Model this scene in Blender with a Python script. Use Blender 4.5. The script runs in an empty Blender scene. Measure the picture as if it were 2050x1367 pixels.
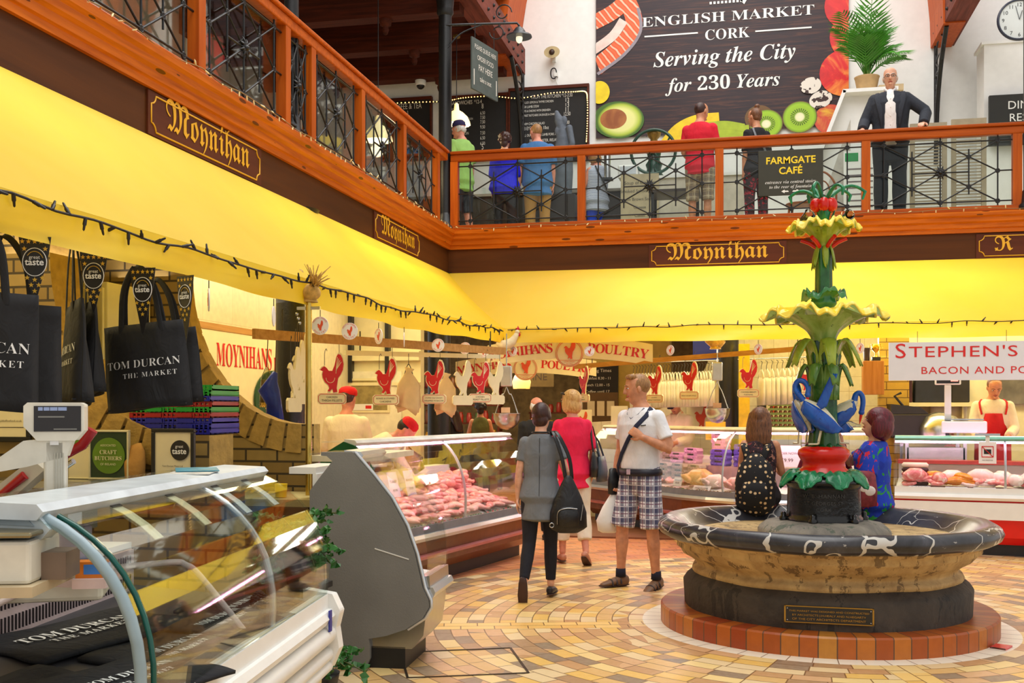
import bpy, bmesh, math, random
from math import sin, cos, pi, radians, sqrt, atan2
from mathutils import Vector, Matrix, Euler, noise as mnoise
random.seed(7)
SC = bpy.context.scene
COL = SC.collection

# ---------------------------------------------------------------- camera
# the photograph is 2050 x 1367; X runs along the far gallery, Y into the hall, Z up
YAW = radians(12.2); FPX = 2150.0; HOR = 820.0; EYE = 1.55
cam_data = bpy.data.cameras.new('camera'); cam = bpy.data.objects.new('camera', cam_data); COL.objects.link(cam)
cam.location = (0, 0, EYE); cam.rotation_euler = (pi/2, 0, YAW)
cam_data.sensor_width = 36.0; cam_data.lens = 36.0*FPX/2050.0; cam_data.shift_y = (HOR-683.5)/2050.0
cam_data.clip_end = 200
SC.camera = cam

# ---------------------------------------------------------------- light and exposure
world = bpy.data.worlds.new('world'); SC.world = world; world.use_nodes = True
_n = world.node_tree; _n.nodes.clear()
_bg = _n.nodes.new('ShaderNodeBackground'); _out = _n.nodes.new('ShaderNodeOutputWorld')
_bg.inputs[0].default_value = (1.0, 0.985, 0.955, 1); _bg.inputs[1].default_value = .62
_n.links.new(_bg.outputs[0], _out.inputs[0])
vs = SC.view_settings
vs.view_transform = 'Standard'; vs.look = 'None'; vs.gamma = 1.0; vs.use_curve_mapping = False
vs.exposure = 0.35
SC.cycles.max_bounces = 6; SC.cycles.diffuse_bounces = 3; SC.cycles.glossy_bounces = 3
SC.cycles.transmission_bounces = 6; SC.cycles.transparent_max_bounces = 16
SC.cycles.caustics_reflective = False; SC.cycles.caustics_refractive = False
SC.cycles.sample_clamp_indirect = 6.0
def area(name, loc, sx, sy, watts, col=(1, .86, .52), rot=(0, 0, 0)):
    l = bpy.data.lights.new(name, 'AREA'); l.shape = 'RECTANGLE'; l.size = sx; l.size_y = sy
    l.energy = watts; l.color = col
    o = bpy.data.objects.new(name, l); o.location = loc; o.rotation_euler = rot; COL.objects.link(o)
    return o
# daylight through the glazed roof of the hall
area('roof_glazing_daylight', (-.3, 8.5, 11.5), 5.5, 17, 900, (1, .985, .95))
# strip lights on the stall ceilings below the galleries
area('strip_light_butcher_stall', (-4.3, 4.6, 3.2), .5, 2.2, 22)
area('strip_light_brick_stall', (-4.3, 8.3, 3.2), .5, 2.2, 28)
area('strip_light_meat_stall', (-4.0, 11.2, 3.2), .5, 3.0, 38)
area('strip_light_poultry_stall', (0.2, 14.0, 3.2), 4.5, .5, 52)
area('strip_light_bacon_stall', (3.6, 14.0, 3.2), 3.0, .5, 48)
area('strip_light_passage', (-4.0, 18.3, 3.2), 2.5, 3.0, 130, (1, .8, .45))
# added unseen lamps without fittings, turned up to make the awning cloth glow
area('awning_fill_near', (-4.2, 5.0, 2.5), .4, 4.0, 14, (1, .92, .8), (0, pi, 0))
area('awning_fill_middle', (-4.2, 10.0, 2.5), .4, 4.5, 18, (1, .92, .8), (0, pi, 0))
area('awning_fill_far', (0.6, 14.3, 2.35), 4.0, .4, 60, (1, .92, .8), (radians(-125), 0, 0))

# ---------------------------------------------------------------- helpers: geometry
_c, _s = cos(YAW), sin(YAW)
def ray(px, py):
    a, b = (px-1025)/FPX, (HOR-py)/FPX
    return Vector((a*_c-_s, a*_s+_c, b))
def atD(px, py, D): return Vector((0, 0, EYE))+ray(px, py)*D
def atX(px, py, X): r = ray(px, py); return atD(px, py, X/r.x)
def atY(px, py, Y): r = ray(px, py); return atD(px, py, Y/r.y)
def atZ(px, py, Z): r = ray(px, py); return atD(px, py, (Z-EYE)/r.z)
V = Vector
class MB:
    def __init__(s): s.v = []; s.f = []; s.m = []; s.sm = []
    def add(s, vs, fs, mat=0, smooth=False, M=None):
        o = len(s.v)
        s.v += [tuple(M @ V(p)) for p in vs] if M is not None else [tuple(p) for p in vs]
        s.f += [tuple(i+o for i in f) for f in fs]
        s.m += [mat]*len(fs); s.sm += [smooth]*len(fs)
        return s
    def box(s, x0, x1, y0, y1, z0, z1, mat=0, M=None):
        return s.add([(x0, y0, z0), (x1, y0, z0), (x1, y1, z0), (x0, y1, z0), (x0, y0, z1), (x1, y0, z1), (x1, y1, z1), (x0, y1, z1)],
                     [(0, 3, 2, 1), (4, 5, 6, 7), (0, 1, 5, 4), (1, 2, 6, 5), (2, 3, 7, 6), (3, 0, 4, 7)], mat, False, M)
    def tube(s, pts, r, n=8, mat=0, caps=True, smooth=True, closed=False):
        pts = [V(p) for p in pts]; m = len(pts)
        rs = r if isinstance(r, (list, tuple)) else [r]*m
        vs = []; prev = None
        for i, p in enumerate(pts):
            if closed: t = (pts[(i+1) % m]-pts[i-1])
            else: t = pts[min(i+1, m-1)]-pts[max(i-1, 0)]
            t = t.normalized() if t.length > 1e-9 else V((0, 0, 1))
            if prev is None:
                a = V((0, 0, 1)) if abs(t.z) < .9 else V((1, 0, 0))
                x = t.cross(a).normalized()
            else:
                x = (prev-t*prev.dot(t)); x = x.normalized() if x.length > 1e-6 else prev
            prev = x; y = t.cross(x)
            vs += [p+(x*cos(2*pi*k/n)+y*sin(2*pi*k/n))*rs[i] for k in range(n)]
        fs = [(i*n+k, i*n+(k+1) % n, ((i+1) % m)*n+(k+1) % n, ((i+1) % m)*n+k) for i in range(m if closed else m-1) for k in range(n)]
        s.add(vs, fs, mat, smooth)
        if caps and not closed:
            s.add(vs[:n], [tuple(range(n-1, -1, -1))], mat); s.add(vs[-n:], [tuple(range(n))], mat)
        return s
    def bar(s, a, b, w, h, mat=0, up=(0, 0, 1)):
        a, b = V(a), V(b); t = (b-a).normalized(); u = V(up)
        x = t.cross(u); x = x.normalized() if x.length > 1e-6 else V((1, 0, 0)); y = x.cross(t)
        vs = []
        for p in (a, b): vs += [p-x*w/2-y*h/2, p+x*w/2-y*h/2, p+x*w/2+y*h/2, p-x*w/2+y*h/2]
        return s.add(vs, [(3, 2, 1, 0), (4, 5, 6, 7), (0, 1, 5, 4), (1, 2, 6, 5), (2, 3, 7, 6), (3, 0, 4, 7)], mat)
    def lathe(s, prof, n=32, c=(0, 0, 0), mat=0, smooth=True, fn=None, M=None):
        vs = []; fs = []; m = len(prof)
        for i, (r, z) in enumerate(prof):
            for k in range(n):
                a = 2*pi*k/n; rr, zz = (fn(r, z, a, i) if fn else (r, z))
                vs.append((c[0]+rr*cos(a), c[1]+rr*sin(a), c[2]+zz))
        for i in range(m-1):
            for k in range(n): fs.append((i*n+k, i*n+(k+1) % n, (i+1)*n+(k+1) % n, (i+1)*n+k))
        s.add(vs, fs, mat, smooth, M)
        if prof[0][0] > 1e-5: s.add(vs[:n], [tuple(range(n-1, -1, -1))], mat, False, M)
        if prof[-1][0] > 1e-5: s.add(vs[-n:], [tuple(range(n))], mat, False, M)
        return s
    def ell(s, c, r, n=12, m=8, mat=0, M=None):
        r = (r, r, r) if not isinstance(r, (tuple, list)) else r
        vs = [(c[0], c[1], c[2]-r[2])]; fs = []
        for i in range(1, m):
            b = -pi/2+pi*i/m
            for k in range(n): vs.append((c[0]+r[0]*cos(b)*cos(2*pi*k/n), c[1]+r[1]*cos(b)*sin(2*pi*k/n), c[2]+r[2]*sin(b)))
        vs.append((c[0], c[1], c[2]+r[2])); L = len(vs)-1
        for k in range(n):
            fs.append((0, 1+(k+1) % n, 1+k)); fs.append((L, L-n+k, L-n+(k+1) % n))
        for i in range(m-2):
            for k in range(n): fs.append((1+i*n+k, 1+i*n+(k+1) % n, 1+(i+1)*n+(k+1) % n, 1+(i+1)*n+k))
        return s.add(vs, fs, mat, True, M)
    def prism(s, poly, y0, y1, mat=0, M=None, side=None):
        n = len(poly); ar = sum(poly[i][0]*poly[(i+1) % n][1]-poly[(i+1) % n][0]*poly[i][1] for i in range(n))
        if ar < 0: poly = poly[::-1]
        vs = [(x, y0, z) for x, z in poly]+[(x, y1, z) for x, z in poly]
        s.add(vs, [tuple(range(n)), tuple(range(2*n-1, n-1, -1))], mat, False, M)
        return s.add(vs, [((i+1) % n, i, i+n, (i+1) % n+n) for i in range(n)], mat if side is None else side, False, M)
    def grid(s, nu, nv, fn, mat=0, smooth=True):
        vs = [fn(i/nu, j/nv) for j in range(nv+1) for i in range(nu+1)]
        fs = [(j*(nu+1)+i, j*(nu+1)+i+1, (j+1)*(nu+1)+i+1, (j+1)*(nu+1)+i) for j in range(nv) for i in range(nu)]
        return s.add(vs, fs, mat, smooth)
    def loft(s, pts, rad, n=14, ref=(1, 0, 0), mat=0, caps=True, round_=.5):
        pts = [V(p) for p in pts]; m = len(pts); rings = []
        rad = [r if isinstance(r, (tuple, list)) else (r, r) for r in rad]
        if caps and round_ > 0:
            t0 = (pts[0]-pts[1]).normalized(); t1 = (pts[-1]-pts[-2]).normalized()
            e0 = min(rad[0])*round_; e1 = min(rad[-1])*round_
            pts = [pts[0]+t0*e0]+pts+[pts[-1]+t1*e1]
            rad = [(rad[0][0]*.6, rad[0][1]*.6)]+rad+[(rad[-1][0]*.6, rad[-1][1]*.6)]; m += 2
        vs = []
        for i, p in enumerate(pts):
            t = (pts[min(i+1, m-1)]-pts[max(i-1, 0)]); t = t.normalized() if t.length > 1e-9 else V((0, 0, 1))
            x = V(ref)-t*V(ref).dot(t)
            x = x.normalized() if x.length > 1e-4 else t.orthogonal().normalized()
            y = t.cross(x)
            vs += [p+x*rad[i][0]*cos(2*pi*k/n)+y*rad[i][1]*sin(2*pi*k/n) for k in range(n)]
        s.add(vs, [(i*n+k, i*n+(k+1) % n, (i+1)*n+(k+1) % n, (i+1)*n+k) for i in range(m-1) for k in range(n)], mat, True)
        if caps: s.add(vs[:n], [tuple(range(n-1, -1, -1))], mat); s.add(vs[-n:], [tuple(range(n))], mat)
        return s
    def sweep(s, path, prof, closed=True, mat=0, smooth=False, caps=True):
        # path: plan points; prof: (d, z) with d measured to the right-hand side of the walking direction
        P = [V((p[0], p[1])) for p in path]; m = len(P); k = len(prof); vs = []
        for i, p in enumerate(P):
            a = (P[i]-P[i-1]).normalized() if i else None
            b = (P[i+1]-P[i]).normalized() if i < m-1 else None
            a = a or b; b = b or a
            na, nb = V((a.y, -a.x)), V((b.y, -b.x)); nn = (na+nb).normalized(); nn = nn/max(.4, nn.dot(na))
            vs += [(p.x+nn.x*d, p.y+nn.y*d, z) for d, z in prof]
        kk = k if closed else k-1
        s.add(vs, [(i*k+j, i*k+(j+1) % k, (i+1)*k+(j+1) % k, (i+1)*k+j) for i in range(m-1) for j in range(kk)], mat, smooth)
        if closed and caps: s.add(vs[:k], [tuple(range(k-1, -1, -1))], mat); s.add(vs[-k:], [tuple(range(k))], mat)
        return s
    def mesh(s, name, mats):
        me = bpy.data.meshes.new(name); me.from_pydata(s.v, [], s.f)
        for m in (mats if isinstance(mats, (list, tuple)) else [mats]): me.materials.append(m)
        me.polygons.foreach_set('material_index', s.m); me.polygons.foreach_set('use_smooth', s.sm); me.update()
        return me
    def build(s, name, mats, parent=None, bevel=0, fix=False, **kw):
        me = s.mesh(name, mats)
        if fix:
            bm = bmesh.new(); bm.from_mesh(me); bmesh.ops.recalc_face_normals(bm, faces=bm.faces); bm.to_mesh(me); bm.free()
        o = bpy.data.objects.new(name, me); COL.objects.link(o)
        if parent is not None: o.parent = parent
        if bevel:
            b = o.modifiers.new('bevel', 'BEVEL'); b.width = bevel; b.segments = 2; b.limit_method = 'ANGLE'; b.angle_limit = radians(40)
        for k, v in kw.items(): o[k] = v
        return o
def spl(pts, n=5):
    """smooth the polyline (Catmull-Rom)"""
    P = [V(p) for p in pts]; r = []
    for i in range(len(P)-1):
        a, b, c, d = P[max(i-1, 0)], P[i], P[i+1], P[min(i+2, len(P)-1)]
        for k in range(n):
            t = k/n; r.append(.5*((2*b)+(c-a)*t+(2*a-5*b+4*c-d)*t*t+(3*b-a-3*c+d)*t**3))
    return r+[P[-1]]
def thing(name, label, cat, loc=(0, 0, 0), rotz=0, group=None, rot=None):
    o = bpy.data.objects.new(name, None); COL.objects.link(o); o.empty_display_size = .1
    o.location = loc; o.rotation_euler = rot if rot else (0, 0, rotz)
    o['label'] = label; o['category'] = cat
    if group: o['group'] = group
    return o
def tag(o, label, cat, group=None, loc=None, rotz=None):
    o['label'] = label; o['category'] = cat
    if group: o['group'] = group
    if loc is not None: o.location = loc
    if rotz is not None: o.rotation_euler = (0, 0, rotz)
    return o
def struct(o): o['kind'] = 'structure'; return o
def dup(o, loc=None, rotz=None, label=None, parent=None, group=None, rot=None, scale=None):
    kids = list(o.children)
    c = o.copy(); COL.objects.link(c)
    if parent is not None: c.parent = parent
    if loc is not None: c.location = loc
    if rotz is not None: c.rotation_euler = (0, 0, rotz)
    if rot is not None: c.rotation_euler = rot
    if scale is not None: c.scale = scale if isinstance(scale, (tuple, list)) else (scale,)*3
    if label: c['label'] = label
    if group: c['group'] = group
    for k in kids: dup(k, parent=c)
    return c
_tc = {}
def tx(mb, body, size=None, w=None, x=0, z=0, y=0, align='CENTER', th=.002, mat=0, sx=1, res=3, sp=1.0, M=None, bold=0, rot=0):
    """lettering laid on the local x-z plane, facing -y"""
    key = (body, align, res, sp, bold)
    if key not in _tc:
        cu = bpy.data.curves.new('t', 'FONT'); cu.body = body; cu.align_x = align; cu.resolution_u = res; cu.space_character = sp; cu.size = 1
        cu.offset = bold
        ob = bpy.data.objects.new('t', cu); me = ob.to_mesh()
        _tc[key] = ([tuple(v.co) for v in me.vertices], [tuple(p.vertices) for p in me.polygons])
        ob.to_mesh_clear(); bpy.data.objects.remove(ob); bpy.data.curves.remove(cu)
    vs, fs = _tc[key]
    if not vs: return mb
    if w: size = w/(max(v[0] for v in vs)-min(v[0] for v in vs))/sx
    cr, sr = cos(rot), sin(rot); nv = len(vs)
    pts = [((v[0]*sx*cr-v[1]*sr)*size, (v[0]*sx*sr+v[1]*cr)*size) for v in vs]
    mb.add([(x+a, y-th, z+b) for a, b in pts], fs, mat, False, M)
    return mb
def uc(s, up, lo, ex={}):
    return ''.join(ex.get(ch) or (chr(up+ord(ch)-65) if 'A' <= ch <= 'Z' else chr(lo+ord(ch)-97) if 'a' <= ch <= 'z' else ch) for ch in s)
def frak(s): return uc(s, 0x1D56C, 0x1D586)
def serif(s): return ''.join(chr(0x1D7CE+ord(c)-48) if '0' <= c <= '9' else c for c in uc(s, 0x1D400, 0x1D41A))
def serifi(s): return ''.join(chr(0x1D7CE+ord(c)-48) if '0' <= c <= '9' else c for c in uc(s, 0x1D468, 0x1D482))

# ---------------------------------------------------------------- helpers: materials
def lin(c):
    f = lambda u: u/12.92 if u <= .04045 else ((u+.055)/1.055)**2.4
    return (f(c[0]/255), f(c[1]/255), f(c[2]/255), 1)
class NT:
    def __init__(s, name):
        s.mat = bpy.data.materials.new(name); s.mat.use_nodes = True; s.t = s.mat.node_tree; s.t.nodes.clear()
        s.out = s.t.nodes.new('ShaderNodeOutputMaterial'); s.b = s.t.nodes.new('ShaderNodeBsdfPrincipled')
        s.t.links.new(s.b.outputs[0], s.out.inputs[0]); s._tc = None
    def N(s, typ, **kw):
        n = s.t.nodes.new(typ)
        for k, v in kw.items(): setattr(n, k, v)
        return n
    def L(s, a, b): s.t.links.new(a, b)
    def set(s, i, v):
        if hasattr(v, 'links') or hasattr(v, 'is_output'): s.L(v, i)
        else: i.default_value = v
    def co(s, kind='Object'):
        if s._tc is None: s._tc = s.N('ShaderNodeTexCoord')
        return s._tc.outputs[kind]
    def ma(s, op, a, b=0.0, c=None):
        n = s.N('ShaderNodeMath', operation=op); s.set(n.inputs[0], a); s.set(n.inputs[1], b)
        if c is not None: s.set(n.inputs[2], c)
        return n.outputs[0]
    def mapn(s, v, scale=(1, 1, 1), loc=(0, 0, 0), rot=(0, 0, 0)):
        n = s.N('ShaderNodeMapping'); s.L(v, n.inputs[0]); n.inputs[1].default_value = loc; n.inputs[2].default_value = rot; n.inputs[3].default_value = scale
        return n.outputs[0]
    def noise(s, v, scale=5, detail=3, rough=.5, dist=0):
        n = s.N('ShaderNodeTexNoise'); s.L(v, n.inputs['Vector']); n.inputs['Scale'].default_value = scale; n.inputs['Detail'].default_value = detail
        n.inputs['Roughness'].default_value = rough; n.inputs['Distortion'].default_value = dist
        return n.outputs[0]
    def vor(s, v, scale=5, feature='F1', out=0, rnd=1):
        n = s.N('ShaderNodeTexVoronoi', feature=feature); s.L(v, n.inputs['Vector']); n.inputs['Scale'].default_value = scale
        n.inputs['Randomness'].default_value = rnd
        return n.outputs[out]
    def ramp(s, f, stops, interp='LINEAR'):
        n = s.N('ShaderNodeValToRGB'); s.L(f, n.inputs[0]); cr = n.color_ramp; cr.interpolation = interp
        while len(cr.elements) < len(stops): cr.elements.new(.5)
        for e, (p, c) in zip(cr.elements, stops): e.position = p; e.color = c if len(c) == 4 else lin(c)
        return n.outputs[0]
    def mix(s, f, a, b):
        n = s.N('ShaderNodeMix', data_type='RGBA'); s.set(n.inputs[0], f); s.set(n.inputs[6], a); s.set(n.inputs[7], b)
        return n.outputs[2]
    def xyz(s, v):
        n = s.N('ShaderNodeSeparateXYZ'); s.L(v, n.inputs[0]); return n.outputs
    def vec(s, x, y, z=0.0):
        n = s.N('ShaderNodeCombineXYZ'); s.set(n.inputs[0], x); s.set(n.inputs[1], y); s.set(n.inputs[2], z); return n.outputs[0]
    def bump(s, h, strength=.3, dist=.01):
        n = s.N('ShaderNodeBump'); s.L(h, n.inputs['Height']); n.inputs['Strength'].default_value = strength; n.inputs['Distance'].default_value = dist
        s.L(n.outputs[0], s.b.inputs['Normal'])
    def fin(s, col=None, rough=None, metal=None, spec=None):
        if col is not None: s.set(s.b.inputs['Base Color'], col)
        if rough is not None: s.set(s.b.inputs['Roughness'], rough)
        if metal is not None: s.b.inputs['Metallic'].default_value = metal
        if spec is not None: s.b.inputs['Specular IOR Level'].default_value = spec
        return s.mat
_mc = {}
def mat(name, col, rough=.5, metal=0, amt=.12, sc=9, bump=0, bsc=None, spec=None, emit=0, dist=.01):
    if name in _mc: return _mc[name]
    t = NT(name); c = lin(col); v = t.co(); n = t.noise(v, sc, 4)
    d = tuple(max(0, x*(1-amt)) for x in c[:3])+(1,); u = tuple(min(1, x*(1+amt)) for x in c[:3])+(1,)
    t.fin(t.ramp(n, [(.3, d), (.7, u)]), rough, metal, spec)
    if bump: t.bump(t.noise(v, bsc or sc*3, 5), bump, dist)
    if emit:
        t.b.inputs['Emission Color'].default_value = c; t.b.inputs['Emission Strength'].default_value = emit
    _mc[name] = t.mat
    return t.mat
def wood(name, dark, light, axis='x', rough=.4, knots=True, sc=1.0):
    if name in _mc: return _mc[name]
    t = NT(name); v = t.co(); k = {'x': (.6, 9, 9), 'y': (9, .6, 9), 'z': (9, 9, .6)}[axis]
    v2 = t.mapn(v, tuple(q*sc for q in k)); n = t.noise(v2, 2.2, 6, .6, .6); c = t.ramp(n, [(.3, dark), (.68, light)])
    if knots:
        k2 = {'x': (2.2, 9, 9), 'y': (9, 2.2, 9), 'z': (9, 9, 2.2)}[axis]
        d = t.vor(t.mapn(v, k2), 1.0); kn = t.ma('LESS_THAN', d, .13)
        c = t.mix(t.ma('MULTIPLY', kn, .8), c, lin(tuple(q*.35 for q in dark)))
    t.fin(c, rough, spec=.2); t.bump(n, .12, .004); _mc[name] = t.mat
    return t.mat
def glass(name, tint=(235, 245, 242), gloss=.10, dens=.0):
    if name in _mc: return _mc[name]
    t = NT(name); t.t.nodes.remove(t.b)
    tr = t.N('ShaderNodeBsdfTransparent'); tr.inputs[0].default_value = lin(tint)
    gl = t.N('ShaderNodeBsdfGlossy'); gl.inputs['Roughness'].default_value = .03; gl.inputs[0].default_value = (1, 1, 1, 1)
    fr = t.N('ShaderNodeFresnel'); fr.inputs[0].default_value = 1.45
    f = t.ma('MULTIPLY', fr.outputs[0], gloss*10)
    mx = t.N('ShaderNodeMixShader'); t.L(f, mx.inputs[0]); t.L(tr.outputs[0], mx.inputs[1]); t.L(gl.outputs[0], mx.inputs[2])
    t.L(mx.outputs[0], t.out.inputs[0]); _mc[name] = t.mat
    return t.mat
def brickmat(name, c1, c2, mortar, w=.23, h=.085, m=.008, axis='xz', rough=.75, bump=.5):
    if name in _mc: return _mc[name]
    t = NT(name); x, y, z = t.xyz(t.co())
    v = t.vec(x if axis[0] == 'x' else y, z if axis[1] == 'z' else y)
    b = t.N('ShaderNodeTexBrick'); t.L(v, b.inputs['Vector']); b.inputs['Scale'].default_value = 1
    b.inputs['Brick Width'].default_value = w; b.inputs['Row Height'].default_value = h; b.inputs['Mortar Size'].default_value = m; b.inputs['Mortar Smooth'].default_value = .15
    b.inputs['Color1'].default_value = lin(c1); b.inputs['Color2'].default_value = lin(c2); b.inputs['Mortar'].default_value = lin(mortar)
    n = t.noise(t.co(), 14, 5); c = t.mix(t.ma('MULTIPLY', n, .45), b.outputs[0], lin(tuple(q*.6 for q in c1)))
    t.fin(c, rough); t.bump(t.ma('SUBTRACT', 1.0, b.outputs['Fac']), bump, .006); _mc[name] = t.mat
    return t.mat

# ---------------------------------------------------------------- the hall: fixed sizes
FX, FY = -3.77, 13.51            # faces of the left and far galleries
AX, AY = -2.81, 12.55            # outer edges of the awnings
GZ = 3.87                        # gallery floor
FC = V((.566, 8.123, 0))         # fountain axis
BACK = 17.5
# floor: rings of glazed bricks round the fountain
def floor_mat():
    t = NT('market_floor_bricks'); x, y, z = t.xyz(t.co())
    dx, dy = t.ma('SUBTRACT', x, FC.x), t.ma('SUBTRACT', y, FC.y)
    r = t.ma('SQRT', t.ma('ADD', t.ma('MULTIPLY', dx, dx), t.ma('MULTIPLY', dy, dy)))
    th = t.ma('DIVIDE', t.ma('ADD', t.ma('ARCTAN2', dy, dx), pi), 2*pi)
    S = .118; q = t.ma('DIVIDE', r, S); ri = t.ma('FLOOR', q); rf = t.ma('FRACT', q)
    nb = t.ma('ROUND', t.ma('DIVIDE', t.ma('MULTIPLY', t.ma('ADD', ri, .5), 2*pi*S), .225))
    wob = t.noise(t.co(), 5, 2)
    ph = t.ma('MULTIPLY', t.ma('FRACT', t.ma('MULTIPLY', ri, .381)), 1.0)
    a = t.ma('ADD', t.ma('MULTIPLY', th, nb), ph); ai = t.ma('FLOOR', a); af = t.ma('FRACT', a)
    e1 = t.ma('MINIMUM', rf, t.ma('SUBTRACT', 1.0, rf)); e1 = t.ma('MULTIPLY', e1, S)
    e2 = t.ma('MINIMUM', af, t.ma('SUBTRACT', 1.0, af)); e2 = t.ma('MULTIPLY', e2, .225)
    # radial bands: two courses of plain bricks, every quarter turn from 195 degrees
    ta = radians(195-90)
    u = t.ma('ADD', t.ma('MULTIPLY', dx, cos(ta)), t.ma('MULTIPLY', dy, sin(ta)))
    w = t.ma('ADD', t.ma('MULTIPLY', dx, -sin(ta)), t.ma('MULTIPLY', dy, cos(ta)))
    au, aw = t.ma('ABSOLUTE', u), t.ma('ABSOLUTE', w)
    band = t.ma('LESS_THAN', t.ma('MINIMUM', au, aw), .11)
    bl = t.ma('MAXIMUM', au, aw); bs = t.ma('MINIMUM', au, aw)
    side = t.ma('GREATER_THAN', t.ma('MULTIPLY', u, w), 0.0)
    bq = t.ma('ADD', t.ma('DIVIDE', bl, .24), t.ma('MULTIPLY', side, .5)); bf = t.ma('FRACT', bq)
    be = t.ma('MINIMUM', t.ma('MULTIPLY', t.ma('MINIMUM', bf, t.ma('SUBTRACT', 1.0, bf)), .24), t.ma('MINIMUM', bs, t.ma('ABSOLUTE', t.ma('SUBTRACT', .11, bs))))
    wn = t.N('ShaderNodeTexWhiteNoise'); t.L(t.vec(ri, ai), wn.inputs[0]); rnd = wn.outputs[0]
    big = t.noise(t.co(), .55, 2)
    rr = t.ma('ADD', t.ma('MULTIPLY', rnd, .8), t.ma('MULTIPLY', t.ma('SUBTRACT', big, .4), .6))
    col = t.ramp(rr, [(0, (232, 200, 128)), (.16, (214, 168, 96)), (.3, (226, 178, 76)), (.38, (226, 198, 148)), (.47, (186, 134, 80)), (.58, (208, 158, 108)), (.66, (128, 104, 82)), (.77, (162, 118, 74)), (.88, (96, 84, 76)), (.985, (188, 80, 36))], 'CONSTANT')
    wn2 = t.N('ShaderNodeTexWhiteNoise'); t.L(t.vec(t.ma('FLOOR', bq), side), wn2.inputs[0])
    bc = t.ramp(wn2.outputs[0], [(0, (238, 198, 120)), (.5, (228, 182, 100)), (.8, (240, 208, 140))], 'CONSTANT')
    # terracotta border by the counters, with orange reflection painted into its colour
    far = t.ma('MULTIPLY', t.ma('GREATER_THAN', r, 3.45), t.ma('LESS_THAN', dx, 1.2))
    terra_refl = t.ramp(rnd, [(0, (205, 92, 30)), (.4, (190, 74, 24)), (.7, (222, 118, 46)), (.9, (170, 70, 30))], 'CONSTANT')
    far = t.ma('MULTIPLY', far, t.ma('GREATER_THAN', dy, .3))
    col = t.mix(t.ma('MULTIPLY', far, .8), col, terra_refl)
    nz = t.noise(t.co(), 26, 4); col = t.mix(t.ma('MULTIPLY', nz, .25), col, lin((255, 236, 200)))
    col = t.mix(t.ma('MULTIPLY', band, t.ma('GREATER_THAN', r, 1.5)), col, bc)
    e = t.ma('MINIMUM', e1, e2)
    e = t.ma('ADD', t.ma('MULTIPLY', e, t.ma('SUBTRACT', 1.0, band)), t.ma('MULTIPLY', be, band))
    g = t.ma('LESS_THAN', e, .0042)
    white = t.ma('MULTIPLY', t.ma('LESS_THAN', r, 1.31), t.ma('GREATER_THAN', r, 1.1))
    wa = t.ma('FRACT', t.ma('MULTIPLY', th, 52)); we = t.ma('LESS_THAN', t.ma('MINIMUM', wa, t.ma('SUBTRACT', 1.0, wa)), .022)
    col = t.mix(white, col, lin((246, 238, 218)))
    g = t.ma('ADD', t.ma('MULTIPLY', g, t.ma('SUBTRACT', 1.0, white)), t.ma('MULTIPLY', we, white))
    col = t.mix(t.ma('MULTIPLY', g, .85), col, lin((110, 76, 44)))
    t.bump(t.ma('SUBTRACT', wob, g), .25, .004)
    return t.fin(col, t.ma('ADD', .22, t.ma('MULTIPLY', wob, .25)))
struct(MB().box(-9, 8, -3, 24, -.1, 0).build('floor', floor_mat()))
white = mat('white_paint', (244, 243, 240), .7, amt=.03)
cream = mat('cream_paint', (232, 222, 178), .6, amt=.05)
black = mat('black_paint', (24, 25, 28), .45, amt=.2)
iron = mat('black_ironwork', (20, 20, 22), .4, amt=.25, bump=.2, bsc=60)
darkbrown = wood('brown_fascia_board', (66, 34, 10), (98, 54, 18), 'x', .55, False, .25)
darkbrown_y = wood('brown_fascia_board_side', (66, 34, 10), (98, 54, 18), 'y', .55, False, .25)
pine = wood('varnished_pine', (178, 82, 12), (224, 120, 26), 'x', .35)
pine_y = wood('varnished_pine_side', (178, 82, 12), (224, 120, 26), 'y', .35)
pine_z = wood('varnished_pine_post', (166, 72, 12), (200, 98, 20), 'z', .35, False)
rail_x = wood('varnished_rail', (156, 66, 14), (192, 92, 22), 'x', .32, False)
rail_y = wood('varnished_rail_side', (170, 76, 14), (210, 104, 24), 'y', .32, False)
beam = wood('dark_timber', (56, 22, 12), (96, 40, 22), 'x', .6, False)
beam_y = wood('dark_timber_long', (96, 44, 34), (138, 70, 56), 'y', .6, False)
# galleries
struct(MB().box(-9, FX-.02, -3, FY+.2, 3.34, GZ-.02).build('ceiling_left', cream))
struct(MB().box(FX-.02, 8, FY+.02, BACK, 3.34, GZ-.02).build('ceiling_far', cream))
struct(MB().box(FX-.02, FX, -3, FY, 3.31, 3.66).build('trim_1', darkbrown_y))
struct(MB().box(FX, 8, FY, FY+.02, 3.31, 3.66).build('trim_2', darkbrown))
CORN = [(0, 3.63), (.03, 3.63), (.034, 3.675), (.055, 3.685), (.06, 3.735), (.085, 3.755), (.09, 3.80), (.115, 3.82), (.12, 3.865), (.06, 3.875), (0, 3.875)]
struct(MB().sweep([(FX, -2), (FX, FY)], CORN).build('trim_3', pine_y))
struct(MB().sweep([(FX, FY), (8, FY)], CORN).build('trim_4', pine))
# back and side walls
struct(MB().box(-9, 8, BACK, BACK+.2, 3.3, 13).build('wall_back', white))
struct(MB().box(-8.2, -8.0, -3, BACK, 3.3, 9).build('wall_left', mat('gallery_wall', (206, 196, 176), .7, amt=.05)))
struct(MB().box(-9, -3.6, 2, BACK, 8.0, 8.1).build('ceiling_gallery', wood('roof_boards', (48, 24, 16), (74, 38, 26), 'x', .7, False)))
struct(MB().box(6.2, 6.4, FY, BACK, 3.3, 9).build('wall_right', white))
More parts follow.
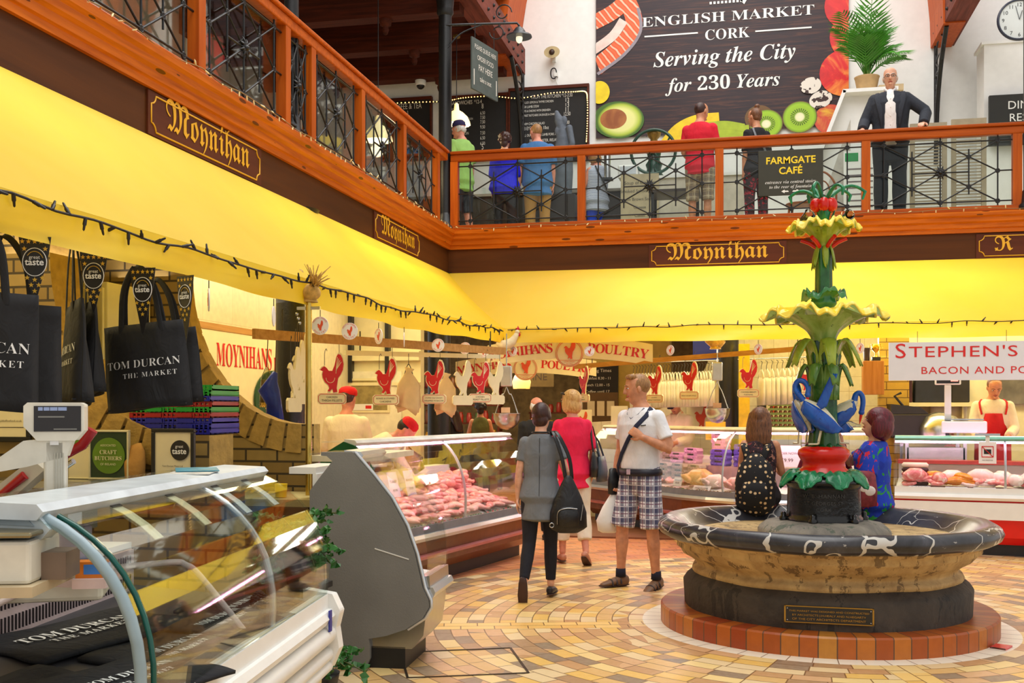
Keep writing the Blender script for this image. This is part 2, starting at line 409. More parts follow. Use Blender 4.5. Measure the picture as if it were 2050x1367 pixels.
# roof timbers
k = 0
for yb in (14.3, 15.65, 17.05):
    t_ = thing('roof_truss', 'dark timber roof truss over the left gallery, %s' % ('nearest of three', 'middle one of three', 'closest to the menu boards')[k], 'roof truss', (-6, yb, 7.0), group='roof trusses'); k += 1
    MB().box(-2.2, 2.2, -.12, .12, 0, .42).build('tie_beam', beam, t_)
    for xx in (-.7, 1.1):
        MB().lathe([(0, -.22), (.03, -.2), (.05, -.14), (.035, -.1), (.08, -.08), (.09, 0)], 10, (xx, 0, 0)).build('drop_finial', beam, t_)
        MB().box(xx-.08, xx+.08, -.08, .08, .42, 1.0).build('king_post', beam, t_)
    MB().bar((-2, 0, .4), (0, 0, 1.0), .12, .16).bar((2, 0, .4), (.6, 0, 1.0), .12, .16).build('rafter', beam, t_)
bolt = mat('iron_bolt', (30, 28, 28), .5)
for X0, lab in ((-3.72, 'long reddish timber roof beam with iron bolts on the left of the hall'), (2.98, 'long reddish timber roof beam with iron bolts near the clock')):
    t_ = thing('roof_beam', lab, 'roof beam', (X0, 3, 7.12))
    MB().box(-.16, .16, 0, 14.5, 0, .42).build('beam', beam_y, t_)
    b = MB()
    for j in range(34):
        for zz in (.12, .3):
            for sx in (-1, 1): b.ell((sx*.165, 3+j*.34, zz), .028, 6, 4)
    b.build('bolts', bolt, t_, kind='stuff')
def arch(name, x0, x1, z0, lab):
    mb = MB(); n = 18; po = []; pi_ = []
    for i in range(n+1):
        a = pi/2*i/n
        po.append((x0+(0-x0)*0+(1-cos(a))*(-.4-x0), z0+5.0*sin(a))); 
        pi_.append((x0+(.3 if x0 < 0 else -.3)+(1-cos(a))*(-.4-x0)*.93, z0+4.6*sin(a)))
    mb.prism(po+pi_[::-1], BACK-1.1, BACK-.01)
    tag(mb.build(name, wood('arch_boards', (176, 72, 20), (206, 98, 34), 'z', .5, False), fix=True), lab, 'arch')
arch('roof_arch', -3.95, -.4, 7.1, 'curved orange timber arch rib to the left of the banner')
arch('roof_arch', 3.1, -.4, 7.1, 'curved orange timber arch rib to the right of the palm')
# iron columns
def column(x, y, z0, z1, r, lab):
    t_ = thing('iron_column', lab, 'column', (x, y, z0))
    h = z1-z0
    MB().lathe([(r, 0), (r, h)], 20).build('shaft', iron, t_)
    MB().lathe([(r*1.7, 0), (r*1.7, .06), (r*1.35, .09), (r*1.2, .22), (r, .25)], 20).build('base', iron, t_)
    MB().lathe([(r, h-.4), (r*1.3, h-.36), (r*1.25, h-.3), (r*1.5, h-.1), (r*2, h)], 20).build('capital', iron, t_)
column(FX-.09, 8.75, GZ, 7.1, .062, 'black iron column rising through the left balcony railing')
column(FX-.06, FY+.06, GZ, 7.1, .085, 'black iron column at the corner of the two balcony railings')
column(3.27, FY, GZ, 7.1, .085, 'black iron column at the far right end of the balcony')
column(-3.98, 9.0, 0, 3.34, .13, 'black column behind the brass pole with the hanging white shapes')
column(-3.95, 13.7, 0, 3.34, .15, 'black column behind the hanging paper carrier bags')
column(-.2, 14.5, 0, 3.34, .13, 'black column behind the steel scale bowl at the poultry counter')
# ornate iron brackets under the long beams
for X0, sg, lab in ((-3.58, 1, 'lacy black iron bracket beside the hanging slate sign'), (2.86, -1, 'lacy black iron bracket near the right-hand roof beam')):
    t_ = thing('iron_bracket', lab, 'bracket', (X0, BACK-.1, 5.3))
    p = [(0, -.05*sin(i/10*pi)-.9*(i/10)**3, i*.18) for i in range(11)]
    MB().tube(p, .035, 6).tube([(0, .0, 0), (0, 0, 1.8)], .03, 6).build('frame', iron, t_)
    b = MB()
    for i in range(2, 10):
        rr = .45*(i/10)**3+.02; zz = i*.18; b.tube([(0, -rr+rr*cos(a), zz+rr*.6*sin(a)) for a in [2*pi*j/12 for j in range(13)]], .014, 5)
    b.build('scrollwork', iron, t_)

# ---------------------------------------------------------------- balcony railings
pane = glass('railing_glass', (238, 242, 240), .05)
HT = 4.905; ZB = 3.945; ZT = HT-.13
def lattice(w, parent, x0):
    """one iron lattice panel, width w, in the local x-z plane"""
    mb = MB(); zs = [ZB+.06+(ZT-ZB-.12)*i/4 for i in range(5)]; xs = [x0+w*(.10+.8*i/4) for i in range(5)]
    R = .009
    def rod(a, b): mb.tube([(a[0], 0, a[1]), (b[0], 0, b[1])], R, 6)
    def ring(i, j): mb.tube([(xs[i]+.022*cos(a), 0, zs[j]+.022*sin(a)) for a in [2*pi*k/10 for k in range(10)]], .009, 5, closed=True)
    for i in (0, 2, 4): rod((xs[i], ZB), (xs[i], ZT))
    for i in (1, 3): rod((xs[i], zs[1]-.09), (xs[i], zs[3]+.09))
    rod((x0, zs[4]), (x0+w, zs[4])); rod((x0, zs[0]), (x0+w, zs[0])); rod((x0, zs[2]), (xs[0], zs[2])); rod((xs[1], zs[2]), (xs[3], zs[2])); rod((xs[4], zs[2]), (x0+w, zs[2]))
    for (i, j), (k, l) in (((0, 4), (2, 2)), ((2, 2), (4, 0)), ((0, 0), (2, 2)), ((2, 2), (4, 4)), ((0, 2), (2, 4)), ((2, 4), (4, 2)), ((0, 2), (2, 0)), ((2, 0), (4, 2))):
        rod((xs[i], zs[j]), (xs[k], zs[l]))
    for i, j in ((0, 0), (0, 2), (0, 4), (2, 0), (2, 4), (4, 0), (4, 2), (4, 4), (1, 1), (1, 3), (3, 1), (3, 3)): ring(i, j)
    p = mb.build('lattice_panel', iron, parent)
    st = MB(); c = (xs[2], zs[2])
    for k in range(16):
        a = 2*pi*k/16; rr = .085 if k % 2 else .06
        st.loft([(c[0], -.012, c[1]), (c[0]+rr*.6*cos(a), -.02, c[1]+rr*.6*sin(a)), (c[0]+rr*cos(a), -.005, c[1]+rr*sin(a))], [(.014, .01), (.012, .008), (.003, .003)], 6)
    st.ell((c[0], -.02, c[1]), .025, 8, 6)
    st.build('rosette', iron, p)
def railing(name, lab, loc, rotz, x0, x1, posts, rm, group=None):
    t_ = thing(name, lab, 'railing', loc, rotz)
    MB().box(x0, x1, -.075, .075, HT-.04, HT).box(x0, x1, -.05, .05, HT-.13, HT-.04).build('handrail', rm, t_, bevel=.012)
    MB().box(x0, x1, -.05, .05, GZ+.01, ZB).build('bottom_rail', rm, t_, bevel=.008)
    for p in posts: MB().box(p-.05, p+.05, -.045, .045, ZB, HT-.13).build('post', pine_z, t_)
    for a, b in zip(posts[:-1], posts[1:]):
        if b-a > .5:
            lattice(b-a-.1, t_, a+.05)
            MB().box(a+.05, b-.05, .055, .06, ZB, HT-.13).build('glass_pane', pane, t_)
railing('balcony_railing', 'orange wooden railing with black iron lattice along the far balcony', (0, FY+.03, 0), 0, -3.74, 3.2, [-3.69, -2.02, -.30, 1.43, 3.12], rail_x)
railing('balcony_railing', 'orange wooden railing with black iron lattice along the left balcony', (FX-.03, 0, 0), pi/2, 2.2, 13.42, [2.66, 4.1, 5.54, 6.98, 8.45, 9.0, 10.28, 11.64, 13.02], rail_y)

# ---------------------------------------------------------------- awnings
def awn_mat():
    t = NT('yellow_awning_fabric'); n = t.noise(t.co(), 1.3, 3)
    c = t.ramp(n, [(.3, (254, 214, 22)), (.7, (255, 224, 40))])
    t.t.nodes.remove(t.b); d = t.N('ShaderNodeBsdfDiffuse'); tr = t.N('ShaderNodeBsdfTranslucent'); mx = t.N('ShaderNodeMixShader')
    gl = t.N('ShaderNodeBsdfGlossy'); gl.inputs['Roughness'].default_value = .5; m2 = t.N('ShaderNodeMixShader'); m2.inputs[0].default_value = .10
    mx.inputs[0].default_value = .42; t.L(c, d.inputs[0]); t.L(c, tr.inputs[0]); t.L(d.outputs[0], mx.inputs[1]); t.L(tr.outputs[0], mx.inputs[2])
    t.L(mx.outputs[0], m2.inputs[1]); t.L(gl.outputs[0], m2.inputs[2]); t.L(m2.outputs[0], t.out.inputs[0])
    bp = t.N('ShaderNodeBump'); bp.inputs['Strength'].default_value = .25; bp.inputs['Distance'].default_value = .05
    t.L(t.noise(t.mapn(t.co(), (1, 1, 1)), 2.2, 3), bp.inputs['Height']); t.L(bp.outputs[0], d.inputs['Normal']); t.L(bp.outputs[0], gl.inputs['Normal'])
    return t.mat
AW = awn_mat()
def edge_z(y): return 2.41+(.115*(y-8.5)/4.05 if y > 8.5 else 0)
def wob(s): return .012*sin(s*2.1)+.008*sin(s*5.3+1)
t_ = thing('awning', 'long yellow fabric awning over the stalls on the left', 'awning', (FX, 5, 3.3))
def fl(u, v):
    y = -1+u*13.55; ye = -1+u*13.55
    yy = y if y < AY else AY
    # the hip: top edge runs to the corner, bottom edge stops at the awning corner
    yt = -1+u*(FY+1); yb = -1+u*(AY+1); x = FX+.01+(AX-FX-.01)*v; yy = yt+(yb-yt)*v
    z = 3.325+(edge_z(yb)-3.325)*v-.05*sin(pi*v)
    return (x-FX, yy-5, z-3.3)
MB().grid(60, 10, fl).build('canopy', AW, t_)
MB().grid(120, 4, lambda u, v: (AX-FX+wob(u*13+v)*v*1.6+.004, -1+u*(AY+1)-5, edge_z(-1+u*(AY+1))-.175*v-3.3+.006*sin(u*60)*v)).build('valance', AW, t_)
t_ = thing('awning', 'yellow fabric awning over the far stalls below the balcony', 'awning', (0, FY, 3.3))
def ff(u, v):
    xt = FX+u*(7.8-FX); xb = AX+u*(7.8-AX); x = xt+(xb-xt)*v; y = FY-.01+(AY-FY+.01)*v
    return (x, y-FY, 3.325+(2.52-3.325)*v-.05*sin(pi*v)-3.3)
MB().grid(50, 10, ff).build('canopy', AW, t_)
MB().grid(110, 4, lambda u, v: (AX+u*(7.8-AX), AY-FY-wob(u*11+v)*v*1.6-.004, 2.525-.18*v-3.3+.005*sin(u*50)*v)).build('valance', AW, t_)

# ---------------------------------------------------------------- stall walls below the galleries
def scoopwall(name, Y, th, xl, xe, xr, zt, zl, m, lab, red=None):
    """brick partition: full height left of xl, a concave scoop down to a low end at xr"""
    mb = MB(); pts = [(-5.2, 0), (xr, 0), (xr, zl)]
    n = 16
    for i in range(n+1):
        a = pi/2*i/n; pts.append((xe-(xe-xl)*sin(a), zt-(zt-zl)*cos(a)))
    pts += [(xl, 3.34), (-5.2, 3.34)]
    o = mb.prism(pts, Y, Y+th, side=1).build(name, m, fix=True)
    return struct(o)
brickf = brickmat('buff_brick', (166, 138, 78), (142, 114, 60), (44, 34, 22), .235, .085, .008, 'xz')
bricks = mat('buff_brick_edge', (172, 138, 70), .8, amt=.2, sc=14, bump=.5)
# the second material is the sawn top course seen edge on
def soldier(wall, cx, cz, rx, rz, Y0, Y1, a0, a1, n):
    b = MB()
    for i in range(n):
        a, c = a0+(a1-a0)*i/n+.012, a0+(a1-a0)*(i+1)/n-.012
        P = lambda q, k: (cx-(rx+k)*sin(q), cz-(rz+k)*cos(q))
        b.prism([P(a, 0), P(c, 0), P(c, .2), P(a, .2)], Y0, Y1)
    b.build('soldier_course', bricks, wall, bevel=.006, fix=True)
w_ = scoopwall('wall_1', 5.75, .3, -4.10, -3.22, -3.05, 2.5, 1.40, [brickf, bricks], '')
soldier(w_, -3.22, 2.5, .88, 1.10, 5.735, 6.07, .0, 1.25, 9)
w_ = scoopwall('wall_2', 6.95, .11, -3.87, -2.98, -2.90, 2.5, 1.45, [brickf, bricks], '')
soldier(w_, -2.98, 2.5, .89, 1.05, 6.935, 7.07, .0, 1.3, 10)
# the stall walls
tile = brickmat('cream_tile', (236, 226, 186), (230, 220, 176), (200, 186, 140), .2, .2, .004, 'xz', .25, .15)
tile.node_tree.nodes['Brick Texture'].offset = 0
tiley = brickmat('cream_panel', (238, 228, 190), (234, 222, 180), (214, 200, 156), .6, 1.2, .004, 'yz', .35, .1)
struct(MB().box(-5.2, -5.0, -2, 13.3, 0, 3.34).build('wall_3', tiley))
struct(MB().box(-5.2, -4.05, 13.2, 13.35, 0, 3.34).build('wall_4', cream))
# tiled wall with a scooped left edge behind the poultry counter
pts = [(.62, 0), (.62, 3.34), (-.38, 3.34), (-.42, 2.6)]
for i in range(13):
    a = pi/2*i/12; pts.append((-2.0+1.55*cos(a), 2.5-1.12*sin(a)))
pts += [(-2.4, 1.36), (-2.4, 0)]
struct(MB().prism(pts, 15.3, 15.45).build('wall_5', tile, fix=True))
struct(MB().box(.62, 2.0, 15.3, 15.45, 0, 3.34).build('wall_6', tile))
slat = brickmat('yellow_brick', (226, 190, 70), (214, 172, 58), (120, 90, 30), .5, .1, .006, 'xz', .6)
struct(MB().box(1.66, 2.02, 14.2, 14.35, 0, 3.34).build('wall_7', slat))
struct(MB().box(2.0, 7.5, 15.0, 15.15, 0, 3.34).build('wall_8', cream))
struct(MB().box(-9, 8, 23.5, 23.7, 0, 3.34).build('wall_9', mat('dark_shop_wall', (120, 102, 60), .8, amt=.3)))
struct(MB().box(-2.55, -1.15, 17.4, 17.6, 0, 3.34).build('wall_10', mat('ochre_wall', (190, 164, 84), .7)))
struct(MB().box(-8.9, 6, 17.6, 23.5, 3.3, 3.36).build('ceiling_passage', mat('passage_ceiling', (150, 134, 92), .8)))
# serving shelf under the brick stalls
struct(MB().box(-2.3, 8, 12.9, 15.3, 0, .02).build('floor_stall', mat('stall_floor', (120, 70, 40), .6)))

# ---------------------------------------------------------------- counters
steel = mat('brushed_steel', (190, 192, 194), .25, 1, amt=.08)
silver = mat('silver_trim', (206, 210, 214), .28, .7, amt=.05)
whitep = mat('white_plastic', (236, 236, 232), .35, amt=.03)
greyp = mat('grey_plastic', (150, 156, 160), .4, amt=.05)
cglass = glass('counter_glass', (250, 253, 252), .028); nglass = glass('near_counter_glass', (248, 252, 250), .042)
eglass = glass('glass_edge', (120, 190, 180), .1)
brownp = mat('brown_laminate', (112, 62, 34), .25, amt=.15)
def emis(name, col, s):
    t = NT(name); t.fin(lin((240, 240, 240)), .5); t.b.inputs['Emission Color'].default_value = lin(col); t.b.inputs['Emission Strength'].default_value = s
    return t.mat
pinktube = emis('pink_tube', (255, 165, 215), 20)
def garc(sb, z0, z1, bulge=.03, n=10, a1=1.2):
    r = []
    for i in range(n+1):
        a = a1*i/n
        r.append((-sb*(1-cos(a))/(1-cos(a1))+bulge*sin(pi*i/n), z0+(z1-z0)*sin(a)/sin(a1)))
    return r
class Counter: pass
def counter(lab, path, zr=.5, sb=.25, zt=1.29, dp=.85, body=brownp, kick=black, bump=silver, frame=greyp, deck=whitep, top=silver, tube=True, ends=(None, None), mull=(), lower=None, topd=.12, topw=.10, backz=.95, bm=None, group=None, glz=.1, name='display_counter', rise=.13, gl=None):
    P = [V((p[0], p[1], 0)) for p in path]; o = sum(P, V())/len(P); o.z = 0
    path = [(p.x-o.x, p.y-o.y) for p in P]
    t_ = thing(name, lab, 'counter', o, group=group)
    B = lambda nm, pr, m, **k: MB().sweep(path, pr, mat=0, **k).build(nm, m, t_, fix=True)
    B('plinth', [(-dp+.06, 0), (-.14, 0), (-.14, .13), (-dp+.06, .13)], kick)
    B('front_panel', [(-dp, .12), (-.10, .12), (-.03, .2), (0, zr-.03), (-dp, zr-.03)], body)
    B('bumper', [(-.02, zr-.035), (.03, zr-.03), (.045, zr), (.03, zr+.03), (-.02, zr+.035)], bump)
    if lower: B('lower_rail', [(-.02, lower-.02), (.03, lower-.015), (.035, lower+.01), (-.015, lower+.02)], mat('pink_bumper', (190, 110, 110), .3))
    z0 = zr+glz
    B('deck_frame', [(-.06, zr), (.012, zr+.02), (.008, z0), (-.06, z0-.01)], frame)
    B('deck', [(-dp+.04, zr-.02), (-.05, zr-.02), (-.05, zr+.05), (-dp+.04, zr+rise)], deck)
    g = garc(sb, z0, zt-.03); gi = [(d-.008, z) for d, z in g]
    B('front_glass', g+gi[::-1], gl or cglass, smooth=False)
    B('top_bar', [(-sb-topw, zt-.03), (-sb+.0, zt-.035), (-sb+.02, zt-.01), (-sb-.0, zt+.012), (-sb-topw, zt+.02)], top)
    B('top_shelf', [(-sb-topw-.22, zt-.012), (-sb-topw, zt-.012), (-sb-topw, zt), (-sb-topw-.22, zt)], cglass)
    B('back_worktop', [(-dp-.15, backz-.04), (-dp+.02, backz-.04), (-dp+.02, backz), (-dp-.15, backz)], bm or whitep)
    B('back_panel', [(-dp, zr-.03), (-dp+.03, zr-.03), (-dp+.03, backz-.04), (-dp, backz-.04)], bm or whitep)
    if tube: B('lamp_tube', [(-sb-.05+.012*cos(a), zt-.05+.012*sin(a)) for a in [2*pi*i/6 for i in range(6)]], pinktube, smooth=True)
    prof_end = [(-dp, zr), (0, zr), (0, z0)]+g+[(-sb-topw, zt), (-dp, backz)]
    for e, m in zip((0, -1), ends):
        if m is None: continue
        p = V(path[e]); q = V(path[1] if e == 0 else path[-2]); d = (q-p).normalized() if e == 0 else (p-q).normalized()
        nn = V((d.y, -d.x)); mb = MB()
        vs = [(p.x+nn.x*a+d.x*k, p.y+nn.y*a+d.y*k, z) for k in ((-.012, .012)) for a, z in prof_end]
        k = len(prof_end)
        mb.add(vs, [tuple(range(k)), tuple(range(2*k-1, k-1, -1))]+[((i+1) % k, i, i+k, (i+1) % k+k) for i in range(k)])
        mb.build('end_panel', m, t_, fix=True)
    c = Counter(); c.t = t_; c.P = P; c.L = [(P[i+1]-P[i]).length for i in range(len(P)-1)]; c.zr = zr; c.z0 = z0; c.sb = sb; c.dp = dp; c.zt = zt
    def at(s, d, z=None):
        s0 = s
        for i, l in enumerate(c.L):
            if s0 <= l or i == len(c.L)-1:
                u = (P[i+1]-P[i])/l; return P[i]+u*s0+V((u.y, -u.x, 0))*d+V((0, 0, (zr+.055 + (rise-.05)*(-d/dp)) if z is None else z))
            s0 -= l
    def ang(s):
        s0 = s
        for i, l in enumerate(c.L):
            if s0 <= l or i == len(c.L)-1: u = (P[i+1]-P[i]); return atan2(u.y, u.x)
            s0 -= l
    c.at = at; c.ang = ang; c.len = sum(c.L)
    for f in mull:
        q = [at(f*c.len, d, z)-o for d, z in [(d-.02, z) for d, z in g]]
        MB().tube(q, .013, 6).build('glazing_bar', silver, t_)
    return c
# near counter with the black T-shirts
nearc = counter('long chiller counter with curved glass holding black T-shirts', [(-1.707, 2.803), (-1.974, 4.893)], zr=.56, sb=.31, zt=1.262, dp=1.0, body=mat('ivory_front', (232, 212, 160), .3), kick=black, bump=whitep, frame=whitep, top=mat('pale_blue_bar', (214, 224, 230), .3), ends=(None, cglass), mull=(.62,), tube=False, topw=.2, backz=.9, gl=nglass, deck=mat('dark_deck', (58, 56, 60), .5))
# fluted ivory front of that counter
for i, (zz, rr) in enumerate(((.47, .05), (.37, .035), (.31, .03))):
    a, b = nearc.P[0]-nearc.t.location, nearc.P[1]-nearc.t.location
    MB().tube([a+V((.0, 0, zz)), b+V((0, 0, zz))], rr, 12).build('front_moulding', whitep, nearc.t)
# end cap and arched frame at the near end
p0 = nearc.P[0]-nearc.t.location
g = garc(.31, .66, 1.232)
MB().tube([(p0.x+d, p0.y, z) for d, z in g], .018, 8).build('arched_frame', mat('blue_grey_frame', (150, 172, 182), .35), nearc.t)
MB().tube([(p0.x+d+.012, p0.y+.05, z) for d, z in g], .009, 6).build('glass_edge', mat('dark_green_glass_edge', (20, 90, 80), .1), nearc.t)
MB().prism([(p0.x-.62, 1.27), (p0.x-.34, 1.27), (p0.x-.27, 1.2), (p0.x-.30, 1.17), (p0.x-.62, 1.19)], p0.y-.03, p0.y+.02).build('end_cap', mat('blue_grey_cap', (196, 210, 218), .35), nearc.t, bevel=.008, fix=True)
MB().prism([(p0.x-.60, 1.255), (p0.x-.37, 1.255), (p0.x-.32, 1.21), (p0.x-.60, 1.215)], p0.y-.034, p0.y-.028).build('cap_recess', mat('cap_recess', (160, 176, 186), .4), nearc.t, fix=True)
p1 = nearc.P[1]-nearc.t.location
MB().prism([(p1.x-.12, .3), (p1.x+.02, .3), (p1.x+.065, .4), (p1.x+.05, .5), (p1.x+.07, .58), (p1.x+.03, .66), (p1.x-.12, .68)], p1.y-.01, p1.y+.05).build('end_trim', whitep, nearc.t, bevel=.01, fix=True)
MB().box(p1.x+.055, p1.x+.062, p1.y-.12, p1.y-.09, .5, .6).build('badge', mat('blue_badge', (40, 50, 150), .4), nearc.t)
# vent grille at the back
gr = MB(); mt = mat('pink_white_grille', (226, 200, 200), .4)
ax = (p1-p0).normalized(); nx = V((ax.y, -ax.x, 0))
b0 = p0+nx*-.93
MB().bar(b0+V((0, 0, .78)), b0+ax*2.0+V((0, 0, .78)), .02, .2).build('vent_panel', mt, nearc.t)
for i in range(78):
    q = b0+ax*(.03+i*.025)+nx*.012
    for zz in (.735, .825): gr.bar(q+V((0, 0, zz-.03)), q+V((0, 0, zz+.03)), .009, .004, up=(0, 1, 0))
gr.build('vent_slots', mat('slot_dark', (50, 40, 42), .8), nearc.t, kind='stuff')

# short counter with the grey end panel
gd = V((-.047, .999, 0)); g0 = V((-1.841, 6.149, 0)); g1 = g0+gd*.5
greyc = counter('short empty chiller counter with a worn grey end panel', [(g0.x, g0.y), (g1.x, g1.y)], zr=.46, sb=.42, zt=1.285, dp=.72, tube=False, body=steel, frame=steel, backz=1.2)
PP = [(624, 906), (690, 905), (700, 916), (732, 952), (768, 996), (800, 1052), (820, 1108), (836, 1176), (848, 1200), (849, 1214), (836, 1236), (800, 1260), (760, 1274), (724, 1281), (727, 1296), (727, 1320), (718, 1341), (600, 1341), (600, 985), (616, 964), (648, 924), (636, 914), (624, 913)]
poly = [((x-848)/336+.01, 1.55-(y-820)/336) for x, y in PP]
greym = mat('worn_grey_panel', (122, 122, 120), .55, amt=.1, sc=3, bump=.15, bsc=120)
th_ = atan2(-gd.x, gd.y)
M_ = Matrix.Translation((g0-greyc.t.location)) @ Matrix.Rotation(th_, 4, 'Z')
MB().prism(poly, -.03, 0, M=M_).build('end_panel', greym, greyc.t, fix=True)
MB().tube([M_ @ V((x+.012, -.015, z)) for x, z in poly[1:12]], .012, 6).build('edge_trim', silver, greyc.t)
MB().box(-.74, -.30, .02, .5, 0, .2, M=M_).build('base', mat('beige_base', (206, 170, 120), .5), greyc.t)
MB().bar(M_ @ V((-.32, -.031, .72)), M_ @ V((-.11, -.031, .66)), .004, .006).build('scratch', whitep, greyc.t)
# beige work surface behind it
t_ = thing('work_table', 'beige topped work table between the grey end panel and the meat counter', 'table', (-2.68, 7.3, 0))
MB().box(-.19, .2, -.5, .6, 1.2, 1.24).build('table_top', mat('beige_top', (216, 204, 176), .4), t_)
for sx in (-.16, .0):
    for sy in (-.45, .1): MB().box(sx-.02, sx+.02, sy-.02, sy+.02, 0, 1.2).build('leg', steel, t_)

meatc = counter('meat counter glowing pink under its curved glass', [(-2.84, 8.185), (-2.208, 11.186)], zr=.45, lower=.28, mull=(.5,), ends=(mat('green_end_panel', (16, 92, 58), .35), cglass), frame=mat('slate_frame', (120, 122, 128), .35), top=mat('white_bar', (226, 230, 232), .3), dp=1.0, rise=.36)
farc = counter('poultry counter curving round the corner below the far awning', [(-2.13, 14.73), (-1.5, 13.98), (-1.05, 13.44), (-.74, 13.05), (-.42, 12.76), (-.1, 12.55), (.3, 12.45), (1.35, 12.42)], zr=.5, lower=.3, zt=1.325, sb=.28, mull=(.63, .86), frame=mat('slate_frame', (120, 122, 128), .35), top=mat('cream_bar', (232, 226, 190), .3), ends=(cglass, cglass), dp=1.0, rise=.2)
redf = mat('red_front', (226, 10, 10), .3, amt=.04)
bacon = counter('bacon counter with red front and flat glass by the fountain', [(1.6, 12.3), (4.6, 11.78)], zr=.62, sb=.1, zt=1.25, body=redf, bump=whitep, frame=whitep, top=mat('glass_green_edge', (120, 190, 170), .15), topw=.02, ends=(cglass, None), mull=(.36,), dp=1.1, tube=True)
B_ = MB().sweep([(1.6-bacon.t.location.x, 12.3-bacon.t.location.y), (4.6-bacon.t.location.x, 11.78-bacon.t.location.y)], [(-.03, .39), (.03, .39), (.03, .57), (-.03, .57)]).build('white_fascia', whitep, bacon.t, fix=True)
MB().sweep([(1.6-bacon.t.location.x, 12.3-bacon.t.location.y), (4.6-bacon.t.location.x, 11.78-bacon.t.location.y)], [(-1.1, .93), (-.8, .93), (-.8, .97), (-1.1, .97)]).build('red_worktop', mat('red_worktop', (170, 52, 44), .35), bacon.t, fix=True)

# ---------------------------------------------------------------- the fountain
def marble():
    t = NT('dark_veined_marble'); v = t.co(); n = t.noise(v, 3, 6, .6, .8)
    c = t.ramp(n, [(.3, (32, 32, 35)), (.55, (60, 60, 66)), (.75, (96, 96, 104))])
    d = t.vor(t.mapn(t.N('ShaderNodeVectorMath', operation='ADD').outputs[0], (1, 1, 1)), 2.2, 'DISTANCE_TO_EDGE')
    vm = [n_ for n_ in t.t.nodes if n_.type == 'VECT_MATH'][0]; t.L(v, vm.inputs[0])
    nz = t.N('ShaderNodeTexNoise'); nz.inputs['Scale'].default_value = 4; t.L(v, nz.inputs['Vector']); sc = t.N('ShaderNodeVectorMath', operation='SCALE'); sc.inputs['Scale'].default_value = .45
    t.L(nz.outputs[1], sc.inputs[0]); t.L(sc.outputs[0], vm.inputs[1])
    vein = t.ma('LESS_THAN', d, t.ma('MULTIPLY', t.ma('POWER', t.noise(v, 2.5, 2), 3.0), .16))
    c = t.mix(t.ma('MULTIPLY', vein, .85), c, lin((212, 208, 200)))
    chips = t.ma('GREATER_THAN', t.noise(t.mapn(v, (1, 1, 2.5)), 9, 5, .7), .66); c = t.mix(t.ma('MULTIPLY', chips, .6), c, lin((196, 192, 186)))
    t.bump(n, .2, .01); return t.fin(c, .28)
def stone(name, a, b, dark):
    t = NT(name); v = t.co(); n = t.noise(v, 4, 6, .65, .4); c = t.ramp(n, [(.3, a), (.65, b)])
    st = t.noise(t.mapn(v, (5, 5, 1.0)), 2.2, 6, .7); c = t.mix(t.ma('MULTIPLY', t.ma('GREATER_THAN', st, .57), .7), c, lin(dark))
    t.bump(t.noise(v, 22, 6), .6, .012); return t.fin(c, .7)
def paint(name, c1, c2, sc=8, rough=.22, worn=None):
    t = NT(name); v = t.co(); n = t.noise(t.mapn(v, (1, 1, .6)), sc, 5, .6, .5); c = t.ramp(n, [(.32, c1), (.68, c2)])
    if worn: c = t.mix(t.ma('MULTIPLY', t.ma('GREATER_THAN', t.noise(v, 24, 5, .7), .64), .8), c, lin(worn))
    t.bump(n, .25, .006); return t.fin(c, rough)
marb = marble(); limest = stone('weathered_limestone', (150, 118, 74), (206, 176, 122), (82, 60, 36)); darkst = stone('dark_stone', (44, 38, 34), (76, 66, 56), (28, 25, 24))
gdark = paint('dark_green_paint', (16, 62, 30), (44, 110, 48), 10, worn=(20, 40, 20)); gyel = paint('yellow_green_paint', (120, 150, 40), (182, 200, 70), 7, worn=(90, 120, 40))
glight = paint('pale_green_paint', (140, 172, 84), (178, 204, 122), 9, worn=(70, 100, 50))
yrim = paint('yellow_rim_paint', (250, 214, 20), (255, 240, 120), 8); redp = paint('red_gloss_paint', (196, 14, 8), (228, 36, 16), 5)
leafg = paint('leaf_green_paint', (14, 96, 62), (40, 148, 96), 14, worn=(90, 180, 130)); bluep = paint('heron_blue_paint', (14, 66, 160), (30, 100, 196), 12, worn=(16, 34, 70))
creamp = paint('heron_cream_paint', (206, 196, 160), (232, 224, 196), 12, worn=(150, 130, 90)); blackg = mat('black_gloss_iron', (16, 16, 18), .22, amt=.3, bump=.3, bsc=40)
t_ = F_ = thing('fountain', 'cast iron lotus fountain with blue herons in a round marble basin', 'fountain', FC)
# brick step
hb = .135
def stepmat(name, top):
    t = NT(name); x, y, z = t.xyz(t.co()); a = t.ma('MULTIPLY', t.ma('ADD', t.ma('DIVIDE', t.ma('ARCTAN2', y, x), 2*pi), .5), 64)
    wn = t.N('ShaderNodeTexWhiteNoise'); wn.noise_dimensions = '1D'; t.L(t.ma('FLOOR', a), wn.inputs['W'])
    c = t.ramp(wn.outputs[0], [(0, (176, 84, 26)), (.3, (190, 98, 30)), (.55, (164, 66, 24)), (.75, (200, 118, 40)), (.93, (206, 140, 52))], 'CONSTANT')
    f = t.ma('FRACT', a); e = t.ma('LESS_THAN', t.ma('MINIMUM', f, t.ma('SUBTRACT', 1.0, f)), .035)
    c = t.mix(t.ma('MULTIPLY', t.noise(t.co(), 18, 4), .4), c, lin((120, 50, 20)))
    c = t.mix(e, c, lin((96, 66, 44))); t.bump(e, -.5, .004); return t.fin(c, .4)
MB().lathe([(1.175, 0), (1.175, hb-.012), (1.163, hb), (.95, hb), (.9, hb)], 96, smooth=False).build('brick_step', stepmat('orange_brick_step', 0), t_)
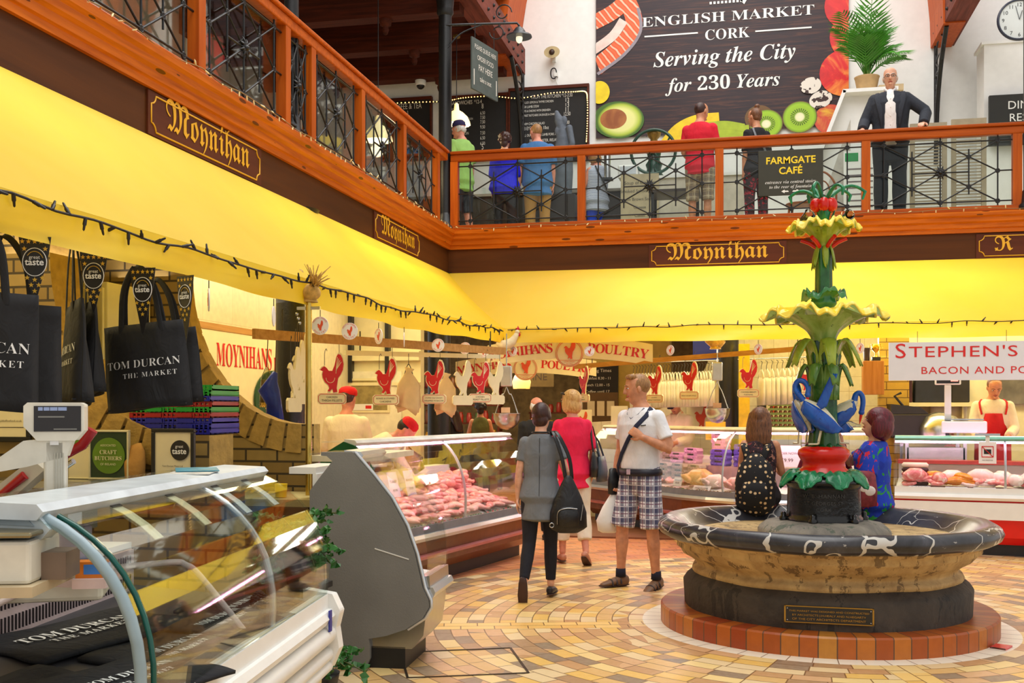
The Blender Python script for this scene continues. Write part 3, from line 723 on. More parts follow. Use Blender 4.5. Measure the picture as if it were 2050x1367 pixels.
# dark plinth, limestone moulding, marble bowl
def irr(amp): return lambda r, z, a, i: (r+amp*mnoise.noise(V((r*3*cos(a), r*3*sin(a), z*8))), z+amp*.4*mnoise.noise(V((cos(a)*3, sin(a)*3, z*5+9))))
MB().lathe([(1.0, hb-.01), (1.005, .30), (.985, .33), (.94, .37), (.9, .39)], 96, fn=irr(.012)).build('plinth', darkst, t_)
MB().lathe([(.93, .36), (.95, .385), (.945, .41), (.915, .425), (.92, .45), (.955, .48), (1.0, .505), (1.035, .55), (1.06, .565), (1.06, .60), (1.1, .615), (1.12, .65)], 96, fn=irr(.022)).build('moulding', limest, t_)
MB().lathe([(1.06, .63), (1.14, .635), (1.185, .66), (1.2, .70), (1.185, .74), (1.14, .765), (1.08, .76), (1.03, .73), (.97, .67), (.86, .62), (.6, .6), (.3, .6)], 96, fn=irr(.012)).build('basin', marb, t_)
MB().lathe([(.47, .58), (.47, .68), (.455, .70), (.41, .735), (.30, .75), (.2, .75)], 48, fn=irr(.012)).build('pedestal', stone('grey_pedestal_stone', (96, 92, 86), (150, 142, 128), (60, 80, 64)), t_)
# black iron drum
MB().lathe([(.275, .75), (.275, .77), (.262, .785), (.262, .80), (.255, .98), (.262, 1.0), (.28, 1.01), (.292, 1.035), (.275, 1.055), (.23, 1.075), (.19, 1.09)], 48).build('drum', blackg, t_)
for k in range(6):
    a = 2*pi*k/6+.2
    MB().lathe([(.03, 0), (.032, .02), (.018, .03), (.02, .05), (.008, .06)], 10, (.292*cos(a), .292*sin(a), .75)).build('bolt', blackg, t_)
# cast lettering on the drum, bent round it
def bent(mb, body, size, z, r, a0):
    q = MB(); tx(q, body, size, sp=1.1)
    mb.add([(r*cos(a0+p[0]/r), r*sin(a0+p[0]/r), z+p[2]) for p in q.v], q.f)
a0 = atan2(-FC.y, -FC.x)
b = MB(); bent(b, 'W. B. HANNAN', .04, .925, .262, a0); bent(b, 'ST GEORGES ST', .036, .875, .262, a0); bent(b, 'CORK', .036, .83, .264, a0)
b.build('cast_lettering', mat('raised_lettering', (62, 60, 58), .35), t_)
# red turned section
MB().lathe([(.2, 1.08), (.19, 1.1), (.155, 1.13), (.15, 1.17), (.17, 1.195), (.185, 1.225), (.18, 1.255), (.15, 1.28), (.09, 1.29)], 40).build('red_collar', redp, t_)
def leaf(mb, a, r0, z0, L, W, drop, lift=.04, n=8, m=6, sc=.12):
    """a broad scalloped leaf hanging outward from radius r0"""
    def f(u, v):
        t = v; w = W*sin(pi*min(1, t*.92+.08))**.7*(1+sc*sin(t*22)); s = (u-.5)*2
        r = r0+L*t*.85; z = z0+lift*sin(pi*t*.8)-drop*t*t-.05*abs(s)*w/W*t + .012*sin(s*9)
        x, y = r, s*w
        return (x*cos(a)-y*sin(a), x*sin(a)+y*cos(a), z)
    q = MB().grid(n, m*2, f); mb.v, mb.f, mb.m, mb.sm = q.v, q.f, q.m, q.sm
    return mb
def solid(o, th=.012):
    s = o.modifiers.new('thick', 'SOLIDIFY'); s.thickness = th; return o
for k in range(8):
    solid(leaf(MB(), a0+pi/8+k*pi/4, .18, 1.085, .17, .10, .12).build('acanthus_leaf', leafg, t_))
for k in range(6):
    solid(leaf(MB(), a0+.3+k*pi/3, .03, 1.285, .15, .075, .06, .03).build('lily_leaf', gdark, t_), .008)
# stem with leaf collars
def rib(n, amp): return lambda r, z, a, i: (r*(1+amp*cos(n*a)), z)
MB().lathe([(.105, 1.28), (.098, 1.36), (.088, 1.5), (.085, 1.72), (.098, 1.86), (.115, 1.94), (.1, 1.98), (.09, 2.05)], 40, fn=rib(8, .09)).build('stem', gdark, t_)
def curl(mb, a, r0, z0, h, out, drop, w):
    def f(u, v):
        s = (u-.5)*2; t = v; r = r0+out*(t**2.2)*1.0; z = z0+h*sin(min(t*1.25, 1)*pi/2)-drop*max(0, t-.55)**2*5
        ww = w*(1-.25*t)*(1-max(0, t-.8)*2.2); y = s*ww
        return (r*cos(a)-y*sin(a), r*sin(a)+y*cos(a), z-.02*abs(s)*t)
    mb.grid(4, 12, f); return mb
for k in range(8):
    solid(curl(MB(), a0+pi/8+k*pi/4, .098, 1.62, .28, .11, .16, .05).build('stem_leaf', paint('olive_leaf_paint', (50, 100, 34), (120, 160, 70), 12) if k == 0 else bpy.data.materials['olive_leaf_paint'], t_), .008)
for k in range(6):
    solid(curl(MB(), a0+.2+k*pi/3, .1, 1.84, .24, .17, .2, .06).build('collar_leaf', gyel, t_), .01)
def flower(zc, R, h, rn, lob, wav, ph=0):
    prof = [(p.x, p.z) for p in spl([(rn, 0, 0), (rn*1.15, 0, h*.2), (rn*1.6, 0, h*.42), (R*.55, 0, h*.68), (R*.8, 0, h*.9), (R*.93, 0, h), (R, 0, h*.97)], 4)]
    n = len(prof)-1
    def fn(r, z, a, i):
        k = min(1, i/n); w = cos(lob*(a+ph)); w2 = cos(lob*3*(a+ph)+.5)
        return (r*(1+.12*w*k*k+.02*w2*k), zc+z+k*k*wav*(w*-.5+.25*w2)-(.035*k**6))
    return prof, fn
for zc, R, h, rn, nm in ((2.04, .405, .235, .085, 'great_flower'), (2.735, .235, .175, .055, 'upper_flower')):
    pr, fn = flower(zc, R, h, rn, 8, .075 if R > .3 else .055); n = len(pr)-1
    o = MB().lathe(pr, 144, fn=fn).build(nm, glight if R > .3 else gyel, t_)
    MB().lathe(pr[10:], 144, fn=lambda r, z, a, i, fn=fn: fn(r*1.002, z+.012, a, i+10)).build('flower_inside', yrim, o)
    e = MB(); fnr = lambda a, fn=fn, R=R, h=h, n=n: fn(R*.985, h*.985, a, n)
    e.tube([(fnr(a)[0]*cos(a), fnr(a)[0]*sin(a), fnr(a)[1]+.006) for a in [2*pi*j/160 for j in range(160)]], .009, 6, closed=True).build('flower_rim', yrim, o)
# middle leaf calyx and upper stem
MB().lathe([(.05, 2.2), (.075, 2.26), (.07, 2.3)], 24).build('stem_foot', gdark, t_)
MB().lathe([(.062, 2.24), (.058, 2.45), (.054, 2.74)], 32, fn=rib(6, .08)).build('upper_stem', gdark, t_)
pr, fn = flower(2.25, .155, .17, .058, 4, .07, .5)
MB().lathe(pr, 96, fn=fn).build('calyx', paint('mid_green_paint', (40, 110, 70), (90, 150, 80), 8), t_)
for k in range(6):
    solid(leaf(MB(), a0+k*pi/3+.2, .045, 2.735, .05, .022, .16, .0, 4, 4, 0).build('sepal', gyel, t_), .006)
    a = a0+k*pi/3+.5
    MB().tube([(.05*cos(a), .05*sin(a), 2.73), (.1*cos(a), .1*sin(a), 2.765), (.16*cos(a), .16*sin(a), 2.79)], .016, 6).build('stamen', redp, t_)
# fruit and curls on top
MB().lathe([(.03, 2.88), (.04, 2.95), (.055, 3.0), (.05, 3.06), (.02, 3.1)], 20).build('top_stem', leafg, t_)
for k in range(6):
    a = a0+k*pi/3
    MB().ell((.062*cos(a), .062*sin(a), 3.035), (.043, .043, .052), 14, 10).build('red_fruit', redp, t_)
for k, (a, L) in enumerate(((2.7, .22), (2.2, .13), (.6, .2), (.2, .26), (-.9, .16), (4.3, .17))):
    p = [(.04+L*u*cos(0)*1.0, .07+.09*sin(u*2.6)*(1 if k % 2 else .8)) for u in [j/8 for j in range(9)]]
    MB().tube([(x*cos(a), x*sin(a), 3.02+z) for x, z in p]+[((.04+L*.93)*cos(a), (.04+L*.93)*sin(a), 3.07+.01)], [.016, .015, .014, .013, .012, .011, .011, .012, .014, .008], 8).build('tendril', leafg, t_)
for k in range(4):
    solid(leaf(MB(), a0+k*pi/2, .03, 2.9, .06, .03, -.1, .02, 4, 4, 0).build('bud_leaf', leafg, t_), .006)
# herons round the stem
def heron(a, face, z, neck, wing, label=None):
    b = thing_part = bpy.data.objects.new('heron', None); COL.objects.link(b); b.parent = t_
    r = .155; b.location = (r*cos(a), r*sin(a), z); b.rotation_euler = (0, 0, face); b.scale = (1.05,)*3
    # local x is the way the bird faces
    MB().loft([(-.15, 0, .10), (-.12, 0, .12), (-.08, 0, .15), (-.02, 0, .2), (.03, 0, .235), (.07, 0, .265), (.1, 0, .30)], [(.006, .01), (.02, .022), (.036, .04), (.05, .056), (.052, .058), (.042, .046), (.022, .025)], 16, ref=(0, 1, 0)).build('body', creamp, b)
    for s in (-1, 1):
        solid(MB().grid(16, 8, lambda u, v: (.09-.26*u+.02*v, s*(.026+.034*sin(pi*min(1, u*1.1+.05))*sin(pi*(v*.8+.1))), .295-.2*u-.115*(v-.1)*sin(pi*min(1, u*.85+.15))**.8+.015*sin(u*3)-.01*abs(sin(u*22))*v)).build('wing', bluep, b), .008)
        hp = (0, s*.022, .18); kn = (-.02, s*.03, .10); ft = (.0, s*.03, .004)
        MB().tube([hp, kn, ft], [.011, .006, .006], 6).tube([ft, (.06, s*.04, .003)], .006, 5).tube([ft, (.045, s*.01, .003)], .005, 5).build('leg', creamp, b)
        MB().tube([hp, ((hp[0]+kn[0])/2, s*.026, .14)], [.014, .008], 6).build('thigh', redp, b)
    nk = spl([(.07, 0, .27), (.09, 0, .29)]+neck, 5); MB().tube(nk, [.03-.012*min(1, j/12) for j in range(len(nk))], 12).build('neck', bluep, b)
    h = V(neck[-1]); d = (V(neck[-1])-V(neck[-2])).normalized()
    MB().ell(h+d*.01, .021, 12, 8).build('head', bluep, b)
    MB().tube([h+d*.025, h+d*.06, h+d*.095], [.012, .009, .002], 6).build('beak', redp, b)
    if wing:
        solid(MB().grid(6, 8, lambda u, v: (-.06-.07*v+.10*u*(1-v*.6), .03-.02*v, .26+.22*v-.06*u*(1-v)+.008*sin(u*20)*v)).build('raised_wing', bluep, b), .01)
bend = [(.13, 0, .34), (.14, 0, .38), (.12, 0, .415), (.085, 0, .41), (.06, 0, .37), (.062, 0, .33)]
down = [(.13, 0, .33), (.16, 0, .345), (.185, 0, .32), (.19, 0, .27), (.18, 0, .22)]
heron(a0-.25, a0-pi/2-.1, 1.3, [(q[0]*1.1, q[1], q[2]+.02) for q in bend], True)
heron(a0-1.75, a0-2.75, 1.3, bend, False)
heron(a0+2.3, a0+1.6, 1.3, [(q[0]*.8, q[1], q[2]+.01) for q in down], False)
heron(a0+2.9, a0+2.9+pi/2, 1.3, bend, False)
# brass plaque
t_ = thing('plaque', 'dark brass plaque with raised wording on the dark plinth of the fountain', 'plaque', FC+V((1.014*cos(a0+.03), 1.014*sin(a0+.03), .24)), a0+.03+pi/2)
MB().box(-.265, .265, -.008, .012, -.048, .048).build('plate', mat('black_plate', (30, 26, 20), .35), t_)
brass = mat('brass', (176, 136, 60), .3, .9)
MB().box(-.275, .275, -.004, .012, .044, .054).box(-.275, .275, -.004, .012, -.054, -.044).box(-.275, -.265, -.004, .012, -.054, .054).box(.265, .275, -.004, .012, -.054, .054).build('border', brass, t_)
b = MB()
for s, z in (('THIS MARKET WAS DESIGNED AND CONSTRUCTED', .018), ('BY ARCHITECTS J.H.HEALY AND N.HEGARTY', -.008), ('OF THE CITY ARCHITECTS DEPARTMENT', -.034)): tx(b, s, w=.49 if 'THIS' in s else .45, z=z, y=-.009, sx=1.3)
b.build('lettering', brass, t_)
for sx in (-.255, .255): MB().ell((sx, -.009, .037), .005, 6, 4).ell((sx, -.009, -.037), .005, 6, 4).build('screw', steel, t_)
# plastic cups left in the upper flower
cupm = glass('clear_plastic', (250, 250, 250), .12)
for i, (x, y, l) in enumerate(((-.15, -.1, 'crumpled clear plastic cup lying in the upper fountain flower beside the buds'), (.13, -.1, 'small clear plastic piece lying in the upper fountain flower'))):
    tag(MB().lathe([(.028, 0), (.036, .08), (.04, .085), (.034, .08), (.026, .004)], 14).build('plastic_cup', cupm, None), l, 'cup', loc=FC+V((x, y, 2.915)), rotz=i).rotation_euler = (1.0+i*.3, .5, .3)

# ---------------------------------------------------------------- people
def skinmat(name, c):
    t = NT(name); n = t.noise(t.co(), 18, 4); d = tuple(q*.86 for q in c)
    t.fin(t.ramp(n, [(.3, (d[0], d[1]*.97, d[2]*.97)), (.7, c)]), .5); t.b.inputs['Subsurface Weight'].default_value = .0
    return t.mat
SK1 = skinmat('skin_light', (236, 178, 146)); SK2 = skinmat('skin_tan', (224, 156, 116)); SK3 = skinmat('skin_ruddy', (228, 152, 126))
def hairmat(name, a, b):
    t = NT(name); v = t.mapn(t.co(), (60, 60, 7)); n = t.noise(v, 1.6, 4, .6, .5); t.fin(t.ramp(n, [(.3, a), (.7, b)]), .42); t.bump(n, .5, .006); return t.mat
HBROWN = hairmat('brown_hair', (70, 40, 22), (140, 88, 52)); HDARK = hairmat('dark_brown_hair', (34, 16, 12), (76, 38, 30)); HBLOND = hairmat('blonde_hair', (166, 110, 48), (232, 190, 118))
HRED = hairmat('burgundy_hair', (56, 6, 16), (118, 18, 40)); HGREY = hairmat('grey_white_hair', (176, 170, 164), (236, 232, 228)); HSAND = hairmat('sandy_hair', (120, 80, 44), (190, 140, 86)); HBLACK = hairmat('black_hair', (16, 12, 10), (44, 32, 26))
def cloth(name, c, rough=.85, amt=.12, sc=7):
    if name in _mc: return _mc[name]
    t = NT(name); v = t.co(); l = lin(c); n = t.noise(v, sc, 3)
    d = tuple(q*(1-amt) for q in l[:3])+(1,); u = tuple(min(1, q*(1+amt)) for q in l[:3])+(1,)
    t.fin(t.ramp(n, [(.3, d), (.7, u)]), rough)
    t.bump(t.noise(t.mapn(v, (1, 1, .55), rot=(0, .5, 0)), 11, 3, .5, 1.2), .55, .02); _mc[name] = t.mat
    return t.mat
def plaid(name, base, c1, c2, sc):
    t = NT(name); x, y, z = t.xyz(t.co()); u = t.ma('ADD', x, t.ma('MULTIPLY', y, .85))
    def st(q, f, w, o=0): return t.ma('LESS_THAN', t.ma('FRACT', t.ma('ADD', t.ma('MULTIPLY', q, f), o)), w)
    c = t.mix(t.ma('MULTIPLY', st(u, sc, .5), .72), lin(base), lin(c1)); c = t.mix(t.ma('MULTIPLY', st(z, sc, .5), .72), c, lin(c1))
    c = t.mix(t.ma('MULTIPLY', st(u, sc, .08, .25), .9), c, lin(c2)); c = t.mix(t.ma('MULTIPLY', st(z, sc, .08, .25), .9), c, lin(c2))
    c = t.mix(t.ma('MULTIPLY', st(u, sc, .07, .6), .8), c, lin(base)); c = t.mix(t.ma('MULTIPLY', st(z, sc, .07, .6), .8), c, lin(base))
    t.bump(t.noise(t.co(), 11, 3, .5, 1), .5, .02); return t.fin(c, .9)
def floral(name, base, cols, sc):
    t = NT(name); v = t.co(); n = t.noise(v, sc*.6, 3, .6, 1.2)
    c = t.ramp(n, [(i/(len(cols)), q) for i, q in enumerate(cols)], 'CONSTANT')
    c2 = t.ramp(t.vor(t.mapn(v, (1, 1, 1)), sc, 'F1', 1), [(0, cols[0]), (.35, cols[-1]), (.55, base), (.8, cols[len(cols)//2])], 'CONSTANT')
    d = t.vor(v, sc); c = t.mix(t.ma('LESS_THAN', d, .42), c, c2); t.bump(t.noise(v, 9, 3), .4, .02); return t.fin(c, .8)
def stripes(name, a, b, f):
    t = NT(name); x, y, z = t.xyz(t.co()); m = t.ma('LESS_THAN', t.ma('FRACT', t.ma('MULTIPLY', z, f)), .35); t.bump(t.noise(t.co(), 9, 3), .4, .02); return t.fin(t.mix(m, lin(a), lin(b)), .85)
eyew = mat('eye_white', (236, 232, 226), .3); eyed = mat('eye_dark', (38, 26, 20), .2); lipm = mat('lips', (176, 84, 76), .5); sole = mat('shoe_sole', (70, 46, 38), .7)
leath = lambda n, c: mat(n, c, .45, amt=.1)
def rotm(ax, a): return Matrix.Rotation(a, 3, ax)
def fuse(mb, name, m, parent, vox=.008, it=3, **k):
    o = mb.build(name, m, parent)
    r = o.modifiers.new('skin', 'REMESH'); r.mode = 'VOXEL'; r.voxel_size = vox; r.use_smooth_shade = True
    s = o.modifiers.new('smooth', 'SMOOTH'); s.iterations = it; s.factor = .5
    return o
TM = [(-.07, .135, .1, -.012), (-.02, .168, .12, -.012), (.06, .163, .115, 0), (.16, .15, .105, .004), (.28, .162, .115, .006), (.38, .176, .118, 0), (.45, .165, .096, -.010), (.49, .12, .08, -.016), (.515, .085, .068, -.016), (.545, .06, .06, -.014)]
TF = [(-.07, .14, .105, -.012), (-.02, .176, .125, -.014), (.06, .16, .112, -.004), (.15, .132, .098, 0), (.28, .145, .115, .01), (.36, .152, .122, .012), (.44, .146, .088, -.008), (.48, .105, .074, -.016), (.51, .07, .06, -.016), (.54, .05, .052, -.014)]
DOWN = V((0, 0, -1))
def person(label, loc, rotz, H=1.75, fem=False, lean=0, roll=0, twist=0, head=(0, 0), arms=None, legs=None, sit=None, fat=1.0, skin=None, hair=('short', None), top=None, bottom=None, shoes=None, face=True, vox=.008, extra=None, curl=.45, group=None, over=None, cap=None, glasses=False):
    s = H/1.75; skin = skin or SK1
    t_ = thing('person', label, 'person', loc, rotz, group)
    T = TF if fem else TM; sw = (.142 if fem else .168)*s*(.6+.4*fat)
    arms = dict(arms or {}); legs = dict(legs or {})
    D = {'L': -1, 'R': 1}
    # legs first, to find the pelvis height
    LG = {}; lo = 1e9
    for k, g in D.items():
        td, sd, fd = (list(legs.get(k, ((g*.03, .02, -1), (g*.0, -.04, -1), (g*.18, 1, 0))))+[(g*.18, 1, 0)])[:3]
        td, sd, fd = V(td).normalized(), V(sd).normalized(), V(fd).normalized()
        hip = V((g*.09*s, 0, 0)); kn = hip+td*.42*s; an = kn+sd*.415*s
        dn = (DOWN-fd*DOWN.dot(fd)); dn = dn.normalized() if dn.length > .2 else V((0, -1, 0))
        LG[k] = (hip, kn, an, fd, dn); lo = min(lo, (an+dn*.085*s).z, (an+dn*.06*s+fd*.16*s).z)
    pz = -lo if sit is None else sit
    P = V((0, 0, pz)); R = rotm('Z', twist) @ rotm('Y', roll) @ rotm('X', -lean)
    zz = lambda z: z*1.1 if z > 0 else z
    def tp(z, yo=0, x=0): return P+R @ V((x*s, yo*s, zz(z)*s))
    def sp(z, ang, off=.03):
        # a point on the clothed torso surface; ang 0 is the chest, positive towards the right-hand side
        for i in range(len(T)-1):
            if T[i][0] <= z <= T[i+1][0]: break
        f = max(0, min(1, (z-T[i][0])/(T[i+1][0]-T[i][0]))); rx, ry, yo = [T[i][j]+(T[i+1][j]-T[i][j])*f for j in (1, 2, 3)]
        return tp(z, yo+(ry+off)*fat*cos(ang), (rx+off)*fat*sin(ang))
    body = MB(); vx = R @ V((1, 0, 0))
    body.loft([tp(z, yo) for z, rx, ry, yo in T], [(rx*s*fat, ry*s*fat) for z, rx, ry, yo in T], 18, ref=vx)
    Rh = rotm('Z', head[0]) @ rotm('X', -head[1]) if len(head) < 3 else rotm('Z', head[0]) @ rotm('X', -head[1]) @ rotm('Y', head[2])
    nb = tp(.53, -.014); hc = nb+(R @ V((0, .012*s, .03*s)))+Rh @ V((0, .022*s, .118*s))
    hp = lambda x, y, z: hc+Rh @ V((x*s, y*s, z*s))
    body.loft([nb-R @ V((0, 0, .03*s)), nb+(hc-nb)*.35, hp(0, -.02, -.06)], [(.058*s, .06*s), (.052*s, .054*s), (.054*s, .058*s)], 14, ref=vx)
    HP = [(-.118, .022, .026, .056), (-.105, .04, .046, .042), (-.08, .056, .068, .024), (-.045, .066, .086, .01), (0, .073, .094, 0), (.04, .076, .098, -.006), (.075, .07, .09, -.008), (.1, .05, .066, -.01), (.116, .02, .028, -.01)]
    body.loft([hp(0, y, z) for z, rx, ry, y in HP], [(rx*s, ry*s) for z, rx, ry, y in HP], 20, ref=Rh @ V((1, 0, 0)), round_=.2)
    body.loft([hp(0, .09, .02), hp(0, .103, -.014), hp(0, .107, -.03), hp(0, .092, -.038)], [(.010*s, .010*s), (.012*s, .012*s), (.016*s, .011*s), (.012*s, .007*s)], 8)
    for g in (-1, 1):
        body.ell(hp(g*.076, -.008, -.008), (.012*s, .02*s, .03*s), 8, 6)
        body.ell(hp(g*.03, .084, .027), (.02*s, .012*s, .008*s), 8, 6)
    body.ell(hp(0, .088, -.085), (.02*s, .016*s, .014*s), 8, 6)
    # arms
    AR = {}
    for k, g in D.items():
        a = arms.get(k, ((g*.12, 0, -1), (g*.02, .12, -1)))
        if a[0] == 'ik':
            # two-bone reach: a[1] is the wrist in the figure's own frame, a[5] the way the elbow points
            s0 = P+R @ V((g*sw, -.01*s, .492*s)); tg = V(a[1])-s0; dl = min(tg.length, .53*s); l1, l2 = .285*s, .25*s; tn = tg.normalized()
            ca = (l1*l1+dl*dl-l2*l2)/(2*l1*dl); po = V(a[5]); po = (po-tn*po.dot(tn)).normalized(); e0 = s0+tn*l1*ca+po*l1*sqrt(max(0, 1-ca*ca))
            a = ((e0-s0), (s0+tn*dl-e0))+tuple(a[2:5])
        ud, fd = V(a[0]).normalized(), V(a[1]).normalized(); hd = V(a[2]).normalized() if len(a) > 2 and a[2] else fd
        pn = V(a[3]).normalized() if len(a) > 3 else None
        cu = a[4] if len(a) > 4 else curl
        sh = P+R @ V((g*sw, -.01*s, .492*s)); el = sh+ud*.285*s; wr = el+fd*.25*s
        AR[k] = (sh, el, wr, fd, hd)
        q = .88 if fem else 1.0
        body.loft([sh-ud*.0*s, sh+ud*.1*s, el-ud*.03*s, el, el+fd*.07*s, el+fd*.16*s, wr], [x*s*q*(.5+.5*fat) for x in (.056, .05, .042, .039, .042, .034, .026)], 12)
        body.ell(sh, .052*s*q, 10, 8)
        # hand
        nrm = pn or V((-g, 0, 0)); nrm = (nrm-hd*nrm.dot(hd)).normalized(); w = hd.cross(nrm)
        pc = wr+hd*.05*s
        body.loft([wr-hd*.01*s, wr+hd*.03*s, wr+hd*.06*s, wr+hd*.09*s], [(.026*s, .018*s), (.036*s, .016*s), (.042*s, .015*s), (.038*s, .012*s)], 10, ref=w)
        for i, L in enumerate((.066, .076, .071, .056)):
            o = wr+hd*.086*s+w*(-.03+.02*i)*s*g; pts = [o-hd*.02*s, o]; d = hd.copy(); c = cu*(.9+.12*i)
            ax = hd.cross(nrm)
            for j, q2 in enumerate((.45, .32, .23)):
                d = rotm_axis(ax, c*(1.15 if j else .8)) @ d; pts.append(pts[-1]+d*L*q2*s)
            body.tube(pts, [.009*s, .009*s, .0085*s, .008*s, .0065*s], 7)
        o = wr+hd*.025*s+w*-.036*s*g; d = (hd*.75-w*g*.55+nrm*(.25+cu*.4)).normalized(); d2 = (hd*.9-w*g*.15+nrm*(.3+cu*.5)).normalized()
        body.tube([o-d*.01*s, o+d*.03*s, o+d*.03*s+d2*.035*s], [.013*s, .011*s, .008*s], 7)
    for k, (hip, kn, an, fd, dn) in LG.items():
        hip, kn, an = P+hip, P+kn, P+an; g = D[k]
        sd = (an-kn).normalized(); td = (kn-hip).normalized()
        q = .5+.5*fat
        body.loft([hip-td*.02*s, hip+td*.1*s, kn-td*.08*s, kn, kn+sd*.06*s, kn+sd*.14*s, kn+sd*.27*s, an], [(.085*s*q, .092*s*q), (.082*s*q, .088*s*q), (.058*s, .06*s), (.053*s, .056*s), (.05*s, .053*s), (.053*s, .058*s), (.04*s, .042*s), (.033*s, .036*s)], 14)
        body.loft([an-fd*.05*s+dn*.05*s, an+dn*.045*s, an+fd*.08*s+dn*.06*s, an+fd*.16*s+dn*.07*s], [(.03*s, .03*s), (.036*s, .038*s), (.04*s, .024*s), (.034*s, .014*s)], 10, ref=fd.cross(dn))
    fuse(body, 'body', skin, t_, vox)
    # shoes
    if shoes:
        m, kind = shoes
        for k, (hip, kn, an, fd, dn) in LG.items():
            an = P+an; sd = fd.cross(dn); b = MB()
            hgt = .0 if kind == 'flat' else .03
            b.loft([an-fd*.058*s+dn*.045*s, an-fd*.01*s+dn*.045*s, an+fd*.07*s+dn*.052*s, an+fd*.14*s+dn*.064*s, an+fd*.185*s+dn*.07*s], [(.032*s, .038*s+hgt*.3), (.041*s, .04*s+hgt*.5), (.045*s, .033*s), (.042*s, .022*s), (.026*s, .014*s)], 14, ref=sd)
            sh = fuse(b, 'shoe', m, t_, max(.007, vox))
            q = MB(); q.loft([an-fd*.07*s+dn*.079*s, an-fd*.02*s+dn*.081*s, an+fd*.09*s+dn*.082*s, an+fd*.17*s+dn*.08*s, an+fd*.2*s+dn*.077*s], [(.026*s, .007*s), (.036*s, .008*s), (.046*s, .008*s), (.04*s, .008*s), (.02*s, .007*s)], 12, ref=sd); q.build('sole', sole, sh)
            if kind == 'sandal':
                q = MB()
                for f in (.02, .06, .10): q.tube([an+fd*f*s+sd*(.048*s*cos(a))+dn*(.062-.05*sin(a)+f*.18)*s for a in [pi*j/8 for j in range(9)]], .008*s, 6)
                q.build('sandal_strap', leath('dark_strap', (52, 40, 40)), sh)
    # clothes
    def shirt(name, m, sl=.62, hem=-.06, inf=.014, flare=.0, slf=.012, neck=.0, open_=None):
        b = MB(); rows = []
        for z, rx, ry, yo in T[:-1]: rows.append((z, rx+inf, ry+inf, yo))
        rows = [r for r in rows if r[0] > hem+.02]
        rows[-1] = (rows[-1][0]-.0+neck, rows[-1][1]*.97, rows[-1][2]*.98, rows[-1][3])
        f = rows[0]; rows = [(hem, f[1]+flare, f[2]+flare, f[3])]+rows
        b.loft([tp(z, yo) for z, rx, ry, yo in rows], [(rx*s*fat, ry*s*fat) for z, rx, ry, yo in rows], 22, ref=vx, round_=.12)
        for k, (sh, el, wr, fd, hd) in AR.items():
            ud = (el-sh).normalized(); q = (.88 if fem else 1)*(.5+.5*fat)
            R_ = [(.052+inf*.5)*q, (.05+slf*.8)*q, (.044+slf)*q]
            if sl <= 0: continue
            if sl <= 1: b.loft([sh-ud*.01*s, sh+ud*.12*s*min(1, sl/.5), sh+ud*.285*s*sl], [x*s for x in R_[:2]+[R_[1]*1.05]], 14, round_=.1)
            else:
                e = el+fd*.25*s*(sl-1); b.loft([sh-ud*.01*s, sh+ud*.12*s, el-ud*.02*s, el+fd*.03*s, e], [x*s for x in (R_[0], R_[1], R_[2], R_[2]*.98, .036*q+slf)], 14, round_=.1)
            b.ell(sh-V((0, 0, .004*s)), (.052+inf*.6)*s*q, 12, 10)
        return fuse(b, name, m, t_, vox*1.15, 4)
    def pants(name, m, ln=1.95, inf=.012, flare=0, waist=.08):
        b = MB(); rows = [(-.135, .085, .085, -.012)]+[(z, rx+inf, ry+inf, yo) for z, rx, ry, yo in T if z <= waist]+[(waist, T[2][1]+inf*.6, T[2][2]+inf*.6, 0)]
        b.loft([tp(z, yo) for z, rx, ry, yo in rows], [(rx*s*fat, ry*s*fat) for z, rx, ry, yo in rows], 20, ref=vx, round_=.3)
        for k, (hip, kn, an, fd, dn) in LG.items():
            hip, kn, an = P+hip, P+kn, P+an; td = (kn-hip).normalized(); sd = (an-kn).normalized(); q = .5+.5*fat; i2 = inf
            if ln <= 1: pts = [hip-td*.02*s, hip+td*.15*s, hip+td*.42*s*ln]; rr = [.09*q+i2, .082*q+i2, .072*q+i2+flare]
            else:
                e = kn+sd*.415*s*(ln-1); pts = [hip-td*.02*s, hip+td*.12*s, kn-td*.06*s, kn+sd*.03*s, kn+sd*.16*s, e]
                if ln < 1.4: pts = pts[:4]+[e]
                rr = [.09*q+i2, .083*q+i2, .062+i2, .056+i2+flare*.4, .055+i2+flare*.7, .040+i2+flare][:len(pts)-1]+[.040+i2+flare]
            b.loft(pts, [x*s for x in rr], 16, round_=.1)
        return fuse(b, name, m, t_, vox*1.15, 4)
    B_ = Counter(); B_.t = t_; B_.P = P; B_.R = R; B_.AR = AR; B_.LG = LG; B_.hp = hp; B_.Rh = Rh; B_.tp = tp; B_.sp = sp; B_.s = s; B_.hc = hc; B_.T = T; B_.fat = fat; B_.vx = vx
    if bottom: pants(bottom[0], bottom[1], **(bottom[2] if len(bottom) > 2 else {}))
    if top: shirt(top[0], top[1], **(top[2] if len(top) > 2 else {}))
    if over: shirt(over[0], over[1], **(over[2] if len(over) > 2 else {}))
    # hair
    kind, hm = hair; hb_ = MB(); e = lambda c, r: hb_.ell(hp(*c), tuple(q*s for q in r), 16, 12, M=None)
    def eo(c, r):
        M4 = Matrix.Translation(hp(*c)) @ Rh.to_4x4() @ Matrix.Diagonal((r[0]*s, r[1]*s, r[2]*s, 1)); hb_.ell((0, 0, 0), 1, 16, 12, M=M4)
    if kind == 'short': eo((0, -.022, .032), (.083, .1, .096))
    if kind == 'crop': eo((0, -.024, .028), (.0795, .094, .094))
    if kind == 'quiff': eo((0, -.022, .03), (.082, .098, .094)); [eo((x, .055-abs(x)*.3, .098), (.028, .038, .026)) for x in (-.045, -.015, .018, .045)]
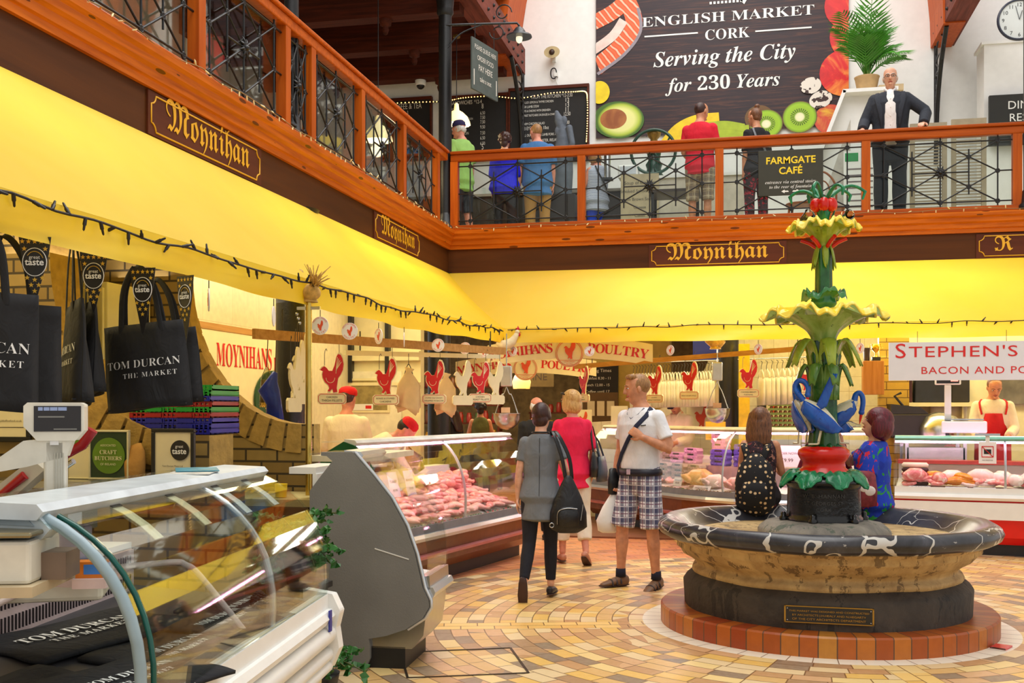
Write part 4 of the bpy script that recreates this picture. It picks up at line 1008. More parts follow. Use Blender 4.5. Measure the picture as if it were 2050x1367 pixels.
    if kind == 'fringe':
        for g in (-1, 1): eo((g*.066, -.03, .0), (.018, .06, .05))
        eo((0, -.07, .0), (.062, .034, .055))
    if kind == 'bob': eo((0, -.022, .03), (.092, .106, .1)); eo((0, -.045, -.04), (.096, .075, .1)); [eo((g*.078, -.005, -.035), (.026, .055, .085)) for g in (-1, 1)]
    if kind == 'pixie': eo((0, -.026, .03), (.088, .106, .1)); eo((0, -.05, -.035), (.078, .062, .075)); [eo((g*.074, -.01, -.0), (.018, .04, .04)) for g in (-1, 1)]
    if kind == 'big': eo((0, -.03, .04), (.115, .128, .118)); eo((0, -.07, -.03), (.128, .105, .13)); [eo((g*.1, -.03, -.03), (.04, .07, .105)) for g in (-1, 1)]
    if kind in ('long', 'straight'):
        eo((0, -.022, .03), (.1, .11, .104)); Lh = .2 if kind == 'straight' else .3
        hb_.loft([hp(0, -.05, .06), hp(0, -.062, -.04), hp(0, -.07, -.04-Lh*.6), hp(0, -.075, -.04-Lh)], [(.105*s, .06*s), (.122*s, .066*s), (.128*s, .056*s), (.112*s, .034*s)], 18, ref=Rh @ V((1, 0, 0)))
        for g in (-1, 1): hb_.loft([hp(g*.065, .0, .05), hp(g*.085, .0, -.04), hp(g*.09, -.02, -.15)], [(.025*s, .05*s), (.022*s, .05*s), (.016*s, .04*s)], 10, ref=Rh @ V((1, 0, 0)))
    if kind == 'bun': eo((0, -.022, .03), (.08, .1, .096)); eo((0, -.045, -.02), (.07, .06, .06)); eo((0, -.06, .135), (.04, .04, .036))
    if kind == 'curly':
        eo((0, -.025, .03), (.095, .11, .1)); rr = random.Random(5)
        for i in range(40):
            a = rr.uniform(0, 2*pi); b2 = rr.uniform(-.5, 1.2); p = (.09*cos(b2)*cos(a), -.03+.1*cos(b2)*sin(a), .02+.09*sin(b2))
            if p[1] < .04: eo(p, (.026,)*3)
        eo((0, -.09, -.06), (.06, .04, .06))
    if hm: fuse(hb_, 'hair', hm, t_, max(.007, vox*.9), 2)
    if cap:
        q = MB(); M4 = Matrix.Translation(hp(0, -.012, .06)) @ Rh.to_4x4()
        q.lathe([(.093*s, -.02*s), (.098*s, .0), (.094*s, .035*s), (.07*s, .062*s), (.03*s, .074*s), (.0001, .076*s)], 24, M=M4)
        if cap[1] == 'peak': q.loft([hp(0, .06, .045), hp(0, .11, .043), hp(0, .155, .03)], [(.07*s, .006*s), (.065*s, .006*s), (.04*s, .005*s)], 14, ref=Rh @ V((1, 0, 0)))
        q.build('cap', cap[0], t_)
    if face:
        ey = MB(); ed = MB()
        for g in (-1, 1):
            M4 = Matrix.Translation(hp(g*.031, .0785, .006)) @ Rh.to_4x4(); ey.ell((0, 0, 0), (.0135*s, .0095*s, .0062*s), 10, 8, M=M4); ey.ell((-.001*s, .006*s, -.0005*s), (.0066*s, .0066*s, .006*s), 8, 6, mat=1, M=M4)
            ed.loft([hp(g*.013, .0935, .026), hp(g*.03, .0935, .031), hp(g*.05, .083, .026)], [(.004*s, .004*s), (.005*s, .004*s), (.003*s, .003*s)], 6)
        ey.build('eyes', [eyew, eyed], t_); ed.build('eyebrows', hm or HSAND, t_)
        MB().loft([hp(-.023, .078, -.062), hp(-.01, .0885, -.06), hp(0, .0895, -.062), hp(.01, .0885, -.06), hp(.023, .078, -.062)], [(.003*s, .003*s), (.005*s, .006*s), (.006*s, .007*s), (.005*s, .006*s), (.003*s, .003*s)], 8, ref=(0, 0, 1)).build('lips', lipm, t_)
    if glasses:
        q = MB()
        for g in (-1, 1):
            q.tube([hp(g*.032+.021*cos(a), .104, .006+.016*sin(a)) for a in [2*pi*j/14 for j in range(14)]], .0022*s, 5, closed=True); q.tube([hp(g*.053, .1, .01), hp(g*.078, .0, .005)], .002*s, 5)
        q.tube([hp(-.011, .106, .01), hp(.011, .106, .01)], .002*s, 5); q.build('glasses', mat('dark_frame', (30, 26, 24), .3), t_)
    if extra: extra(B_)
    return B_
def rotm_axis(ax, a): return Matrix.Rotation(a, 3, ax)
def FL(px, py): p = atZ(px, py, 0); return (p.x, p.y, 0)
face_away = radians(12.2)

# woman in grey, walking away
def ex(b):
    MB().tube([b.tp(.5, -.05+.0*a, 0)+b.R @ V((.075*cos(a)*b.s, (.03+.06*sin(a))*b.s, .03*b.s)) for a in [2*pi*j/16 for j in range(16)]], .008, 6, closed=True).build('neck_cord', black, b.t)
    MB().tube([b.sp(z, pi, .0225) for z in (.48, .4, .3, .2, .1, .0, -.08)], .0025, 4).build('back_seam', mat('dark_grey_seam', (60, 62, 66), .9), b.t)
W1 = person('woman seen from behind in a grey short-sleeved top and black trousers', FL(1082, 1196), radians(6), 1.57, True, lean=.04, head=(-.25, .12), vox=.007, skin=SK1, face=True,
    arms={'L': ((-.2, -.05, -1), (-.05, .1, -1)), 'R': ((.35, -.2, -1), (.1, .75, -.62))},
    legs={'R': ((.0, .16, -1), (.0, -.02, -1), (.12, 1, -.0)), 'L': ((-.02, -.08, -1), (-.1, -.55, -1), (0, .18, -1))},
    hair=('pixie', HDARK), top=('blouse', cloth('faded_grey_cloth', (112, 116, 122)), dict(sl=.62, hem=-.22, inf=.022, flare=.014, slf=.014)), bottom=('trousers', cloth('black_stretch_cloth', (24, 24, 34)), dict(ln=1.88, inf=.006)),
    shoes=(leath('dark_canvas_shoe', (30, 26, 32)), 'flat'), extra=ex)
# woman in pink
W2 = person('blonde woman in a bright pink blouse and white cropped trousers', FL(1146, 1128), radians(14), 1.71, True, head=(.75, .05), vox=.008, skin=SK3,
    arms={'L': ((-.25, .15, -1), (.1, .8, -.5)), 'R': ((.25, .05, -1), (0, .5, -1))},
    legs={'L': ((-.02, .1, -1), (0, 0, -1), (-.1, 1, 0)), 'R': ((.03, -.08, -1), (.05, -.4, -1), (.3, .8, -.55))},
    hair=('bob', HBLOND), top=('blouse', cloth('bright_pink_cloth', (232, 26, 74)), dict(sl=.9, hem=-.15, inf=.03, flare=.02, slf=.016)), bottom=('trousers', cloth('white_linen_cloth', (226, 214, 196)), dict(ln=1.68, inf=.02, flare=.012)),
    shoes=(leath('tan_pump', (186, 120, 92)), 'flat'), extra=lambda b: MB().tube([b.hp(.085*cos(a), .005+.095*sin(a), .075+.02*sin(a)) for a in [pi*j/12 for j in range(13)]], .008, 6).build('sunglasses', black, b.t))
# man in white polo shirt
def ex(b):
    s = b.s
    q = MB(); q.tube([b.tp(.51, -.09), b.tp(.515, -.03, -.1), b.tp(.46, .09, -.085)], .012, 6)
    st = [b.sp(.49, 3.6, .03), b.sp(.515, 4.9, .03), b.sp(.46, -.75, .03), b.sp(.38, -.35, .032), b.sp(.28, .0, .032), b.sp(.17, .5, .034), b.sp(.07, .95, .036), b.sp(-.02, 1.4, .042)]
    MB().loft(st, [(.02*s, .005*s)]*8, 8, ref=b.R @ V((.6, 0, .6))).build('bag_strap', cloth('navy_webbing', (34, 40, 66)), b.t)
    MB().loft([b.tp(.015, -.003), b.tp(.062, -.001)], [(.20*s, .15*s), (.198*s, .148*s)], 28, ref=b.vx, round_=.05).build('belt', leath('dark_belt', (28, 28, 44)), b.t)
    MB().bar(b.tp(.04, .149, -.02), b.tp(.04, .149, .02), .012, .045).build('belt_buckle', steel, b.t)
    MB().tube([b.sp(.515, -.8, .024), b.sp(.47, -.35, .024), b.sp(.435, 0, .024), b.sp(.47, .35, .024), b.sp(.515, .8, .024)], .006, 6).build('collar_trim', mat('grey_trim', (130, 134, 146), .8), b.t)
    MB().loft([b.sp(.385, -.55, .024), b.sp(.39, -.75, .024)], [(.008, .004)]*2, 6).build('chest_emblem', black, b.t)
    for g in (-1, 1):
        an = b.P+b.LG['L' if g < 0 else 'R'][2]
        MB().loft([an+V((0, 0, -.01)), an+V((0, 0, .06))], [.044*s, .041*s], 14, round_=.1).build('sock', mat('dark_sock', (30, 32, 52), .9), b.t)
    MB().loft([b.tp(-.28, .02, .195), b.tp(-.42, .01, .2)], [(.03*s, .075*s), (.032*s, .08*s)], 10, ref=b.vx).build('pocket', M_PLAID, b.t)
M_PLAID = plaid('navy_white_plaid', (232, 230, 238), (28, 32, 84), (110, 60, 90), 10.5)
M1 = person('man in a white V-neck T-shirt and navy plaid shorts', FL(1282, 1176), radians(146), 1.84, False, head=(radians(-40), .08), vox=.0065, skin=SK2, fat=1.04,
    arms={'R': ((.22, -.05, -1), (.08, .22, -1), (0, .1, -1), (-1, 0, 0), 1.0), 'L': ((-.42, -.1, -1), (.62, .75, .42), (.65, .5, .55), (.3, -.8, -.3), .9)},
    legs={'R': ((.13, .14, -1), (.03, .02, -1), (.35, 1, 0)), 'L': ((-.10, .02, -1), (-.02, -.1, -1), (-.1, 1, -.2))},
    hair=('quiff', HSAND), top=('t_shirt', cloth('white_cotton', (238, 238, 242)), dict(sl=.66, hem=.06, inf=.022, slf=.014)), bottom=('shorts', M_PLAID, dict(ln=1.0, inf=.013, flare=.014)), shoes=(leath('brown_sandal', (120, 88, 64)), 'sandal'), extra=ex)
# girl with the spotted rucksack sitting on the rim
SITL = lambda g, y=1: ((g*.1, y, -.1), (g*.05, .15, -1), (g*.1, 1, -.1))
G1 = person('girl with long brown hair sitting on the fountain rim with her back turned', (.13, 9.17, 0), radians(4), 1.52, True, sit=.83, head=(-.3, .15), vox=.008, skin=SK2, lean=.08, face=False,
    arms={'L': ((-.12, .3, -1), (.4, 1, .1)), 'R': ((.25, .15, -1), (-.1, 1, .15))}, legs={'L': SITL(-1), 'R': SITL(1)}, hair=('straight', HBROWN),
    top=('dress', floral('dark_floral_cloth', (40, 26, 30), [(40, 26, 30), (150, 60, 60), (60, 40, 50), (190, 130, 110), (40, 28, 34)], 26), dict(sl=0, hem=-.1, inf=.012)), bottom=('skirt', cloth('black_cotton', (30, 26, 30)), dict(ln=.9, inf=.02)), shoes=(leath('pale_shoe', (190, 170, 150)), 'flat'))
# woman drinking
W3 = person('woman with burgundy hair in a blue floral top drinking from a water bottle', (1.03, 9.16, 0), radians(72), 1.56, True, sit=.79, head=(.35, -.28), vox=.008, skin=SK1, fat=1.12,
    arms={'R': ('ik', (-.08, .24, 1.27), (-.1, .35, 1), (-.9, .1, .0), .95, (.5, .3, -1)), 'L': ((-.3, .1, -1), (.35, 1, .05))}, legs={'L': SITL(-1), 'R': SITL(1)}, hair=('big', HRED),
    top=('tunic', floral('blue_floral_cloth', (20, 60, 180), [(16, 50, 170), (20, 120, 200), (210, 30, 60), (16, 60, 190), (40, 150, 60), (240, 130, 150), (30, 60, 160)], 11), dict(sl=.8, hem=-.25, inf=.028, flare=.03, slf=.05)), bottom=('trousers', cloth('navy_cloth', (20, 28, 60)), dict(ln=1.9)), shoes=(leath('dark_shoe', (30, 24, 24)), 'flat'))
W4 = person('person in a burgundy top sitting behind the green fountain stem', (.67, 9.27, 0), radians(10), 1.5, True, sit=.82, lean=.1, head=(0, .3), face=False, vox=.01, skin=SK2, arms={'L': ((-.35, .2, -1), (.2, 1, .1)), 'R': ((.35, .2, -1), (-.2, 1, .1))}, legs={'L': SITL(-1), 'R': SITL(1)}, hair=('short', HBLACK), top=('jumper', cloth('burgundy_cloth', (120, 12, 44)), dict(sl=1.8, hem=-.12, inf=.03)), bottom=('trousers', cloth('navy_cloth', (20, 28, 60)), dict(ln=1.9)), shoes=(leath('dark_shoe', (30, 24, 24)), 'flat'))
# butchers
coat = cloth('cream_coat_cloth', (236, 222, 190), amt=.06); redcap = cloth('red_cap_cloth', (206, 10, 20)); redap = cloth('red_apron_cloth', (196, 16, 26))
def apron(b, bib=True):
    s = b.s; q = MB()
    q.loft([b.tp(-.5, .02), b.tp(-.1, .02), b.tp(.06, .02), b.tp(.2, .02)]+([b.tp(.38, .022)] if bib else []), [(.2*s, .17*s), (.2*s, .165*s), (.196*s, .152*s), (.17*s, .148*s)]+([(.125*s, .156*s)] if bib else []), 24, ref=b.vx, round_=.05)
    q.build('apron', redap, b.t)
def ex(b):
    apron(b)
    for g in (-1, 1): MB().tube([b.sp(.37, g*.62, .042), b.sp(.44, g*.75, .044), b.sp(.49, g*1.1, .044), b.sp(.51, g*2, .04)], .012, 6).build('apron_strap', redap, b.t)
B1 = person('butcher in a cream coat and red apron looking down beside the white scales', (2.9, 13.75, .15), radians(172), 1.79, False, head=(.15, .5), lean=.08, vox=.009, skin=SK2, arms={'L': ((-.2, .3, -1), (.35, 1, -.35)), 'R': ((.2, .35, -1), (-.25, 1, -.4))}, hair=('short', HBROWN), top=('coat', coat, dict(sl=1.9, hem=-.3, inf=.026, slf=.02)), bottom=('trousers', cloth('dark_trousers', (40, 40, 46))), shoes=(leath('dark_shoe', (30, 24, 24)), 'flat'), extra=ex)
person('butcher in a cream coat and red cap seen from behind under the hanging chicken sign', (-4.02, 10.5, 0), radians(10), 1.76, False, head=(-.3, .1), face=False, vox=.01, skin=SK3, hair=('crop', HDARK), top=('coat', coat, dict(sl=1.9, hem=-.3, inf=.03, slf=.022)), over=None, cap=(redcap, 'round'), bottom=('trousers', redap), shoes=(leath('dark_shoe', (30, 24, 24)), 'flat'), arms={'L': ((-.2, .2, -1), (0, .8, -.6)), 'R': ((.2, .2, -1), (0, .8, -.6))})
person('butcher in a white coat and red cap bending over the meat counter', (-3.86, 10.1, 0), radians(-62), 1.74, False, lean=.95, head=(-.2, .75), face=False, vox=.01, skin=SK3, hair=('crop', HBLACK), top=('coat', coat, dict(sl=1.9, hem=-.25, inf=.03, slf=.02)), cap=(redcap, 'round'), bottom=('trousers', redap), shoes=(leath('dark_shoe', (30, 24, 24)), 'flat'), arms={'L': ((-.1, .6, -1), (.1, .5, -.8)), 'R': ((.1, .6, -1), (-.1, .5, -.8))}, extra=lambda b: apron(b, False))
person('bald man in a dark suit beyond the end of the meat counter', (-2.42, 12.6, 0), radians(16), 1.68, False, head=(.1, .05), face=False, vox=.01, skin=SK3, hair=('fringe', HGREY), top=('jacket', cloth('black_suit_cloth', (20, 20, 24)), dict(sl=1.95, hem=-.22, inf=.03)), bottom=('trousers', cloth('black_suit_cloth', (20, 20, 24))), shoes=(leath('dark_shoe', (30, 24, 24)), 'flat'))
def ex(b):
    for g in (-1, 1): MB().loft([b.tp(.53, -.02, g*.05), b.tp(.5, .075, g*.06), b.tp(.44, .13, g*.03)], [(.014, .03), (.012, .035), (.006, .012)], 8).build('collar', coat, b.t)
person('poultry seller in a cream coat and dark cap working behind the eggs', (-.86, 14.94, 0), radians(150), 1.76, False, lean=.12, head=(.15, .6), vox=.009, skin=SK2, hair=('crop', HDARK), cap=(cloth('dark_purple_cap', (40, 30, 60)), 'peak'), arms={'L': ((-.25, .25, -1), (.4, 1, -.2)), 'R': ((.4, .3, -.9), (-.15, 1, -.15))}, top=('coat', coat, dict(sl=1.85, hem=-.3, inf=.03, slf=.024)), bottom=('trousers', cloth('dark_trousers', (40, 40, 46))), shoes=(leath('dark_shoe', (30, 24, 24)), 'flat'), extra=ex)
person('woman with long dark hair at the deli shelves beyond the black column', (-4.25, 15.5, 0), radians(60), 1.62, True, head=(.3, .3), face=True, vox=.012, skin=SK2, hair=('long', HDARK), top=('cardigan', cloth('black_cotton', (30, 26, 30)), dict(sl=1.9, hem=-.2)), bottom=('trousers', cloth('dark_trousers', (40, 40, 46))), shoes=(leath('dark_shoe', (30, 24, 24)), 'flat'))
person('person in an olive vest standing deep inside the deli', (-4.3, 17.4, 0), radians(14), 1.68, True, face=False, vox=.012, skin=SK2, hair=('curly', HBLACK), top=('vest', cloth('olive_cloth', (96, 96, 44)), dict(sl=0, hem=-.15)), bottom=('trousers', cloth('dark_trousers', (40, 40, 46))), shoes=(leath('dark_shoe', (30, 24, 24)), 'flat'), arms={'L': ((-.3, .2, -1), (.3, 1, -.2)), 'R': ((.3, .2, -1), (-.3, 1, -.2))})
# people on the balcony
G = GZ
person('elderly man in a pale green polo shirt and navy cap on the balcony', (-3.93, 14.75, G), radians(62), 1.76, False, head=(.2, .15), vox=.009, skin=SK3, hair=('fringe', HGREY), cap=(cloth('navy_cap_cloth', (34, 26, 76)), 'peak'), top=('polo_shirt', cloth('pale_green_cloth', (160, 206, 110)), dict(sl=.75, hem=-.14, inf=.026, flare=.01, slf=.025)), bottom=('shorts', cloth('charcoal_cloth', (44, 44, 52)), dict(ln=1.05, inf=.024, flare=.02)), legs={'R': ((.03, -.05, -1), (.0, -.25, -1), (.1, 1, 0))}, shoes=(leath('white_trainer', (210, 206, 200)), 'flat'), fat=1.1)
person('woman in a royal blue top with dark curly hair tied back', (-3.36, 15.05, G), radians(4), 1.64, True, face=False, vox=.01, skin=SK1, fat=1.25, hair=('curly', HDARK), top=('top', cloth('royal_blue_cloth', (20, 20, 220)), dict(sl=1.2, hem=-.1, inf=.024, slf=.02)), bottom=('trousers', cloth('black_cotton', (30, 26, 30)), dict(inf=.012)), shoes=(leath('dark_shoe', (30, 24, 24)), 'flat'))
person('man in a denim blue shirt and tan trousers queuing on the balcony', (-2.9, 15.15, G), radians(14), 1.77, False, head=(.5, .2), vox=.009, skin=SK3, fat=1.15, hair=('crop', HSAND), top=('shirt', cloth('denim_blue_cloth', (66, 116, 170)), dict(sl=.8, hem=-.17, inf=.028, flare=.02, slf=.03)), bottom=('trousers', cloth('tan_cotton', (176, 130, 60)), dict(inf=.02)), shoes=(leath('dark_shoe', (30, 24, 24)), 'flat'), arms={'L': ((-.3, 0, -1), (.0, .1, -1))}, extra=lambda b: MB().tube([b.hp(.085*cos(a), .005+.09*sin(a), .075) for a in [pi*j/12 for j in range(13)]], .006, 6).build('sunglasses', black, b.t))
person('woman in a striped top and royal blue trousers behind a railing post', (-2.2, 16.3, G), radians(50), 1.64, True, head=(.2, .3), face=False, vox=.01, skin=SK3, fat=1.2, hair=('bob', HSAND), top=('striped_top', stripes('blue_white_stripes', (206, 212, 226), (92, 104, 140), 55), dict(sl=0, hem=-.16, inf=.03, flare=.02)), bottom=('trousers', cloth('cobalt_cloth', (10, 60, 200)), dict(ln=1.5, inf=.014)), shoes=(leath('pale_shoe', (190, 170, 150)), 'flat'), arms={'L': ((-.3, .2, -1), (.1, .9, -.7)), 'R': ((.3, .2, -1), (.0, .9, -.7))}, extra=lambda b: MB().loft([b.sp(.5, pi+.9, .04), b.sp(.4, pi+.5, .04), b.sp(.25, pi, .042), b.sp(.05, pi-.7, .045)], [(.016, .004)]*4, 6).build('bag_strap', black, b.t))
person('white-haired person in grey-blue sitting at a cafe table', (-1.42, 16.55, G), radians(20), 1.66, False, sit=.54, lean=.25, head=(-.1, .3), face=False, vox=.012, skin=SK3, hair=('short', HGREY), top=('jumper', cloth('grey_blue_cloth', (70, 84, 116)), dict(sl=1.9, hem=-.08, inf=.03)), bottom=('trousers', cloth('dark_trousers', (40, 40, 46))), legs={'L': SITL(-1), 'R': SITL(1)}, shoes=(leath('dark_shoe', (30, 24, 24)), 'flat'), arms={'L': ((-.3, .5, -1), (.3, 1, .3)), 'R': ((.3, .5, -1), (-.3, 1, .3))})
person('man in a red T-shirt and checked shorts on the balcony', (-.58, 14.6, G), radians(-12), 1.78, False, head=(-.5, .1), vox=.009, skin=SK2, hair=('crop', HDARK), top=('t_shirt', cloth('red_cotton', (222, 22, 48)), dict(sl=.7, hem=-.1, inf=.034, flare=.012, slf=.02)), bottom=('shorts', plaid('khaki_plaid', (170, 150, 120), (120, 104, 92), (206, 196, 170), 11), dict(ln=1.05, inf=.022, flare=.022)), shoes=(leath('white_trainer', (210, 206, 200)), 'flat'), arms={'L': ((-.2, .1, -1), (.3, .9, -.5)), 'R': ((.2, .1, -1), (-.1, .9, -.3))})
person('woman with her hair in a bun wearing black and red patterned trousers', (.16, 14.75, G), radians(28), 1.7, True, head=(.35, .1), vox=.009, skin=SK2, fat=1.05, hair=('bun', HBROWN), top=('black_top', cloth('black_cotton', (30, 26, 30)), dict(sl=.9, hem=-.12, inf=.02)), bottom=('trousers', floral('red_black_pattern', (150, 16, 40), [(30, 16, 20), (170, 20, 50), (60, 16, 24), (190, 40, 60), (40, 20, 24)], 18), dict(inf=.014)), shoes=(leath('dark_shoe', (30, 24, 24)), 'flat'), extra=lambda b: MB().loft([b.sp(.5, pi+.9, .028), b.sp(.4, pi+.45, .03), b.sp(.28, pi-.1, .03), b.sp(.1, pi-.9, .032)], [(.018, .004)]*4, 6).build('bag_strap', mat('grey_strap', (120, 122, 128), .6), b.t))
def ex(b):
    s = b.s
    for g in (-1, 1):
        MB().loft([b.sp(.52, g*1.9, .045), b.sp(.5, g*1.0, .045), b.sp(.44, g*.62, .046), b.sp(.3, g*.5, .046), b.sp(.12, g*.46, .044)], [(.016*s, .016*s), (.03*s, .01*s), (.042*s, .009*s), (.03*s, .008*s), (.008*s, .006*s)], 10, ref=b.vx).build('lapel', SUIT, b.t)
        MB().loft([b.tp(.56, -.03, g*.06), b.tp(.548, .02, g*.062), b.tp(.515, .075, g*.035), b.tp(.49, .1, g*.018)], [(.010*s, .022*s), (.010*s, .024*s), (.010*s, .022*s), (.006*s, .01*s)], 8).build('collar', wshirt, b.t)
    MB().loft([b.tp(.535, .03)]+[b.sp(z, 0, -.018) for z in (.5, .44, .36, .26, .16, .06, -.03, -.08)], [(.03*s, .03*s)]+[(w*s, .066*s) for w in (.05, .075, .088, .092, .092, .095, .098, .09)], 18, ref=b.vx).build('shirt', wshirt, b.t)
    for i in range(5): MB().ell(b.sp(.42-.09*i, 0, .046), .006, 6, 4).build('button', whitep, b.t)
SUIT = cloth('charcoal_suit_cloth', (40, 44, 54), amt=.08); wshirt = cloth('white_shirt_cloth', (238, 234, 232), amt=.03)
M2 = person('balding man in a dark suit and white shirt leaning on the balcony rail', (1.75, 13.86, G), radians(174), 1.84, False, head=(0, .05), vox=.007, skin=SK1, fat=1.08, hair=('fringe', HGREY), glasses=True, lean=.04,
    arms={'R': ((.42, .12, -1), (.1, .85, -.55), (.1, 1, -.25), (0, -.25, -1), .5), 'L': ((-.85, .05, -.72), (.15, .72, -.75), (.3, 1, -.15), (0, -.2, -1), .5)},
    top=('jacket', SUIT, dict(sl=1.95, hem=-.24, inf=.034, slf=.022, flare=.01)), bottom=('trousers', SUIT, dict(inf=.02, flare=.012)), shoes=(leath('dark_shoe', (30, 24, 24)), 'flat'), extra=ex)

# ---------------------------------------------------------------- the gallery: banner, boards, plants
def sign(name, label, cat, loc, rotz=0, group=None): return thing(name, label, cat, loc, rotz, group)
ink = mat('white_ink', (244, 244, 240), .6, amt=.02); goldp = mat('gold_paint', (238, 178, 30), .45, amt=.06)
def banner_mat():
    t = NT('dark_plank_print'); v = t.co(); n = t.noise(t.mapn(v, (.5, 1, 9), rot=(0, .12, 0)), 3.0, 5, .65, .6)
    c = t.ramp(n, [(.3, (24, 12, 20)), (.52, (52, 26, 26)), (.62, (92, 52, 34)), (.75, (46, 22, 28))])
    big = t.noise(v, .8, 2); c = t.mix(t.ma('MULTIPLY', big, .5), c, lin((34, 20, 40))); return t.fin(c, .5)
bl, br = atY(1193, 275, BACK-.04), atY(1699, 250, BACK-.04)
bx0, bx1, bz0 = bl.x, br.x, 5.98
t_ = thing('market_banner', 'huge dark printed banner reading ENGLISH MARKET CORK on the white end wall', 'banner', ((bx0+bx1)/2, BACK-.04, bz0))
W2_ = (bx1-bx0)/2
MB().grid(20, 12, lambda u, v: ((u-.5)*2*W2_, .002*sin(u*9+v*3), v*3.6)).build('banner_sheet', banner_mat(), t_)
def bp(px, py): p = atY(px, py, BACK-.06); return p.x-(bx0+bx1)/2, p.z-bz0
def btx(s, px0, px1, py, **k):
    a, z = bp(px0, py); c, _ = bp(px1, py); b = MB(); tx(b, s, w=c-a, x=(a+c)/2, z=z, y=-.006, res=4, **k); return b
bx_, bz_ = bp(1455, 40)
btx(serif('ENGLISH MARKET'), 1285, 1630, 54, bold=-.006, sx=1.3).build('title', ink, t_)
btx(serif('CORK'), 1411, 1500, 80, bold=-.006).build('title', ink, t_)
btx(serifi('Serving the City'), 1309, 1594, 134).build('slogan', ink, t_)
btx(serifi('for 230 Years'), 1336, 1566, 184).build('slogan', ink, t_)
for a, c, y in ((1290, 1397, 69), (1512, 1625, 58)):
    x0, z0 = bp(a, y); x1, z1 = bp(c, y); MB().box(x0, x1, -.008, -.004, (z0+z1)/2-.012, (z0+z1)/2+.012).build('rule', ink, t_)
x0, z0 = bp(1455, 3)
q = MB()
for i in range(9): q.box(x0-.27+.06*i, x0-.235+.06*i, -.008, -.004, z0-.02, z0+.02)
q.prism([(x0+.2, z0+.02), (x0+.32, z0+.02), (x0+.27, z0-.06)], -.008, -.004).build('crest', ink, t_)
_pc = [0]
def pcy(): _pc[0] += 1; return -.004-.0012*_pc[0]
def disc(mb, px, py, rpx, rz=1.0, mat=0, y=None, n=28, rot=0, M=None):
    x, z = bp(px, py); r = rpx*.00805; y = pcy()
    pts = []
    for k in range(n):
        a = 2*pi*k/n; u, w = r*cos(a), r*rz*sin(a); pts.append((x+u*cos(rot)-w*sin(rot), z+u*sin(rot)+w*cos(rot)))
    pts = [(max(-W2_, min(W2_, p)), q) for p, q in pts]
    mb.add([(p, y, w) for p, w in pts], [tuple(range(n))], mat)
    return mb
pr = lambda n, c, **k: mat(n, c, .5, **k)
# salmon steaks at the upper left
def salmon():
    t = NT('salmon_print'); w = t.N('ShaderNodeTexWave'); w.inputs['Scale'].default_value = 3.2; w.inputs['Distortion'].default_value = 3; w.inputs['Detail'].default_value = 2
    t.L(t.mapn(t.co(), (1, 1, 1), rot=(0, .7, 0)), w.inputs[0]); return t.fin(t.ramp(w.outputs[1], [(0, (236, 110, 60)), (.75, (226, 84, 40)), (.92, (248, 200, 170))]), .5)
sal = salmon(); skinp = pr('fish_skin_print', (150, 140, 150)); flesh = pr('pale_flesh_print', (244, 214, 204))
def ringband(pts, wpx):
    P = spl([(x, y, 0) for x, y in pts], 6); m = MB(); vs = []; y_ = pcy()
    for i, p in enumerate(P):
        t = (P[min(i+1, len(P)-1)]-P[max(i-1, 0)]).normalized(); n = V((-t.y, t.x, 0))
        for sg in (-1, 1):
            a, z = bp(p.x+n.x*wpx*sg, p.y+n.y*wpx*sg); vs.append((max(-W2_, a), y_, z))
    return m.add(vs, [(2*i, 2*i+1, 2*i+3, 2*i+2) for i in range(len(P)-1)])
ringband([(1192, 135), (1240, 95), (1268, 55), (1262, 15), (1240, -20)], 17).build('salmon_print', sal, t_)
ringband([(1187, 45), (1225, 25), (1252, 0), (1262, -30)], 15).build('salmon_print', sal, t_)
ringband([(1196, 148), (1250, 108), (1282, 62), (1277, 15)], 3).build('salmon_skin_print', skinp, t_)
ringband([(1188, 100), (1226, 72), (1248, 40)], 9).build('salmon_flesh_print', flesh, t_)
def kiwi():
    t = NT('kiwi_print'); x, y, z = t.xyz(t.co('Generated')); dx, dz = t.ma('SUBTRACT', x, .5), t.ma('SUBTRACT', z, .5)
    r = t.ma('SQRT', t.ma('ADD', t.ma('MULTIPLY', dx, dx), t.ma('MULTIPLY', dz, dz))); a = t.ma('ARCTAN2', dz, dx)
    c = t.ramp(r, [(.0, (250, 246, 210)), (.11, (244, 240, 190)), (.16, (150, 190, 30)), (.4, (164, 206, 40)), (.46, (130, 170, 30)), (.485, (110, 80, 40))])
    sd = t.ma('MULTIPLY', t.ma('GREATER_THAN', t.ma('SINE', t.ma('MULTIPLY', a, 24)), .2), t.ma('MULTIPLY', t.ma('GREATER_THAN', r, .15), t.ma('LESS_THAN', r, .27)))
    return t.fin(t.mix(t.ma('MULTIPLY', sd, .85), c, lin((30, 40, 12))), .5)
kw = kiwi()
def apple(name, c1, c2, c3):
    t = NT(name); v = t.co(); n = t.noise(v, 2.4, 4, .6, 1); return t.fin(t.ramp(n, [(.35, c1), (.55, c2), (.7, c3)]), .4)
app = apple('red_apple_print', (196, 10, 20), (226, 30, 30), (250, 150, 60)); app2 = apple('mottled_apple_print', (240, 190, 50), (214, 70, 50), (226, 150, 60))
disc(MB(), 1700, 10, 46).build('apple_print', app, t_); disc(MB(), 1702, 72, 38, 1.15).build('apple_print', app, t_); disc(MB(), 1690, 145, 46, .98).build('apple_print', app, t_)
disc(MB(), 1662, 238, 30, .95).build('apple_print', app2, t_)
disc(MB(), 1520, 236, 28, .9).build('kiwi_skin_print', pr('kiwi_skin_print', (112, 78, 36)), t_)
disc(MB(), 1601, 234, 33, .95).build('kiwi_print', kw, t_); disc(MB(), 1534, 248, 32, .9).build('kiwi_print', kw, t_)
